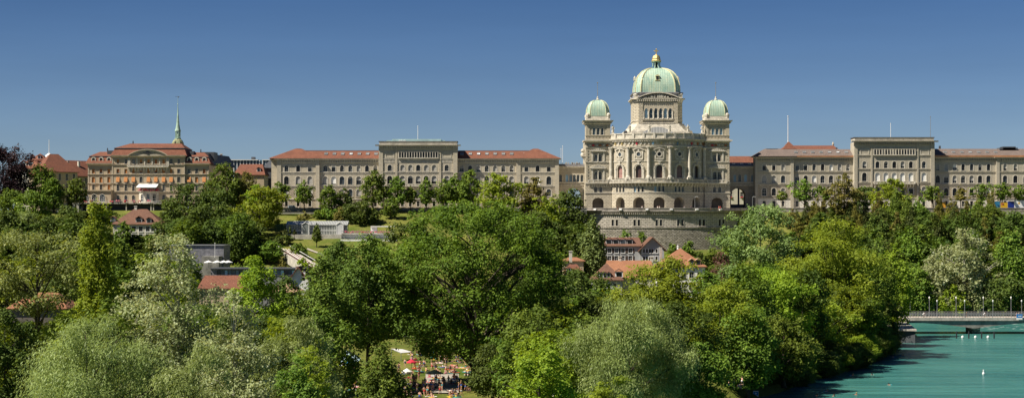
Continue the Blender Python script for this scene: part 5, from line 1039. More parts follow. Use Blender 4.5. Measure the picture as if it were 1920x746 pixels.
m = MB(bas); m.sweep(-UB, UB, [(.6, 19), (-1.0, 19), (-.35, zB(427)), (.6, zB(427))], 40); m.build('battered_lower_wall', MT['bastion_lo'], BR)
m = MB(bas); m.sweep(-UB, UB, [(.3, zB(427.6)), (-.6, zB(427.6)), (-.65, zB(426)), (.3, zB(425.6))], 40); m.build('string_course', MT['bastion'], BR)
for u, w, zs, zt, kd in wins: win(BR, u, zs, w, zt-zs, 'rect', bas, bars=(1, 1), frame='frame_d', sur=(.2, .1), dep=.35)
m = MB(bas); m.sweep(-UB, UB, [(.6, zB(398.5)), (-.6, zB(398.5)), (-.95, zB(397.3)), (-1.0, zB(396.6)), (.6, zB(396.4))], 40); m.sweep(-UB, UB, [(-.4, zB(396.5)), (-.95, zB(396.5)), (-.9, zB(391.6)), (-1.05, zB(391)), (-1.05, zB(389.6)), (-.35, zB(389.6))], 40); m.build('parapet', MT['parapet'], BR)
m = MB(bas); brackets(m, -UB, UB, 92, zB(401.5), zB(398.6), .75, .34); m.build('bracket_row', MT['bastion'], BR)
n = 40; m = MB(); pl = [bas(-UB+2*UB*i/n, -.4, 0)[:2] for i in range(n+1)]; m.prism(pl+[(X(1420), 756), (X(1060), 756)], TZ-.3, TZ+.05, 'z'); o = m.build('terrace_floor', MT['gravel'], None, (0, 0, 0)); tag(o, 'gravel terrace before the parliament', None, None, 'structure')
n = 40; m = MB(); pl = [bas(-UB+2*UB*i/n, .62, 0)[:2] for i in range(n+1)]; m.prism(pl+[(X(1400), 748), (X(1080), 748)], 19, TZ-.31, 'z'); m.build('inner_mass', MT['darkwall'], BR)
for i, px in enumerate((1119, 1165, 1213, 1257.5, 1305, 1350)):
    u = RB*math.asin((X(px, 737)-XB)/RB); q = MB(bas); q.box(u-.55, u+.55, -1.6, -1.0, zB(394.5), zB(391.2)); q.box(u-.5, u+.5, -1.8, -1.6, zB(394.2), zB(392.4)); q.build('floodlight', MT['white'], BR)
# river wall and bridge
DY = 532.0; dz = lambda p: Z(p, DY); dx = lambda p: X(p, DY)
r = root('river_wall', 'masonry river wall coloured dark as in shade, with a pale sloping coping at the bridge head', 'wall', (108, 520, 0))
m = MB(); m.prism([(103.5, 492), (107.3, 490), (112.8, 527), (113.2, 534), (103.5, 534)], -1, 3.3, 'z'); m.build('wall_face', MT['slate'], r)  # near-black colour carries the shade on the river side of the wall
m = MB(); m.prism([(103.2, 490.8), (107.6, 489.4), (113.2, 527), (113.2, 531.5), (103.2, 531.5)], 3.3, 3.75, 'z'); m.build('coping', MT['concrete'], r)
BG = root('footbridge', 'low concrete road bridge with metal railings and lamps over the turquoise river', 'bridge', (dx(1820), DY, 0))
x0, x1 = dx(1697), dx(2030); xp = dx(1828)
zt_ = dz(594); zs_ = dz(597.8)
sof = [(x0+(x1-x0)*i/60) for i in range(61)]
def soffit(x): d = abs(x-xp); return zs_-1.15-1.6*max(0, 1-d/16)**1.5
m = MB(); m.prism([(x0, zs_)]+[(x, soffit(x)) for x in sof]+[(x1, zs_)], DY+.4, DY+11.6); m.build('girder', MT['concrete_d'], BG)
m = MB(); m.box(x0, x1, DY, DY+12, zs_-.15, zs_+.18); m.build('deck', MT['deck'], BG)
m = MB(); m.box(x0-18, x0-.02, DY-1.5, DY+12, 2.6, zs_+.16); m.build('approach', MT['deck'], BG)
m = MB(); m.box(x0, x1, DY-.05, DY+.25, zs_-.45, zs_+.5); m.build('edge_beam', MT['concrete'], BG)
m = MB(); px0, px1 = dx(1822), dx(1843); m.prism([(px0, DY+6), (px0+.7, DY+2), (px1-.5, DY+1.2), (px1, DY+6), (px1-.5, DY+11), (px0+.7, DY+10)], -3, zs_-1.4, 'z'); m.build('pier', MT['bastion_lo'], BG)
for nm, yy in (('railing', DY+.15), ('railing', DY+11.8)):
    m = MB(); zz = zs_+.5
    for i in range(66): x = x0+(x1-x0)*i/65; m.box(x-.05, x+.05, yy-.04, yy+.04, zz-.3, zz+1.1)
    for hh in (1.1, .75, .4): m.box(x0, x1, yy-.04, yy+.04, zz+hh-.05, zz+hh+.05)
    m.build(nm, MT['metal'], BG)
lm = MB(); lm.lathe((0, 0, 0), [(.12, 0), (.09, .3), (.06, 5.0), (.1, 5.1)], 6); LPm = raw_mesh(lm, 'lamp_post', MT['metal'])
lm = MB(); lm.lathe((0, 0, 0), [(.08, 5.05), (.2, 5.3), (.24, 5.48), (.16, 5.68), (.02, 5.78)], 8); LHm = raw_mesh(lm, 'lamp_head', MT['white'])
lamps = [(1691.5, 1), (1706.5, 0), (1742.5, 1), (1757, 0), (1792.7, 1), (1808.7, 0), (1843.7, 1), (1861.7, 0), (1895.7, 1), (1915.5, 0)]
for i, (px, far) in enumerate(lamps):
    yy = DY+(10.9 if far else 1.0); lr = root('bridge_lamp', 'slender lamp with a pale globe head, %s on the bridge' % ('first from the left', 'second from the left', 'third from the left', 'fourth from the left', 'fifth from the left', 'fifth from the right', 'fourth from the right', 'third from the right', 'second from the right', 'first from the right')[i], 'street lamp', (X(px, yy), yy, zs_+.18), 'lamps along the bridge')
    s = (4.9 if far else 4.3)/5.78+.18; a = sub_obj('lamp_post', LPm, lr); b = sub_obj('lamp_head', LHm, lr); a.scale = b.scale = (.9, .9, s)
r = root('bridge_sign', 'blue and white information board with a white line of lettering hung on the bridge railing', 'sign', (dx(1910), DY-.4, dz(590)))
m = MB(); m.box(dx(1905), dx(1916.2), DY-.5, DY-.4, dz(595.2), dz(588.3)); m.build('blue_panel', m_plain('sign_blue', (.02, .19, .50), .5, var=.03), r)
m = MB(); m.box(dx(1905), dx(1916.2), DY-.5, DY-.4, dz(598.6), dz(595.2)); m.build('white_panel', MT['white'], r)
m = MB()
for i in range(6): m.box(dx(1908)+i*.17, dx(1908)+i*.17+.12, DY-.53, DY-.501, dz(592.9), dz(591.4))
m.build('lettering', MT['white'], r)
for i, px in enumerate((1804.8, 1829, 1852.5)):
    m = MB(); yb = 512; m.lathe((0, 0, 0), [(.05, -.2), (.32, .05), (.4, .35), (.3, .65), (.05, .8)], 12); o = m.build('mooring_buoy', MT['white'], None, (0, 0, 0)); o.location = (X(px, yb), yb, 0); tag(o, 'round white buoy in the row before the pier, %s one' % ('left', 'middle', 'right')[i], 'buoy', 'white buoys before the bridge')
for i, px in enumerate((1793.5, 1816.5, 1840.5, 1864)):
    yb = 31*FP/(634-HY)+0; m = MB(); m.lathe((0, 0, 0), [(.2, -.5), (.2, 1.9), (.05, 2.0)], 6); o = m.build('river_post', MT['black'], None, (0, 0, 0)); o.location = (X(px, yb), yb, 0); tag(o, 'dark post standing in the river before the bridge, %s of four' % ('first from the left', 'second from the left', 'third from the left', 'last'[:4])[i], 'post', 'dark posts in the river')
m = MB(); yb = 31*FP/(702-HY); m.lathe((0, 0, 0), [(.05, -.1), (.25, .05), (.3, .3), (.12, .6), (.12, 1.0), (.02, 1.1)], 8); o = m.build('river_buoy', MT['white'], None, (0, 0, 0)); o.location = (X(1844, yb), yb, 0); tag(o, 'single small white marker buoy on the open water at right', 'buoy')
# funicular track
r = root('funicular_track', 'straight inclined funicular track with pale rails running down the slope', 'railway', (X(550, 670), 670, 20))
def up(a, b, t, off=0): return tuple(p+(q-p)*t for p, q in zip(a, b))
A = Vector((X(505, 715), 715, Z(450, 715))); B = Vector((X(588, 600), 600, Z(500, 600)))
d = (B-A); sd = Vector((d.y, -d.x, 0)).normalized()
m = MB()
for s in (-2.2, 2.2):
    a, b = A+sd*s, B+sd*s; m.loft([[tuple(p+Vector((-.25, 0, -3))), tuple(p+Vector((.25, 0, -3))), tuple(p+Vector((.25, 0, .1))), tuple(p+Vector((-.25, 0, .1)))] for p in (a, b)])
m.build('side_wall', MT['concrete'], r)
m = MB(); m.loft([[tuple(p-sd*2.1+Vector((0, 0, -.4))), tuple(p+sd*2.1+Vector((0, 0, -.4))), tuple(p+sd*2.1), tuple(p-sd*2.1)] for p in (A, B)]); m.build('track_bed', MT['brown'], r)
m = MB()
for s in (-1.3, -.3, .6, 1.5): m.tube([tuple(A+sd*s+Vector((0, 0, .15))), tuple(B+sd*s+Vector((0, 0, .15)))], .09, 4)
m.tube([tuple(A+sd*2.3+Vector((0, 0, 1.1))), tuple(B+sd*2.3+Vector((0, 0, 1.1)))], .08, 4); m.tube([tuple(A-sd*2.3+Vector((0, 0, 1.1))), tuple(B-sd*2.3+Vector((0, 0, 1.1)))], .08, 4); m.build('rails', MT['white'], r)
# garden path on the slope
m = MB(); pts = [(X(575, 668), 668), (X(600, 660), 660), (X(622, 650), 650), (X(640, 642), 642)]
for (a, b), (c, e) in zip(pts[:-1], pts[1:]): m.add([(a, b, ground_z(a, b)+.35), (c, e, ground_z(c, e)+.35), (c, e+2.2, ground_z(c, e+2.2)+.35), (a, b+2.2, ground_z(a, b+2.2)+.35)], [(0, 1, 2, 3)])
o = m.build('path', MT['gravel'], None, (0, 0, 0)); tag(o, 'pale footpath crossing the lawn', None, None, 'structure')
# ---------------------------------------------------------------- people (one skinned body per pose, colours by instance)
def skin_body(name, pts, edges, rad, sub=1):
    me = bpy.data.meshes.new(name+'_base'); me.from_pydata(pts, edges, []); o = bpy.data.objects.new(name+'_tmp', me); link(o)
    md = o.modifiers.new('s', 'SKIN'); md.use_smooth_shade = True
    for v, r in zip(me.skin_vertices[0].data, rad): v.radius = (r, r) if not isinstance(r, tuple) else r
    me.skin_vertices[0].data[0].use_root = True
    o.modifiers.new('u', 'SUBSURF').levels = sub; o.modifiers['u'].render_levels = sub
    dg = bpy.context.evaluated_depsgraph_get(); out = bpy.data.meshes.new_from_object(o.evaluated_get(dg)); out.name = name; bpy.data.objects.remove(o)
    out.materials.clear(); out.materials.append(None); return out
def body(pose):
    # 0 pelvis 1 waist 2 chest 3 neck 4 head 5 crown | 6-8 L arm 9-11 R arm | 12-14 L leg 15-17 R leg
    if pose == 'stand':  p = [(0,0,.95),(0,0,1.12),(0,0,1.36),(0,0,1.5),(0,-.01,1.6),(0,0,1.72),(-.2,0,1.42),(-.27,0,1.15),(-.25,-.08,.9),(.2,0,1.42),(.3,-.02,1.16),(.2,-.16,1.05),(-.1,0,.9),(-.12,-.02,.5),(-.12,0,.06),(.1,0,.9),(.13,-.03,.5),(.15,0,.06)]
    elif pose == 'walk': p = [(0,0,.95),(0,-.01,1.12),(0,-.03,1.36),(0,-.04,1.5),(0,-.06,1.6),(0,-.05,1.72),(-.2,-.02,1.42),(-.26,.12,1.18),(-.26,.2,.94),(.2,-.02,1.42),(.26,-.12,1.18),(.24,-.3,1.0),(-.1,0,.9),(-.11,-.2,.52),(-.11,-.28,.08),(.1,0,.9),(.11,.12,.5),(.11,.35,.14)]
    elif pose == 'sit':  p = [(0,0,.12),(0,.03,.32),(0,0,.56),(0,-.02,.68),(0,-.05,.78),(0,-.04,.9),(-.2,0,.62),(-.3,.1,.36),(-.3,.22,.08),(.2,0,.62),(.3,-.15,.42),(.2,-.35,.42),(-.1,-.05,.12),(-.15,-.45,.38),(-.15,-.75,.06),(.1,-.05,.12),(.15,-.42,.42),(.15,-.68,.06)]
    elif pose == 'lie':  p = [(0,0,.12),(0,.18,.13),(0,.42,.14),(0,.56,.14),(0,.68,.15),(0,.8,.15),(-.2,.46,.13),(-.38,.3,.1),(-.3,.05,.08),(.2,.46,.13),(.38,.55,.1),(.3,.8,.1),(-.1,-.05,.12),(-.13,-.45,.12),(-.14,-.88,.07),(.1,-.05,.12),(.15,-.42,.14),(.2,-.85,.07)]
    elif pose == 'swim': p = [(0,.35,-.12),(0,.18,-.06),(0,-.05,-.02),(0,-.16,.08),(0,-.2,.2),(0,-.2,.31),(-.2,-.05,0),(-.35,-.25,-.05),(-.2,-.5,-.03),(.2,-.05,0),(.38,-.2,-.05),(.3,-.5,-.02),(-.1,.4,-.14),(-.2,.75,-.2),(-.2,1.1,-.2),(.1,.4,-.14),(.2,.75,-.2),(.25,1.1,-.22)]
    else:                p = [(0,.12,1.0),(0,.02,1.18),(0,-.2,1.38),(0,-.28,1.48),(0,-.34,1.57),(0,-.35,1.69),(-.18,-.2,1.4),(-.22,-.36,1.2),(-.2,-.6,1.12),(.18,-.2,1.4),(.22,-.36,1.2),(.2,-.6,1.12),(-.1,.1,.95),(-.12,-.28,.72),(-.12,-.1,.3),(.1,.1,.95),(.12,-.2,.6),(.12,.06,.2)]
    e = [(0,1),(1,2),(2,3),(3,4),(4,5),(2,6),(6,7),(7,8),(2,9),(9,10),(10,11),(0,12),(12,13),(13,14),(0,15),(15,16),(16,17)]
    r = [.14,.12,.16,.06,.105,.09,.06,.045,.035,.06,.045,.035,.09,.07,.045,.09,.07,.045]
    # feet
    f = len(p); d = (0, -.16, -.02) if pose in ('stand','walk','sit','ride') else (0, -.04, .1)
    p = p+[tuple(a+b for a, b in zip(p[14], d)), tuple(a+b for a, b in zip(p[17], d))]; e = e+[(14, f), (17, f+1)]; r = r+[.035, .035]
    return p, e, r
BM = {}
for ps in ('stand', 'walk', 'sit', 'lie', 'swim', 'ride'):
    p, e, r = body(ps); b = skin_body('body_'+ps, p, e, r)
    # garment: a shell round hips and chest; hair cap on the head
    g = MB(); h0, h1, ch = Vector(p[0]), Vector(p[1]), Vector(p[2])
    low = h0+(h0-h1)*.35; leg = MB()
    g.tube([tuple(low), tuple(h0), tuple(h1)], [.175, .19, .15], 9); trunks = raw_mesh(g, 'swimwear', None)
    g = MB(); g.tube([tuple(low), tuple(h0), tuple(h1), tuple(ch), tuple(ch+(ch-h1)*.2)], [.19, .19, .165, .205, .12], 9); shirt = raw_mesh(g, 'shirt', None)
    hd, tp = Vector(p[4]), Vector(p[5]); g = MB(); ax = (tp-hd).normalized(); g.tube([tuple(hd+Vector((0, .035, 0))), tuple(hd+ax*.07+Vector((0, .02, 0))), tuple(tp), tuple(tp+ax*.04)], [.115, .125, .1, .03], 8); hair = raw_mesh(g, 'hair', None)
    BM[ps] = (b, trunks, shirt, hair)
SKIN = [m_plain('skin_%s' % n, c, .55, var=.05) for n, c in (('fair', (.55, .32, .22)), ('tan', (.40, .21, .13)), ('light', (.62, .40, .30)), ('brown', (.26, .13, .08)))]
CLO = [m_plain('cloth_%s' % n, c, .85, var=.05) for n, c in (('red', (.55, .03, .04)), ('blue', (.03, .12, .45)), ('black', (.02, .02, .025)), ('white', (.78, .78, .76)), ('turquoise', (.05, .42, .45)), ('yellow', (.70, .52, .04)), ('pink', (.65, .20, .30)), ('navy', (.02, .03, .12)))]
HAIRM = [m_plain('hair_%s' % n, c, .6, var=.05) for n, c in (('brown', (.06, .03, .015)), ('dark', (.012, .01, .01)), ('blond', (.36, .24, .10)))]
def person(pose, x, y, z, rz, label, group=None, seed=0, shirt=False, cloth=None, s=1.0):
    rn = random.Random(seed); b, tr, sh, ha = BM[pose]
    o = new_obj('person', b, None, (x, y, z), rn.choice(SKIN), rz); o.scale = (s, s, s); tag(o, label, 'person', group)
    sub_obj('shirt' if shirt else 'swimwear', sh if shirt else tr, o, cloth or rn.choice(CLO)); sub_obj('hair', ha, o, rn.choice(HAIRM)); return o
LZ = 3.0
def inl(px, py):  Y = (HC-LZ)*FP/(py-HY); return X(px, Y), Y
rn = random.Random(21)
# crowd on the lido lawn, denser where the photo shows it
spots = []
for (a, b, c, d, n) in ((770, 885, 662, 700, 80), (775, 885, 700, 748, 70), (640, 668, 664, 700, 9), (636, 672, 704, 748, 16), (700, 775, 690, 748, 22), (1385, 1400, 700, 746, 5), (1355, 1382, 690, 745, 9), (770, 800, 655, 668, 6)):
    for i in range(n): spots.append((rn.uniform(a, b), rn.uniform(c, d)))
LB = {'stand': 'person in swimwear standing on the crowded lido lawn', 'walk': 'person in swimwear walking across the crowded lido lawn', 'sit': 'person in swimwear sitting on the crowded lido lawn', 'lie': 'person in swimwear lying on a towel on the crowded lido lawn'}
TW = MB(); TW.box(-.4, .4, -.95, .95, 0, .03); TWM = raw_mesh(TW, 'towel', None)
for i, (px, py) in enumerate(spots):
    x, y = inl(px, py); ps = rn.choice(('stand', 'walk', 'sit', 'sit', 'lie', 'lie')); rz = rn.uniform(0, 6.28); ln = px > 1300
    person(ps, x, y, LZ+.26, rz, LB[ps] if not ln else 'person on the river bank path glimpsed through the bank trees', 'bathers on the lido lawn' if not ln else 'people on the bank path behind the trees', i)
    if ps in ('lie', 'sit') and not ln:
        t = new_obj('towel', TWM, None, (x, y-(.25 if ps == 'sit' else 0), LZ+.24), rn.choice(CLO), rz); tag(t, 'bath towel spread on the lido lawn under a bather', 'towel', 'towels on the lido lawn')
# lido furniture
m = MB(); 
for (a, b, c, d) in ((798, 860, 702, 738),):
    P = [inl(a, d), inl(b, d), inl(b, c), inl(a, c)]; m.add([(x, y, LZ+.22) for x, y in P], [(0, 1, 2, 3)])
o = m.build('path', MT['gravel'], None, (0, 0, 0)); tag(o, 'pale paved ground of the lido', None, None, 'structure')
x, y = inl(651, 694); r = root('sun_canopy', 'large pale blue stretched canopy over the lido lawn at the left clearing', 'canopy', (x, y+3, LZ))
m = MB(); zt = Z(662, y); m.add([(X(634, y), y, Z(686, y)), (X(668, y), y, Z(680, y)), (X(671, y), y+7, Z(676, y)), (X(645, y), y+6, Z(660, y))], [(0, 1, 2, 3)]); m.add([(X(634, y), y, Z(686, y)-.1), (X(668, y), y, Z(680, y)-.1), (X(671, y), y+7, Z(676, y)-.1), (X(645, y), y+6, Z(660, y)-.1)], [(3, 2, 1, 0)]); m.build('cloth', m_plain('pale_blue_cloth', (.50, .68, .74), .8, var=.04), r)
m = MB()
for p, q, yy in ((635, 686, y), (667, 680, y), (646, 661, y+6)): m.tube([(X(p, yy), yy, LZ), (X(p, yy), yy, Z(q, yy))], .06, 5)
m.build('pole', MT['metal'], r)
x, y = inl(760, 676); r = root('sun_canopy', 'white and blue canopy at the back of the lido beside the dark conifer', 'canopy', (x, y+3, LZ))
m = MB(); 
for dz_ in (0, -.1): m.add([(X(733, y), y, Z(653, y)+dz_), (X(752, y), y, Z(661, y)+dz_), (X(772, y), y+3, Z(661, y)+dz_), (X(752, y), y+5, Z(657, y)+dz_)], [(0, 1, 2, 3)])
m.build('cloth', MT['white'], r); m = MB()
for p, q, yy in ((734, 654, y), (752, 661, y), (771, 661, y+3)): m.tube([(X(p, yy), yy, LZ), (X(p, yy), yy, Z(q, yy))], .06, 5)
m.build('pole', MT['metal'], r)
UC = {'ub': m_plain('umbrella_blue', (.03, .30, .60), .8, var=.04), 'ur': m_plain('umbrella_red', (.60, .03, .06), .8, var=.04), 'uy': m_plain('umbrella_cream', (.72, .62, .40), .8, var=.04), 'ut': m_plain('umbrella_teal', (.05, .35, .42), .8, var=.04)}
MT.update(UC)
for px, py, mt, lb, big in ((654, 700, 'ub', 'bright blue parasol below the pale blue canopy', False), (771.5, 697, 'ur', 'small red parasol at the edge of the crowd', False), (763, 716, 'white', 'small white parasol beside the arborvitae at the edge of the crowd', False), (815, 722, 'uy', 'cream oval parasol in the middle of the crowd', True)):
    x, y = inl(px, py); parasol(x, y, LZ+.2, mt, lb, None, big)
r = root('changing_cabins', 'row of pale blue lido changing cabins with dark door tops under the trees', 'cabin', (X(640, 455), 455, LZ)); y = 455
m = MB(lambda u, d, z: (u, y+d, z)); x0, x1 = X(622, y), X(664, y); m.row(x0, x1, LZ, Z(641, y), [(x0+1+i*1.35, .9, LZ+2.2, LZ+3.0, 'rect') for i in range(4)], .3); m.box(x0, x1, .31, 4, LZ, Z(641, y)-.02); m.build('wall', MT['lilac'], r)
m = MB(); m.box(x0-.5, x1+.5, y-.6, y+4.5, Z(641, y), Z(638.6, y)); m.build('roof', MT['concrete_d'], r)
for i in range(4): m = MB(); m.box(x0+.5+i*1.35, x0+1.55+i*1.35, y-.05, y-.003, LZ+.1, LZ+2.1); m.build('door', MT['white'], r)
r = root('lido_building', 'long low dark lido building behind the lawn under the large trees', 'building', (X(720, 468), 468, LZ)); y = 468
m = MB(); m.box(X(672, y), X(815, y), y, y+6, LZ, Z(641, y)); m.build('wall', MT['slate'], r); m = MB(); m.box(X(670, y), X(818, y), y-1, y+7, Z(641, y), Z(638.8, y)); m.build('roof', MT['metal'], r)
for i in range(7): win(r, X(684+18*i, y), LZ+1.2, 1.6, 1.2, 'rect', lambda u, d, z: (u, y+d-.26, z), glass='glass_b', bars=(1, 0), sur=(.08, .04), surmat='white', dep=.22)
# pools
for (px0, px1, Y0, Y1, lb) in ((1042, 1110, 296, 316, 'turquoise swimming pool glimpsed under the tree left of the silvery willow'),):
    r = root('swimming_pool', lb, 'swimming pool', (X((px0+px1)/2, Y0), Y0, LZ)); a, b = X(px0, Y0), X(px1, Y0)
    m = MB(); m.box(a, b, Y0, Y1, LZ+.1, LZ+.30); m.build('water', m_plain('pool_water', (.05, .50, .55), .1, var=.08), r)
    m = MB(); m.box(a-.8, b+.8, Y0-.8, Y0, LZ+.1, LZ+.45); m.box(a-.8, b+.8, Y1, Y1+.8, LZ+.1, LZ+.45); m.box(a-.8, a, Y0, Y1, LZ+.1, LZ+.45); m.box(b, b+.8, Y0, Y1, LZ+.1, LZ+.45); m.build('rim', MT['concrete'], r)
# swimmers
for i, (px, py, w) in enumerate(((1549, 733, 0), (1604, 739, 1), (1564, 742, 0), (1531, 741, 0), (1598, 703, 0), (1636, 702, 0), (1668, 721, 1), (1675, 669, 0), (1692, 666, 1))):
    Y = 31*FP/(py-HY); person('swim', X(px, Y), Y, 0, rn.uniform(-2, 2), 'swimmer low in the turquoise river, ' + ('nearest the bottom edge by the tree shade', 'with a wide white splash at the bottom', 'dark head right at the bottom edge', 'leftmost by the bank at the bottom', 'dark head in the tree shadow, left one', 'dark head in the tree shadow, right one', 'reddish back alone in the middle shadow', 'left of the far pair near the bank', 'right of the far pair near the bank')[i], 'swimmers in the river', i+60, s=1.25)
Y = 31*FP/(654-HY)
for i, px in enumerate((1660, 1665)): person('sit', X(px, Y+2), Y+2, 1.4, .8*i, 'bather in red sitting at the water edge below the bank trees, %s one' % ('left', 'right')[i], 'bathers at the water edge', 80+i, cloth=CLO[0])
m = MB(); m.lathe((0, 0, 0), [(.1, 0), (1.6, .15), (1.8, .5), (.9, .9), (.1, 1.0)], 9); o = m.build('bank_stone', MT['concrete_d'], None, (0, 0, 0)); o.location = (X(1663, Y), Y+2.5, .3); tag(o, 'flat stone at the water edge under the sitting bathers', 'rock')
# strollers on the terraces
TP = [(1233, 'white'), (1236.5, 'white'), (1333, None), (1348, 'red'), (1351, 'red'), (1296, None), (1283, 'white'), (1158, None), (1204, None), (843, 'white'), (520, None), (560, None), (742, None)]
for i, (px, c) in enumerate(TP):
    Y = 737.2 if 1110 < px < 1360 else 741.5; lab = {0: 'left of two people in white shirts at the central archway', 1: 'right of two people in white shirts at the central archway', 3: 'left of two people in red at the right tower archway', 4: 'right of two people in red at the right tower archway', 9: 'person in white on the left promenade under the lime trees'}.get(i, 'stroller leaning on the terrace wall')
    person('walk' if i % 2 else 'stand', X(px, Y), Y, TZ+.05, rn.uniform(-1, 1), lab, 'strollers on the terraces', 200+i, True, {'white': CLO[3], 'red': CLO[0]}.get(c))
# cyclists on the bridge
def bicycle(x, y, z, label, group):
    r = root('bicycle', label, 'bicycle', (x, y, z), group)
    for sx in (-.52, .52):
        m = MB()
        for i in range(14):
            a0, a1 = 2*PI*i/14, 2*PI*(i+1)/14; m.tube([(x+sx+.34*cos(a0), y, z+.35+.34*sin(a0)), (x+sx+.34*cos(a1), y, z+.35+.34*sin(a1))], .03, 4)
        m.build('wheel', MT['black'], r)
    m = MB(); q = lambda a, b: (x+a, y, z+b)
    for a, b in ((q(-.52, .35), q(-.15, .38)), (q(-.15, .38), q(-.28, .9)), (q(-.15, .38), q(.35, .85)), (q(-.28, .85), q(.35, .88)), (q(.35, .95), q(.52, .35)), (q(-.52, .35), q(-.27, .85))): m.tube([a, b], .025, 5)
    m.build('frame', MT['metal'], r); m = MB(); m.tube([(x+.35, y-.25, z+1.02), (x+.35, y+.25, z+1.02)], .02, 5); m.build('handlebar', MT['black'], r)
    m = MB(); m.box(x-.42, x-.14, y-.07, y+.07, z+.9, z+.98); m.build('saddle', MT['black'], r); return r
zz = zs_+.2
for i, (px, dr) in enumerate(((1733, 1), (1812, -1), (1847, 1))):
    Y = DY+3; x = X(px, Y); w = ('left', 'middle', 'right')[i]; b = bicycle(x, Y, zz, 'bicycle of the %s rider on the bridge' % w, 'bicycles on the bridge')
    person('ride', x-.28+.05, Y, zz, PI/2, 'cyclist riding over the bridge, %s one' % w, 'cyclists on the bridge', 300+i, True, CLO[3] if i != 1 else CLO[2])
for i, px in enumerate((1906, 1910)): person('walk', X(px, DY+2), DY+2, zz, 1.2, 'pedestrian behind the blue board on the bridge, %s one' % ('left', 'right')[i], 'pedestrians on the bridge', 310+i, True, CLO[3])
# cars, hoardings, lamps on the promenade
def car(px, Y, z, paint, label, van=False):
    r = root('parked_car', label, 'car', (X(px, Y), Y, z), 'cars on the promenade'); x = X(px, Y); L = 2.3; H = 2.0 if van else 1.45
    pr = [(-L, .3), (-L, .95), (-L*.92, 1.05), (-L*.78, H*.96), (-L*.6, H), (L*.25, H), (L*.5, 1.0), (L*.95, .85), (L, .6), (L, .3)]
    m = MB(); m.loft([[(x+a, Y+yy, z+b*(1 if k in (1, 2) or b < 1.02 else .97)) for a, b in pr] for k, yy in enumerate((-.82, -.85, .85, .82))]); m.build('body', paint, r)
    m = MB(); m.prism([(x-L*.74, z+1.05), (x-L*.68, z+H*.9), (x+L*.22, z+H*.9), (x+L*.44, z+1.05)], Y-.87, Y-.853); m.build('side_window', MT['glass'], r)
    for sx in (-1.35, 1.4): m = MB(); m.loft([[(x+sx+.33*cos(2*PI*i/12), Y+yy, z+.33+.33*sin(2*PI*i/12)) for i in range(12)] for yy in (-.9, -.7)]); m.build('wheel', MT['black'], r)
cb = m_plain('pale_blue_car_paint', (.45, .55, .62), .3, var=.02); cg = m_plain('silver_car_paint', (.5, .5, .5), .3, var=.02)
car(549.5, 742.5, TZ+.05, cb, 'pale blue estate car on the promenade between the two small trees', True)
for i, (px, c) in enumerate(((867, cb), (898, cg), (1768, cg), (1835, cb), (1782, cb))): car(px, 743, TZ+.05, c, 'car parked %s' % ('below the middle lime trees, left one', 'below the middle lime trees, right one', 'left of the plane trees at the right wing', 'behind the small round trees left of the hoardings', 'beside the orange hoarding at the right wing')[i])
hb = {'teal_h': (.03, .20, .36), 'yellow_h': (.70, .42, .02), 'orange_h': (.72, .36, .04), 'navy_h': (.01, .03, .22), 'white_h': (.82, .82, .80), 'rust_h': (.45, .14, .04)}
for k_, v in hb.items(): MT[k_] = m_plain(k_+'_panel', v, .5, var=.03)
for px0, px1, y0, y1, mt, lb in ((1865, 1874.5, 377.6, 386, 'teal_h', 'teal blue hoarding panel left of the orange one'), (1876.8, 1889, 379.5, 385.6, 'yellow_h', 'small yellow and rust hoarding between the blue panels'), (1890, 1901.3, 377.6, 385.8, 'navy_h', 'navy blue hoarding panel left of the long white one'), (1902, 1935, 376, 386, 'white_h', 'long white hoarding with a yellow emblem at the right edge'), (1761, 1773, 379, 386.8, 'orange_h', 'orange hoarding partly hidden behind a conifer top')):
    r = root('hoarding', lb, 'hoarding', (X(px0, 740), 740, TZ), 'hoardings along the promenade'); m = MB(); m.box(X(px0, 740), X(px1, 740), 740, 740.3, TZ+.1, Z(y0, 740)); m.build('panel', MT[mt], r)
    m = MB(); m.box(X(px0, 740)-.06, X(px1, 740)+.06, 739.96, 740.34, Z(y0, 740), Z(y0, 740)+.08); m.build('top_rail', MT['metal'], r)
    if mt == 'white_h': m = MB(); m.lathe((0, 0, 0), [(.0, -.35), (.3, -.2), (.35, 0), (.3, .2), (.0, .35)], 8) if False else m.box(X(1909, 740), X(1912, 740), 739.94, 739.999, Z(382.4, 740), Z(379.6, 740)); m.build('emblem', MT['yellow_h'], r)
    if mt == 'yellow_h': m = MB(); m.box(X(1877.2, 740), X(1882, 740), 739.94, 739.999, Z(384.6, 740), Z(380.6, 740)); m.build('rust_field', MT['rust_h'], r)
pm = MB(); pm.lathe((0, 0, 0), [(.14, 0), (.1, .5), (.07, 5.2)], 6); pm.tube([(0, 0, 5.2), (.5, 0, 5.5), (.9, 0, 5.45)], .05, 5); PPm = raw_mesh(pm, 'lamp_post', MT['metal'])
pm = MB(); pm.box(.6, 1.2, -.12, .12, 5.38, 5.5); PHm = raw_mesh(pm, 'lamp_head', MT['white'])
for i, (px, lb) in enumerate(((699, 'grey street lamp between the two big lime trees'), (756, 'grey street lamp right of the dark round bush'), (822, 'grey street lamp under the narrow lime trees'), (880.5, 'grey street lamp at the dark wall recess'), (1303, 'slim double lamp before the fifth archway of the parliament'), (1411, 'street lamp at the right foot of the dark link'))):
    Y = 740.5 if px < 1200 else 738.2; r = root('street_lamp', lb, 'street lamp', (X(px, Y), Y, TZ), 'lamps on the promenade'); sub_obj('lamp_post', PPm, r); sub_obj('lamp_head', PHm, r)
Y = 335; r = root('blue_sign', 'small blue and white notice with a round symbol on a pole at the river bank', 'sign', (X(1417, Y), Y, 0))
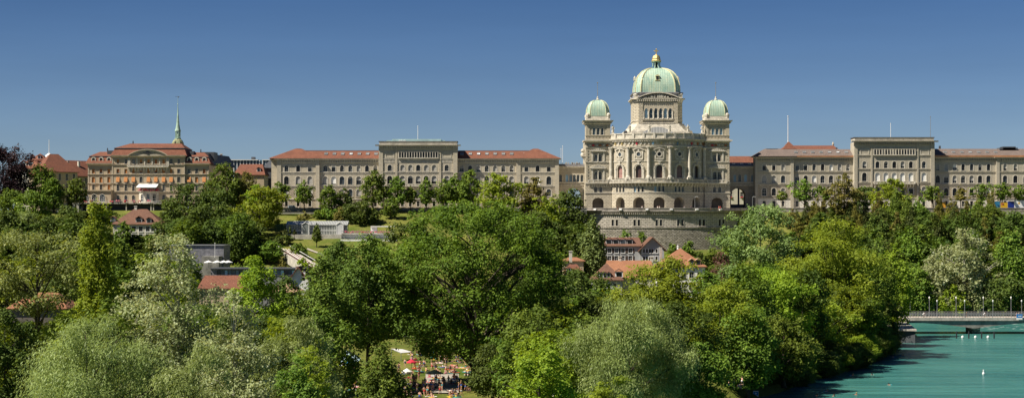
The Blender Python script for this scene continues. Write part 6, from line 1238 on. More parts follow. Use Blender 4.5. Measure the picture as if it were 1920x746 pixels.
m = MB(); xs = X(1417, Y); m.box(xs-.06, xs+.06, Y+.02, Y+.12, -2, Z(734, Y)); m.build('post', MT['metal'], r); m = MB(); m.box(xs-.5, xs+.5, Y-.05, Y+.01, Z(745, Y), Z(732, Y)); m.build('white_board', MT['white'], r)
m = MB(); m.box(xs-.42, xs+.42, Y-.08, Y-.052, Z(740.4, Y), Z(733.6, Y)); m.build('blue_field', UC['ub'], r)
m = MB(); m.loft([[(xs+.17*cos(2*PI*i/12), yy, Z(737, Y)+.17*sin(2*PI*i/12)) for i in range(12)] for yy in (Y-.11, Y-.082)]); m.build('round_symbol', MT['white'], r)
# ---------------------------------------------------------------- trees
def prof_round(t): return max(0.0, 1-abs(2*t-.9)**2.4/1.0)**.5 if abs(2*t-.9) < 1 else .05
def prof_egg(t): return (sin(PI*min(1, t*.92+.08)**.75))**.7 if t < 1 else 0
def prof_cone(t): return max(.03, (1-t)**.8)*min(1, (t+.04)*7)
def prof_col(t): return min(1, (t+.03)*6)*max(.06, (1-t**3.2))**.8
def prof_thuja(t): return min(1, (t+.05)*5)*max(.05, 1-t**1.9)**.75
def prof_wide(t): return max(0.0, 1-abs(2*t-1.05)**2.6)**.45 if abs(2*t-1.05) < 1 else .25
def prof_big(t): return max(.05, 1-((t-.42)/.59)**2.3)**.5 if t > .42 else .62+.38*(t/.42)**.6
PR = dict(big=prof_big, round=prof_round, egg=prof_egg, cone=prof_cone, col=prof_col, thuja=prof_thuja, wide=prof_wide)
def vnorm(a): return a/np.maximum(np.linalg.norm(a, axis=1, keepdims=True), 1e-6)
def crown_mesh(W, H, prof, seed, leaf, cover=4.0, clump=.15, flat=.75, droop=0.0, shell=.55, gaps=.12, lob=.2, narrow=.55, name='crown'):
    rg = np.random.default_rng(seed); f = PR[prof]
    ncl = int(np.clip(2.6*(W*H)/((clump*W)**2), 26, 420))
    ph = rg.uniform(0, 6.28, 8)
    tt = []; w_ = np.array([f(x/60) for x in range(61)]); w_ = np.clip(w_, .02, None); w_ = w_*np.sqrt(1+(W/(2*H)*np.gradient(w_)*60)**2); cdf = np.cumsum(w_); cdf /= cdf[-1]
    t = np.interp(rg.random(ncl), cdf, np.linspace(0, 1, 61)); a = rg.uniform(0, 2*PI, ncl)
    R0 = np.array([f(x) for x in t])*W/2
    lobe = 1+lob*(np.sin(2*a+ph[0]+3*t)*.5+np.sin(3*a+ph[1]-5*t)*.3+np.sin(5*a+ph[2]+9*t)*.35)
    q3 = 2*PI/(max(W, H*.7)*.42); X0 = R0*np.cos(a); Y0 = R0*np.sin(a)
    nz = np.sin(q3*X0+ph[3])*np.sin(q3*Y0*1.1+ph[4])+np.sin(q3*t*H*1.3+ph[5]+q3*.6*X0)*.8+.5*np.sin(q3*2.1*(X0-Y0)+ph[6])
    sh = shell*np.clip((1-t)/.45, 0, 1)**.7; rad = R0*lobe*(sh+(1-sh)*np.sqrt(rg.random(ncl)))*.92*(1+lob*.95*np.clip(nz, -1.2, 1.0)); t = np.clip(t*(1+lob*.35*np.clip(nz, -1.5, .5)), 0, 1)
    cr = clump*W*rg.uniform(.65, 1.3, ncl)*(.55+.45*np.clip(R0/(W/2), 0, 1)); rad = np.maximum(0, rad-cr*.25)
    C = np.stack([rad*np.cos(a), rad*np.sin(a), t*H], 1)
    C[:, 2] = np.clip(C[:, 2], cr*.3, H-cr*.5*flat)
    sp = rg.random(ncl) < .13; C[sp, :2] *= 1.13; C[sp, 2] = np.minimum(C[sp, 2]*1.03, H); cr[sp] *= .5
    keep = rg.random(ncl) > gaps*.5; C = C[keep]; cr = cr[keep]; ncl = len(C)
    area = leaf*leaf*2*narrow; N = int(cover*W*H*.75/(area*.55)); N = min(N, 90000)
    pr = cr**2; pr /= pr.sum(); ci = rg.choice(ncl, N, p=pr)
    d = vnorm(rg.normal(size=(N, 3))+np.array([0, 0, .35])); u = rg.random(N)**.36
    wob = 1+.25*np.sin(d[:, 0]*7+ci)+.2*np.sin(d[:, 1]*9+ci*2.3)+.15*np.sin(d[:, 2]*11+ci*1.7)
    P = C[ci]+d*(cr[ci]*u*wob)[:, None]*np.array([1, 1, flat])
    if droop: P[:, 2] -= droop*np.abs(rg.normal(size=N))*cr[ci]*.8
    n = vnorm(d*.8+np.array([-.28, -.1, .75])+rg.normal(size=(N, 3))*.5)
    r = rg.normal(size=(N, 3))
    if droop: r = r*.35+np.array([0, 0, -1.0])
    t1 = vnorm(np.cross(n, np.cross(r, n))); t2 = np.cross(n, t1)
    s = leaf*rg.uniform(.65, 1.35, N)
    V = np.empty((N, 4, 3)); V[:, 0] = P+t1*s[:, None]; V[:, 1] = P+t2*(s*narrow)[:, None]; V[:, 2] = P-t1*s[:, None]; V[:, 3] = P-t2*(s*narrow)[:, None]
    me = bpy.data.meshes.new(name); me.vertices.add(N*4); me.vertices.foreach_set('co', V.reshape(-1).astype(np.float32))
    me.loops.add(N*4); me.loops.foreach_set('vertex_index', np.arange(N*4, dtype=np.int32)); me.polygons.add(N); me.polygons.foreach_set('loop_start', np.arange(0, N*4, 4, dtype=np.int32))
    try: me.polygons.foreach_set('loop_total', np.full(N, 4, dtype=np.int32))
    except Exception: pass
    at = me.attributes.new('tint', 'FLOAT', 'FACE'); ct = rg.random(ncl); at.data.foreach_set('value', np.clip(ct[ci]*.45+rg.random(N)*.55, 0, 1).astype(np.float32))
    me.update(calc_edges=True); me.materials.append(None); return me, C, cr
def trunk_mesh(H0, H, W, C, cr, seed, thick, bare=.0, nl=18, lean=0, name='trunk'):
    rn = random.Random(seed); m = MB(); top = H0+H*.86; lx, ly = lean*W*.2, rn.uniform(-.03, .03)*W
    def ax(z): q = z/top; return (lx*q*q+sin(q*3+seed)*W*.012, ly*q+cos(q*4+seed)*W*.012, z)
    zs = [-.6, .3]+[top*(i+1)/7 for i in range(7)]; m.tube([ax(z) for z in zs], [thick*1.5, thick*1.05]+[thick*max(.07, 1-.92*(i+1)/7) for i in range(7)], 7)
    idx = sorted(range(len(C)), key=lambda i: rn.random())[:nl]
    for i in idx:
        c = [float(v) for v in C[i]]; cri = float(cr[i]); e = (c[0], c[1], H0+c[2]); zb = max(H0*.55, min(top*.9, e[2]-math.hypot(c[0], c[1])*rn.uniform(.5, 1.1))); b = ax(zb); r0 = thick*max(.12, .62*(1-zb/top*.75))
        mid = tuple(b[k]*.5+e[k]*.5+(0, 0, W*.03)[k]+rn.uniform(-.02, .02)*W for k in range(3)); m.tube([b, mid, e], [r0, r0*.6, r0*.18], 5)
        for _ in range(2): q = (e[0]+rn.uniform(-1, 1)*cri, e[1]+rn.uniform(-1, 1)*cri, e[2]+rn.uniform(0, .8)*cri); m.tube([mid, q], [r0*.35, r0*.1], 4)
    return raw_mesh(m, name, None)
KIND = {  # leaf material, profile, leaf half size scale, clump, flat, droop, extra
 'lime': dict(mat='mid', prof='egg', clump=.15), 'dark': dict(mat='dark', prof='round', clump=.14), 'bright': dict(mat='bright', prof='round', clump=.14, flat=.6, gaps=.2, lob=.28),
 'ash': dict(mat='olive', prof='wide', clump=.13, gaps=.6, flat=.55, cover=2.3, lob=.4, nl=34), 'willow': dict(mat='sage', prof='round', clump=.13, droop=.5, narrow=.28, cover=4.5),
 'silver': dict(mat='silver', prof='egg', clump=.12, gaps=.4, cover=2.8, bark='bark_w', lob=.3, nl=26), 'poplar': dict(mat='poplar', prof='round', clump=.13, narrow=.5),
 'column': dict(mat='mid', prof='col', clump=.2, flat=1.4), 'pcolumn': dict(mat='poplar', prof='col', clump=.17, flat=1.5, lob=.08, cover=6), 'pine': dict(mat='larch', prof='egg', clump=.13, flat=.5, gaps=.25, lob=.3, cover=5), 'brightcol': dict(mat='bright', prof='col', clump=.2, flat=1.2, gaps=.3, lob=.3), 'loose': dict(mat='mid', prof='round', clump=.17, gaps=.6, lob=.45, cover=3.0, nl=24),
 'dcolumn': dict(mat='thuja', prof='col', clump=.2, flat=1.5), 'conifer': dict(mat='conifer', prof='cone', clump=.16, flat=.5, droop=.25, narrow=.35),
 'larch': dict(mat='larch', prof='cone', clump=.15, flat=.6, droop=.3, narrow=.35), 'thuja': dict(mat='thuja', prof='thuja', clump=.17, flat=1.2), 'beech': dict(mat='beech', prof='round', clump=.15, bark='bark'),
 'plum': dict(mat='plum', prof='round', clump=.16), 'sparse': dict(mat='silver', prof='col', clump=.16, gaps=.5, cover=1.9, bark='bark_w', lob=.45, nl=30, flat=.8), 'limebush': dict(mat='lime', prof='round', clump=.2),
 'bigtree': dict(mat='limeleaf', prof='big', clump=.082, flat=.65, gaps=.1, lob=.10, cover=5.6, nl=60, shell=.7), 'maple': dict(mat='bright', prof='egg', clump=.15, flat=.7), 'green': dict(mat='mid', prof='round', clump=.14),
 'scraggy': dict(mat='larch', prof='cone', clump=.13, flat=.45, gaps=.8, cover=2.0, droop=.2, narrow=.4, lob=.4),
}
TREES = []
def tree_geo(kind, W, H0, H, seed, leaf, cover=None):
    kd = dict(KIND[kind]); mat = kd.pop('mat'); bark = kd.pop('bark', 'bark'); nl = kd.pop('nl', 14)
    if cover: kd['cover'] = cover
    cm, C, cr = crown_mesh(W, H, seed=seed, leaf=leaf, **kd); tm = trunk_mesh(H0, H, W, C, cr, seed, max(.14, min(.75, W*.026+.08)), nl=nl)
    return cm, tm, mat, bark, H0
def put(geo, x, y, z, name, label, cat='tree', group=None, rz=0, s=(1, 1, 1)):
    cm, tm, mat, bark, H0 = geo; r = root(name, label, cat, (x, y, z), group, rz)
    c = sub_obj('crown', cm, r, LF[mat], (0, 0, H0*s[2])); t = sub_obj('trunk', tm, r, MT[bark]); c.scale = s; t.scale = s; return r
def tree(kind, px, w, ytop, Y, label, ybot=None, name='tree', leaf=None, cat='tree', group=None, zb=None, seed=None, rz=0, cover=None):
    """a tree of its own: centre px, width px, top py at depth Y; ybot = py where the crown ends (or None: 12 % of its height above the ground)"""
    x = X(px, Y); z0 = ground_z(x, Y) if zb is None else zb; z0 = max(z0, -.5); zt = Z(ytop, Y); W = w*Y/FP; tot = zt-z0
    H0 = max(.02*tot, (Z(ybot, Y)-z0)) if ybot else tot*.12
    H = tot-H0; leaf = leaf or max(.15, min(.48, .0007*Y+.03)); seed = seed or int(px*7+Y)
    g = tree_geo(kind, W, H0, H, seed, leaf, cover); return put(g, x, Y, z0, name, label, cat, group, rz)
T = tree
# --- near trees, bottom of the picture
T('dark', 8, 130, 575, 200, 'dark green tree filling the bottom left corner', name='broadleaf_tree')
T('ash', 70, 190, 430, 242, 'airy olive green ash with bare limbs crossing an orange roof', ybot=590, name='ash_tree')
T('willow', 165, 330, 590, 165, 'low spreading sage green willow across the lower left', name='willow_tree')
T('brightcol', 182, 72, 366, 236, 'tall narrow bright green tree rising before the porch of the hotel', ybot=640, name='poplar_tree')
T('sparse', 335, 150, 435, 210, 'tall loose silver poplar with white trunk below the hotel', ybot=730, name='silver_poplar', cover=2.6)
T('silver', 255, 150, 520, 225, 'broad silvery poplar left of the tallest silver poplar', name='silver_poplar')
T('maple', 478, 110, 476, 300, 'yellow-green maple with a pointed top before the long grey hall', ybot=650, name='maple_tree')
T('green', 405, 150, 560, 250, 'mid green tree between the silver poplar and the maple', name='broadleaf_tree')
T('silver', 440, 150, 548, 190, 'silvery grey willow below the yellow-green maple', name='silver_willow')
T('willow', 375, 190, 640, 160, 'silver green bush tree low beside the white poplar trunk', name='silver_willow')
T('willow', 562, 155, 588, 200, 'rounded silver green willow below the dark thuja pair', name='silver_willow')
T('dark', 500, 120, 590, 260, 'dark green tree hidden between the maple and the silver willow', name='broadleaf_tree')
T('thuja', 603, 135, 478, 305, 'dark feathery cypress, left of the pair', name='cypress_tree', ybot=655)
T('thuja', 690, 150, 440, 315, 'dark feathery cypress, right and taller of the pair', name='cypress_tree', ybot=646)
T('bright', 582, 104, 642, 180, 'bright leafy tree at the bottom left of the lido clearing', name='broadleaf_tree')
T('green', 560, 120, 655, 172, 'small bright tree at the bottom edge below the rounded silver willow', name='broadleaf_tree')
T('thuja', 718, 104, 640, 250, 'broad dark green arborvitae standing in the middle of the lido lawn', name='arborvitae_tree', leaf=.2)
T('bigtree', 888, 372, 380, 325, 'huge dark green lime tree dominating the centre of the picture', ybot=664, name='lime_tree', leaf=.24)
T('dark', 925, 112, 640, 296, 'dark undergrowth tree around the trunk of the huge lime', name='broadleaf_tree')
T('dark', 1090, 130, 505, 400, 'dense dark tree at the right foot of the huge lime', name='broadleaf_tree')
T('dark', 1035, 120, 560, 370, 'dark tree behind the lower right side of the huge lime', name='broadleaf_tree')
T('maple', 1012, 160, 636, 225, 'yellow-green leafy tree left of the silvery round willow', name='broadleaf_tree')
T('willow', 1182, 240, 552, 255, 'large rounded silvery willow in the lower centre right', ybot=742, name='willow_tree', leaf=.2, cover=5)
T('bright', 1145, 130, 702, 180, 'bright green tree top at the bottom edge under the silvery willow', name='broadleaf_tree')
T('bright', 1252, 190, 487, 360, 'airy yellow-green locust tree before the orange hall roof', name='locust_tree')
T('bright', 1352, 170, 528, 335, 'yellow-green tree right of the silvery round willow', name='locust_tree')
T('green', 1310, 120, 640, 260, 'mid green tree at the bottom right of the silvery willow', name='broadleaf_tree')
T('poplar', 1424, 150, 381, 480, 'large grey-green poplar rising in front of the right link and bastion', ybot=560, name='poplar_tree')
T('plum', 1356, 60, 470, 560, 'purple leaved tree beside the pyramid roofed house', name='plum_tree')
T('bright', 1560, 190, 414, 440, 'large bright green tree with layered crown before the conifer slope', name='broadleaf_tree', leaf=.27)
T('bright', 1440, 170, 505, 380, 'yellow-green tree below the grey-green poplar', name='broadleaf_tree')
T('green', 1400, 130, 570, 330, 'mid green tree above the small blue sign', name='broadleaf_tree', ybot=725)
T('green', 1470, 120, 590, 345, 'green bank tree with leaves low over the water', name='broadleaf_tree', zb=1.5)
T('bright', 1522, 125, 560, 400, 'green bank tree leaning over the river below the layered crown', name='broadleaf_tree', zb=1.5, ybot=692)
T('dark', 1583, 105, 540, 420, 'dark bank tree overhanging the shaded water', name='broadleaf_tree', zb=1.5)
T('green', 1618, 80, 500, 455, 'green bank tree right of the layered crown', name='broadleaf_tree')
T('column', 1645, 60, 450, 500, 'slender green poplar left of the round tree near the bridge head', name='poplar_tree')
T('maple', 1676, 74, 458, 514, 'rounded yellow-green tree at the bridge head', name='broadleaf_tree')
T('dark', 1655, 70, 560, 474, 'dark low tree on the bank beside the river wall', name='broadleaf_tree', zb=1.5)
# --- slope and far bank, right
T('silver', 1808, 125, 430, 612, 'big silvery white poplar with visible pale trunk behind the bridge', name='silver_poplar', ybot=580, cover=4)
T('silver', 1752, 70, 468, 610, 'smaller silvery poplar left of the big one behind the bridge', name='silver_poplar', ybot=575, cover=3)
T('willow', 1850, 60, 520, 608, 'silver green willow right under the big silvery poplar', name='silver_willow')
T('green', 1718, 60, 500, 606, 'mid green tree behind the left end of the bridge', name='broadleaf_tree')
T('maple', 1785, 60, 535, 604, 'yellow-green low tree at the foot of the silvery poplars', name='broadleaf_tree')
T('column', 1895, 75, 438, 612, 'tall mid green tree near the right edge behind the bridge', name='broadleaf_tree')
T('dark', 1890, 90, 520, 603, 'dark green bank tree at the right end of the bridge', name='broadleaf_tree')
T('dark', 1905, 80, 398, 690, 'dark rounded tree below the white hoarding', name='broadleaf_tree')
T('pine', 1584, 60, 322, 722, 'tall ragged cedar reaching over the facade of the right wing', ybot=400, name='cedar_tree', leaf=.42, cover=3)
T('bright', 1672, 70, 335, 727, 'bright green tree standing before the balcony of the right wing', ybot=410, name='broadleaf_tree')
T('dark', 1622, 46, 350, 742, 'dark small-leaved tree right of the ragged cedar', ybot=385, name='broadleaf_tree')
for i, (px, w, yt) in enumerate(((1508, 42, 337), (1546, 34, 349), (1466, 24, 357), (1750, 42, 349), (1801, 32, 346), (1842, 36, 346), (1880, 34, 343), (1914, 32, 347))):
    T(('loose', 'loose', 'lime', 'loose', 'scraggy', 'loose', 'loose', 'lime')[i], px, w, yt, 741.5, 'small promenade tree, ' + ('tallest, left of the ragged cedar', 'between the tall left one and the cedar', 'smallest, nearest the dark link', 'behind the bronze conifer tops at the recess', 'first of three round ones right of the raised block', 'second of three round ones right of the raised block', 'above the coloured hoardings', 'at the right picture edge above the white hoarding')[i], ybot=374, name='promenade_tree', group='small trees before the right wing', cover=3.6)
# --- promenade, left wing
T('lime', 525, 36, 339, 735, 'small pointed lime tree at the left end of the left wing, left of the pair', ybot=377, name='lime_tree')
T('lime', 570, 37, 338, 735, 'small pointed lime tree at the left end of the left wing, right of the pair', ybot=380, name='lime_tree')
T('green', 617, 40, 345, 727, 'green conical tree left of the big limes before the left wing', name='broadleaf_tree')
T('dark', 645, 32, 353, 729, 'round dark tree left of the big limes before the left wing', name='broadleaf_tree')
T('lime', 700, 58, 319, 734, 'tallest lime tree before the raised block of the left wing', ybot=379, name='lime_tree')
T('lime', 744, 44, 330, 735, 'broad lime tree right of the tallest lime', ybot=380, name='lime_tree')
T('lime', 770, 26, 349, 736, 'small lime tree in the shade below the stone balcony', ybot=380, name='lime_tree')
T('lime', 799, 30, 333, 736, 'slim lime tree right of the stone balcony', ybot=381, name='lime_tree')
T('lime', 832, 42, 336, 735, 'lime tree left of the raised block corner', ybot=380, name='lime_tree')
T('lime', 852, 34, 326, 738, 'lime tree at the raised block corner', ybot=380, name='lime_tree')
T('lime', 880, 50, 316, 734, 'dark lime tree just right of the raised block', ybot=380, name='lime_tree')
T('bright', 935, 80, 322, 700, 'big bright green tree before the right part of the left wing', name='broadleaf_tree', ybot=440)
T('pine', 1000, 62, 333, 708, 'dark pine like tree before the right pavilion of the left wing', name='pine_tree', cover=4.5, ybot=430)
T('bright', 1027, 56, 362, 660, 'yellow-green tree right of the pine like tree', name='broadleaf_tree')
T('dark', 1068, 72, 352, 690, 'dark tree before the left stone link', name='broadleaf_tree')
T('dark', 1010, 90, 395, 640, 'dark green tree mass behind the top of the huge lime', name='broadleaf_tree')
T('pcolumn', 1112, 52, 405, 595, 'dark slender columnar poplar left of the blue-grey house', name='columnar_poplar')
T('dark', 1087, 40, 440, 612, 'dark bushy tree tucked left of the columnar poplar', name='broadleaf_tree')
T('green', 733, 36, 372, 722, 'round dark green bush tree alone on the dry lawn', name='round_tree', zb=ground_z(X(733, 722), 722), ybot=404)
T('dark', 676, 76, 378, 715, 'large dark green shrub above the greenhouse', name='shrub', cat='shrub', ybot=419)
T('larch', 640, 40, 385, 718, 'brownish shrub between the dark shrub and the conical tree', name='shrub', cat='shrub', ybot=416)
T('larch', 570, 36, 396, 722, 'dark brown green shrub left above the greenhouse', name='shrub', cat='shrub', ybot=416)
T('dark', 655, 34, 384, 720, 'dark shrub tucked between the conical tree and the big dark shrub', name='shrub', cat='shrub', ybot=414)
T('green', 690, 40, 388, 716, 'green shrub at the right shoulder of the big dark shrub', name='shrub', cat='shrub', ybot=418)
T('green', 618, 40, 392, 722, 'green shrub below the conical tree', name='shrub', cat='shrub', ybot=418)
T('lime', 598, 26, 393, 722, 'light green shrub right of the brown green shrub', name='shrub', cat='shrub', ybot=417)
T('thuja', 594, 19, 419, 672, 'clipped cone shaped yew on the lawn before the greenhouse', name='clipped_yew', cat='topiary', ybot=452, leaf=.28, cover=6)
for i, (px, w, yt) in enumerate(((544, 5, 420), (538, 6, 428), (552, 8, 428), (533, 6, 430))): T('conifer', px, w, yt, 684, 'small dark cypress in the shade left of the greenhouse porch', name='small_cypress', group='small cypresses by the greenhouse', ybot=438)
T('limebush', 569, 30, 481, 590, 'luminous lime yellow shrub at the foot of the track', name='shrub', cat='shrub')
T('dark', 640, 70, 452, 600, 'dark tree behind the cypress pair below the lawn', name='broadleaf_tree')
T('dark', 770, 90, 418, 600, 'green tree at the upper left shoulder of the huge lime', name='broadleaf_tree', ybot=470)
T('dark', 513, 45, 462, 655, 'dark conifer like tree left of the sloping track', name='fir_tree')
T('larch', 530, 36, 478, 615, 'grey green fir at the foot of the sloping track', name='fir_tree')
T('green', 460, 50, 490, 590, 'autumn tinged low tree above the long grey hall', name='broadleaf_tree')
# --- left slope
T('bright', 488, 92, 352, 690, 'wide layered bright green tree left of the greenhouse', name='broadleaf_tree', ybot=425)
T('bright', 485, 60, 345, 705, 'bright green crown top just left of the left wing', name='broadleaf_tree')
T('green', 420, 60, 305, 738, 'tall green tree right of the hotel below the rear roofs', name='broadleaf_tree')
T('larch', 462, 64, 313, 742, 'bronze green tree below the brown red roof', name='broadleaf_tree')
T('dark', 350, 90, 344, 705, 'large dark glossy tree hiding the right foot of the hotel', name='broadleaf_tree')
T('dark', 408, 70, 348, 700, 'dark tree with pale leaf glints right of the hotel corner', name='broadleaf_tree')
T('dark', 395, 100, 385, 680, 'dark tree mass below the hotel corner', name='broadleaf_tree')
T('dark', 455, 80, 400, 672, 'dark understorey tree below the wide layered tree', name='broadleaf_tree')
T('beech', 6, 112, 271, 738, 'huge dark purple copper beech at the left picture edge', name='copper_beech', leaf=.42, cover=5)
T('green', 78, 66, 307, 742, 'round green tree in front of the pale old mansion', name='broadleaf_tree')
T('green', 100, 46, 334, 735, 'lighter green tree below the round green one', name='broadleaf_tree')
T('green', 143, 42, 332, 738, 'green tree just left of the hotel porch', name='broadleaf_tree')
T('green', 22, 60, 354, 715, 'green tree below the copper beech', name='broadleaf_tree')
T('green', 62, 70, 357, 708, 'wide green tree below the round green one at far left', name='broadleaf_tree')
T('dark', 130, 50, 385, 718, 'dark hedge like tree below the stone pillars', name='broadleaf_tree', ybot=430)
T('willow', 50, 44, 392, 660, 'pale drooping birch like willow in the dark trees at far left', name='weeping_tree', leaf=.35)
T('dark', 15, 70, 395, 650, 'dark tree at the left edge below the green row', name='broadleaf_tree')
T('dark', 95, 80, 408, 655, 'dark tree right of the drooping willow', name='broadleaf_tree')
T('dark', 140, 60, 420, 640, 'dark tree behind the narrow bright tree', name='broadleaf_tree')
T('green', 232, 30, 412, 660, 'small green tree in front of the brown roofed house', name='broadleaf_tree')
for px, yt in ((1172, 429), (1202, 433)): T('green', px, 28, yt, 655, 'small green tree at the foot of the bastion above the dormers', name='broadleaf_tree', group='small trees at the bastion foot')
T('green', 1262, 30, 452, 640, 'small green tree left of the pyramid roof at the bastion foot', name='broadleaf_tree'); T('green', 1292, 38, 451, 630, 'bushy green tree right behind the pyramid roof', name='broadleaf_tree')
T('bright', 1372, 40, 440, 640, 'bright bush hugging the right end of the bastion', name='broadleaf_tree', ybot=520)
# --- shared geometry for the woods
VAR = {}
def variant(kind, i, W=10, H0=2.0, H=12, leaf=.42):
    k_ = (kind, i)
    if k_ not in VAR: VAR[k_] = tree_geo(kind, W, H0, H, 900+i*17+len(kind), leaf)
    return VAR[k_]
rn = random.Random(33)
def woods(n, kinds, fx, label, group, name, wr=(8, 12), hmax=lambda px: 400, hr=(11, 17), near=False, jit=12):
    k = 0; tries = 0
    while k < n and tries < n*30:
        tries += 1; px, Y = fx(); x = X(px, Y)
        if bankdist(x, Y) > -3 and x > -60: continue
        z = ground_z(x, Y); zmax = Z(hmax(px)+rn.uniform(0, jit), Y); h = min(rn.uniform(*hr), zmax-z)
        if h < 4: continue
        kd = rn.choice(kinds); g = variant(kd, rn.randrange(2)+(10 if near else 0), leaf=.22 if near else .42); w = rn.uniform(*wr); s = (w/10, w/10, h/14)
        if kd in ('conifer', 'larch'): s = (w/10*.75, w/10*.75, h/14)
        put(g, x, Y, z, name, label, 'tree', group, rn.uniform(0, 6.28), s); k += 1
# conifer slope on the right
hm = lambda px: lerp([(1480, 388), (1530, 372), (1600, 378), (1640, 372), (1700, 358), (1730, 368), (1790, 362), (1830, 372), (1862, 352), (1872, 402), (1930, 402)], px)
woods(42, ('conifer', 'larch', 'larch', 'lime'), lambda: (rn.uniform(1480, 1868), rn.uniform(712, 730)), 'bronze green conifer in the row below the right promenade wall', 'conifers on the right slope', 'conifer_tree', hmax=lambda px: hm(px)-(18 if px < 1845 else 2), hr=(9, 22), wr=(6, 9), jit=32)
woods(52, ('larch', 'conifer', 'dark', 'green'), lambda: (rn.uniform(1470, 1900), rn.uniform(672, 712)), 'conifer or broadleaf on the middle of the right slope', 'woods on the middle right slope', 'slope_tree', hmax=lambda px: hm(px)+18, wr=(8, 12))
woods(50, ('dark', 'green', 'conifer', 'lime'), lambda: (rn.uniform(1460, 1930), rn.uniform(628, 676)), 'green tree low on the right slope above the river bend', 'woods on the lower right slope', 'slope_tree', hmax=lambda px: hm(px)+50, wr=(10, 14), hr=(13, 20))
# far left woods and understorey
woods(40, ('dark', 'green', 'dark'), lambda: (rn.uniform(-40, 205), rn.uniform(600, 730)), 'dark tree in the woods below the far left promenade', 'woods on the far left slope', 'slope_tree', hmax=lambda px: 398 if px < 150 else 415, wr=(10, 14))
woods(26, ('dark', 'green'), lambda: (rn.uniform(305, 510), rn.uniform(640, 725)), 'dark tree in the woods between the hotel and the greenhouse', 'woods below the hotel', 'slope_tree', hmax=lambda px: 400 if px < 470 else 440, wr=(9, 13))
woods(30, ('dark', 'conifer', 'dark'), lambda: (rn.uniform(940, 1095), rn.uniform(620, 728)), 'tree on the wooded slope behind the huge lime', 'woods behind the huge lime', 'slope_tree', hmax=lambda px: 402, wr=(10, 14))
# plain between the houses and the near trees
low = lambda px: lerp([(-60, 596), (130, 596), (150, 560), (370, 560), (380, 585), (560, 585), (585, 520), (700, 500), (1040, 520), (1060, 552), (1150, 552), (1200, 560), (1330, 545), (1345, 470), (1700, 480)], px)
def plain(a, b, y0, y1):
    def f():
        while True:
            px, Y = rn.uniform(a, b), rn.uniform(y0, y1)
            if 612 < px < 965 and Y < 480: continue
            return px, Y
    return f
woods(46, ('dark', 'green', 'bright'), plain(-40, 620, 210, 500), 'understorey tree on the river plain at lower left', 'trees on the left of the river plain', 'broadleaf_tree', hmax=low, wr=(9, 13), hr=(12, 20), near=True)
woods(22, ('dark', 'green'), plain(560, 1060, 480, 560), 'dark tree behind the lido and the huge lime', 'dark trees behind the lido', 'broadleaf_tree', hmax=low, wr=(11, 15), hr=(14, 22))
woods(30, ('dark', 'green', 'bright'), plain(900, 1350, 260, 520), 'tree on the plain around the silvery round willow', 'trees around the silvery willow', 'broadleaf_tree', hmax=low, wr=(9, 13), hr=(10, 20), near=True)
woods(40, ('green', 'bright', 'dark'), plain(1340, 1690, 300, 600), 'bank tree on the wooded left shore of the river', 'trees on the left shore', 'broadleaf_tree', hmax=lambda px: low(px)+10, wr=(10, 14), hr=(13, 22), near=True)
woods(12, ('dark', 'green'), lambda: (rn.uniform(1700, 1950), rn.uniform(612, 626)), 'dark tree on the far shore right behind the bridge', 'dark trees behind the bridge', 'broadleaf_tree', hmax=lambda px: 505, wr=(11, 15))

woods(44, ('dark', 'green', 'bright'), lambda: (rn.uniform(-40, 345), rn.uniform(520, 640)), 'tree between the far left slope and the silver poplars', 'trees behind the silver poplars', 'broadleaf_tree', hmax=lambda px: lerp([(-40, 440), (140, 470), (200, 462), (300, 462), (320, 478), (345, 480)], px), wr=(10, 14), hr=(12, 20))
woods(10, ('dark', 'green'), lambda: (rn.uniform(205, 320), rn.uniform(650, 684)), 'tree at the foot of the brown roofed mansard house', 'trees below the mansard house', 'broadleaf_tree', hmax=lambda px: 438, wr=(7, 10), hr=(6, 9))
woods(8, ('green', 'dark'), lambda: (rn.uniform(380, 580), rn.uniform(575, 598)), 'low tree behind the long grey hall', 'trees behind the long grey hall', 'broadleaf_tree', hmax=lambda px: 493, wr=(6, 8), hr=(4, 7))
T('dark', 1080, 75, 500, 500, 'dark tree before the narrow brown roofed house', name='broadleaf_tree')
T('green', 1130, 60, 528, 480, 'green tree below the white dormers', name='broadleaf_tree')
T('bright', 1200, 90, 532, 470, 'bright tree in front of the orange roofed hall', name='broadleaf_tree')
T('green', 1330, 70, 505, 520, 'green tree right of the pyramid roofed house', name='broadleaf_tree')
rb = random.Random(71); BT = [(a, b) for a, b in BANK if 300 < b < 500]
for i in range(44):
    y = rb.uniform(332, 466); xb = next(p[0]+(q[0]-p[0])*(y-p[1])/(q[1]-p[1]) for p, q in zip(BANK[:-1], BANK[1:]) if p[1] <= y <= q[1]); x = xb-rb.uniform(-.4, 3.5)
    g = variant(rb.choice(('green', 'bright', 'dark')), 11, leaf=.22); h = rb.uniform(4, 8); w = rb.uniform(5, 8); put(g, x, y, -.6 if x > xb-1.2 else .8, 'bank_shrub', 'low shrub hanging over the water along the wooded left shore', 'shrub', 'shrubs on the left shore', rb.uniform(0, 6), (w/10, w/10, h/14))

woods(16, ('dark', 'green'), lambda: (rn.uniform(655, 905), rn.uniform(462, 480)), 'dark tree closing the back of the lido lawn', 'trees at the back of the lido', 'broadleaf_tree', hmax=lambda px: 585, wr=(9, 13), hr=(10, 14), near=True)

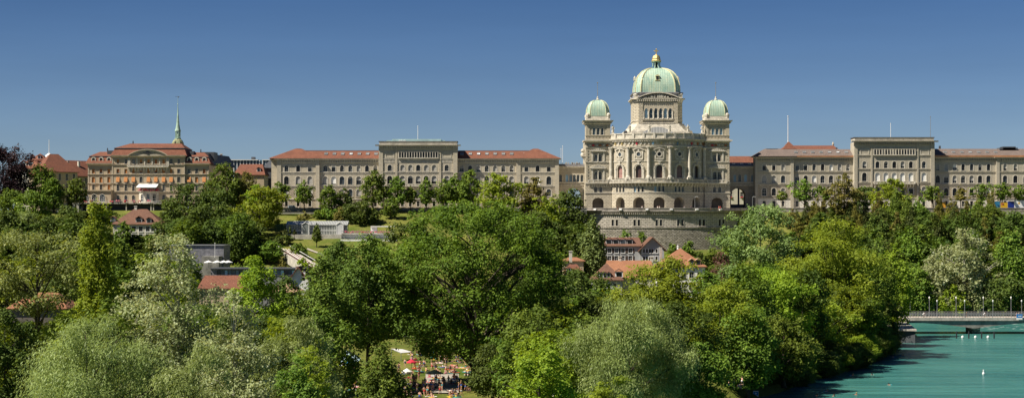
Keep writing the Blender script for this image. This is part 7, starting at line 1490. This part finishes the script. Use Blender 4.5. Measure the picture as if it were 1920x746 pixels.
T('green', 1140, 100, 541, 500, 'green tree hiding the grey wall of the house with white dormers', name='broadleaf_tree')
T('green', 1337, 44, 464, 625, 'green tree between the pyramid roof and the grey-green poplar', name='broadleaf_tree')
T('dark', 1312, 40, 470, 622, 'low dark tree just right of the pyramid roof', name='broadleaf_tree')
T('dark', 790, 70, 632, 440, 'dark tree at the back of the crowded lawn beside the arborvitae', name='broadleaf_tree', leaf=.26)
T('dark', 530, 44, 442, 676, 'dark tree at the upper end of the sloping track', name='broadleaf_tree')
T('green', 622, 50, 462, 640, 'green tree on the lower lawn right of the footpath', name='broadleaf_tree')
T('green', 560, 36, 456, 652, 'green shrub tree on the lawn above the sloping track', name='broadleaf_tree')
T('green', 705, 60, 446, 640, 'green tree below the garden terrace', name='broadleaf_tree')
T('green', 225, 60, 445, 560, 'green tree right of the narrow bright tree', name='broadleaf_tree')
T('green', 985, 130, 600, 285, 'mid green tree leaning out from under the huge lime', name='broadleaf_tree')

woods(9, ('dark', 'green'), lambda: (rn.choice((rn.uniform(150, 212), rn.uniform(298, 345))), rn.uniform(712, 738)), 'low tree on the slope directly under the hotel terrace', 'trees under the hotel terrace', 'broadleaf_tree', hmax=lambda px: 394, wr=(6, 9), hr=(5, 8))

T('green', 348, 60, 474, 560, 'green tree before the left half of the blank grey block', name='broadleaf_tree')
T('dark', 535, 50, 512, 470, 'dark tree between the maple and the white gabled house', name='broadleaf_tree')
# ---------------------------------------------------------------- camera, light, sky
cam = bpy.data.cameras.new('camera'); co = bpy.data.objects.new('camera', cam); link(co); co.location = (0, 0, HC); co.rotation_euler = (PI/2, 0, 0)
cam.lens = FP/1920*36; cam.sensor_width = 36; cam.shift_y = (HY-373)/1920; cam.clip_start = 1; cam.clip_end = 20000; SC.camera = co
AZ, EL = math.radians(66), math.radians(50)
tosun = Vector((-sin(AZ)*cos(EL), -cos(AZ)*cos(EL), sin(EL)))
sl = bpy.data.lights.new('sun', 'SUN'); sl.energy = 5.0; sl.angle = math.radians(.55); sl.color = (1, .915, .78); so = bpy.data.objects.new('sun', sl); link(so); so.rotation_euler = tosun.to_track_quat('Z', 'Y').to_euler(); so.location = (-100, 0, 200)
W = bpy.data.worlds.new('World'); SC.world = W; W.use_nodes = True; nt = W.node_tree; bg = nt.nodes['Background']
sk = nt.nodes.new('ShaderNodeTexSky'); sk.sky_type = 'NISHITA'; sk.sun_disc = False; sk.sun_elevation = EL; sk.sun_rotation = math.atan2(tosun.x, tosun.y); sk.altitude = 500; sk.air_density = .75; sk.dust_density = .35; sk.ozone_density = 3.5
tn = nt.nodes.new('ShaderNodeMix'); tn.data_type = 'RGBA'; tn.blend_type = 'MULTIPLY'; tn.inputs[0].default_value = 1; tn.inputs[7].default_value = (.69, .745, .86, 1); nt.links.new(sk.outputs[0], tn.inputs[6])
tc = nt.nodes.new('ShaderNodeTexCoord'); sx = nt.nodes.new('ShaderNodeSeparateXYZ'); nt.links.new(tc.outputs['Generated'], sx.inputs[0]); mr = nt.nodes.new('ShaderNodeMapRange'); nt.links.new(sx.outputs[2], mr.inputs[0]); mr.inputs[1].default_value = 0; mr.inputs[2].default_value = .16; mr.inputs[3].default_value = 1; mr.inputs[4].default_value = 0
t2 = nt.nodes.new('ShaderNodeMix'); t2.data_type = 'RGBA'; nt.links.new(mr.outputs[0], t2.inputs[0]); t2.inputs[6].default_value = (.36, .57, .76, 1); t2.inputs[7].default_value = (1.2, 1.14, 1.08, 1)
t3 = nt.nodes.new('ShaderNodeMix'); t3.data_type = 'RGBA'; t3.blend_type = 'MULTIPLY'; t3.inputs[0].default_value = 1; nt.links.new(tn.outputs[2], t3.inputs[6]); nt.links.new(t2.outputs[2], t3.inputs[7]); mpp = nt.nodes.new('ShaderNodeMapping'); mpp.inputs['Scale'].default_value = (2.5, 2.5, 22); nt.links.new(tc.outputs['Generated'], mpp.inputs[0]); nz = nt.nodes.new('ShaderNodeTexNoise'); nz.inputs['Scale'].default_value = 2.2; nz.inputs['Detail'].default_value = 5; nt.links.new(mpp.outputs[0], nz.inputs['Vector']); m4 = nt.nodes.new('ShaderNodeMapRange'); nt.links.new(nz.outputs[0], m4.inputs[0]); m4.inputs[1].default_value = .3; m4.inputs[2].default_value = .75; m4.inputs[3].default_value = .97; m4.inputs[4].default_value = 1.06
t5 = nt.nodes.new('ShaderNodeVectorMath'); t5.operation = 'SCALE'; nt.links.new(t3.outputs[2], t5.inputs[0]); nt.links.new(m4.outputs[0], t5.inputs['Scale']); nt.links.new(t5.outputs[0], bg.inputs[0]); bg.inputs[1].default_value = .052
SC.view_settings.view_transform = 'Standard'; SC.view_settings.look = 'None'; SC.view_settings.gamma = 1; SC.view_settings.exposure = .64
SC.render.engine = 'CYCLES'; SC.cycles.max_bounces = 6; SC.cycles.diffuse_bounces = 3; SC.cycles.transmission_bounces = 3; SC.cycles.transparent_max_bounces = 4
SC.render.resolution_x = 1024; SC.render.resolution_y = 397
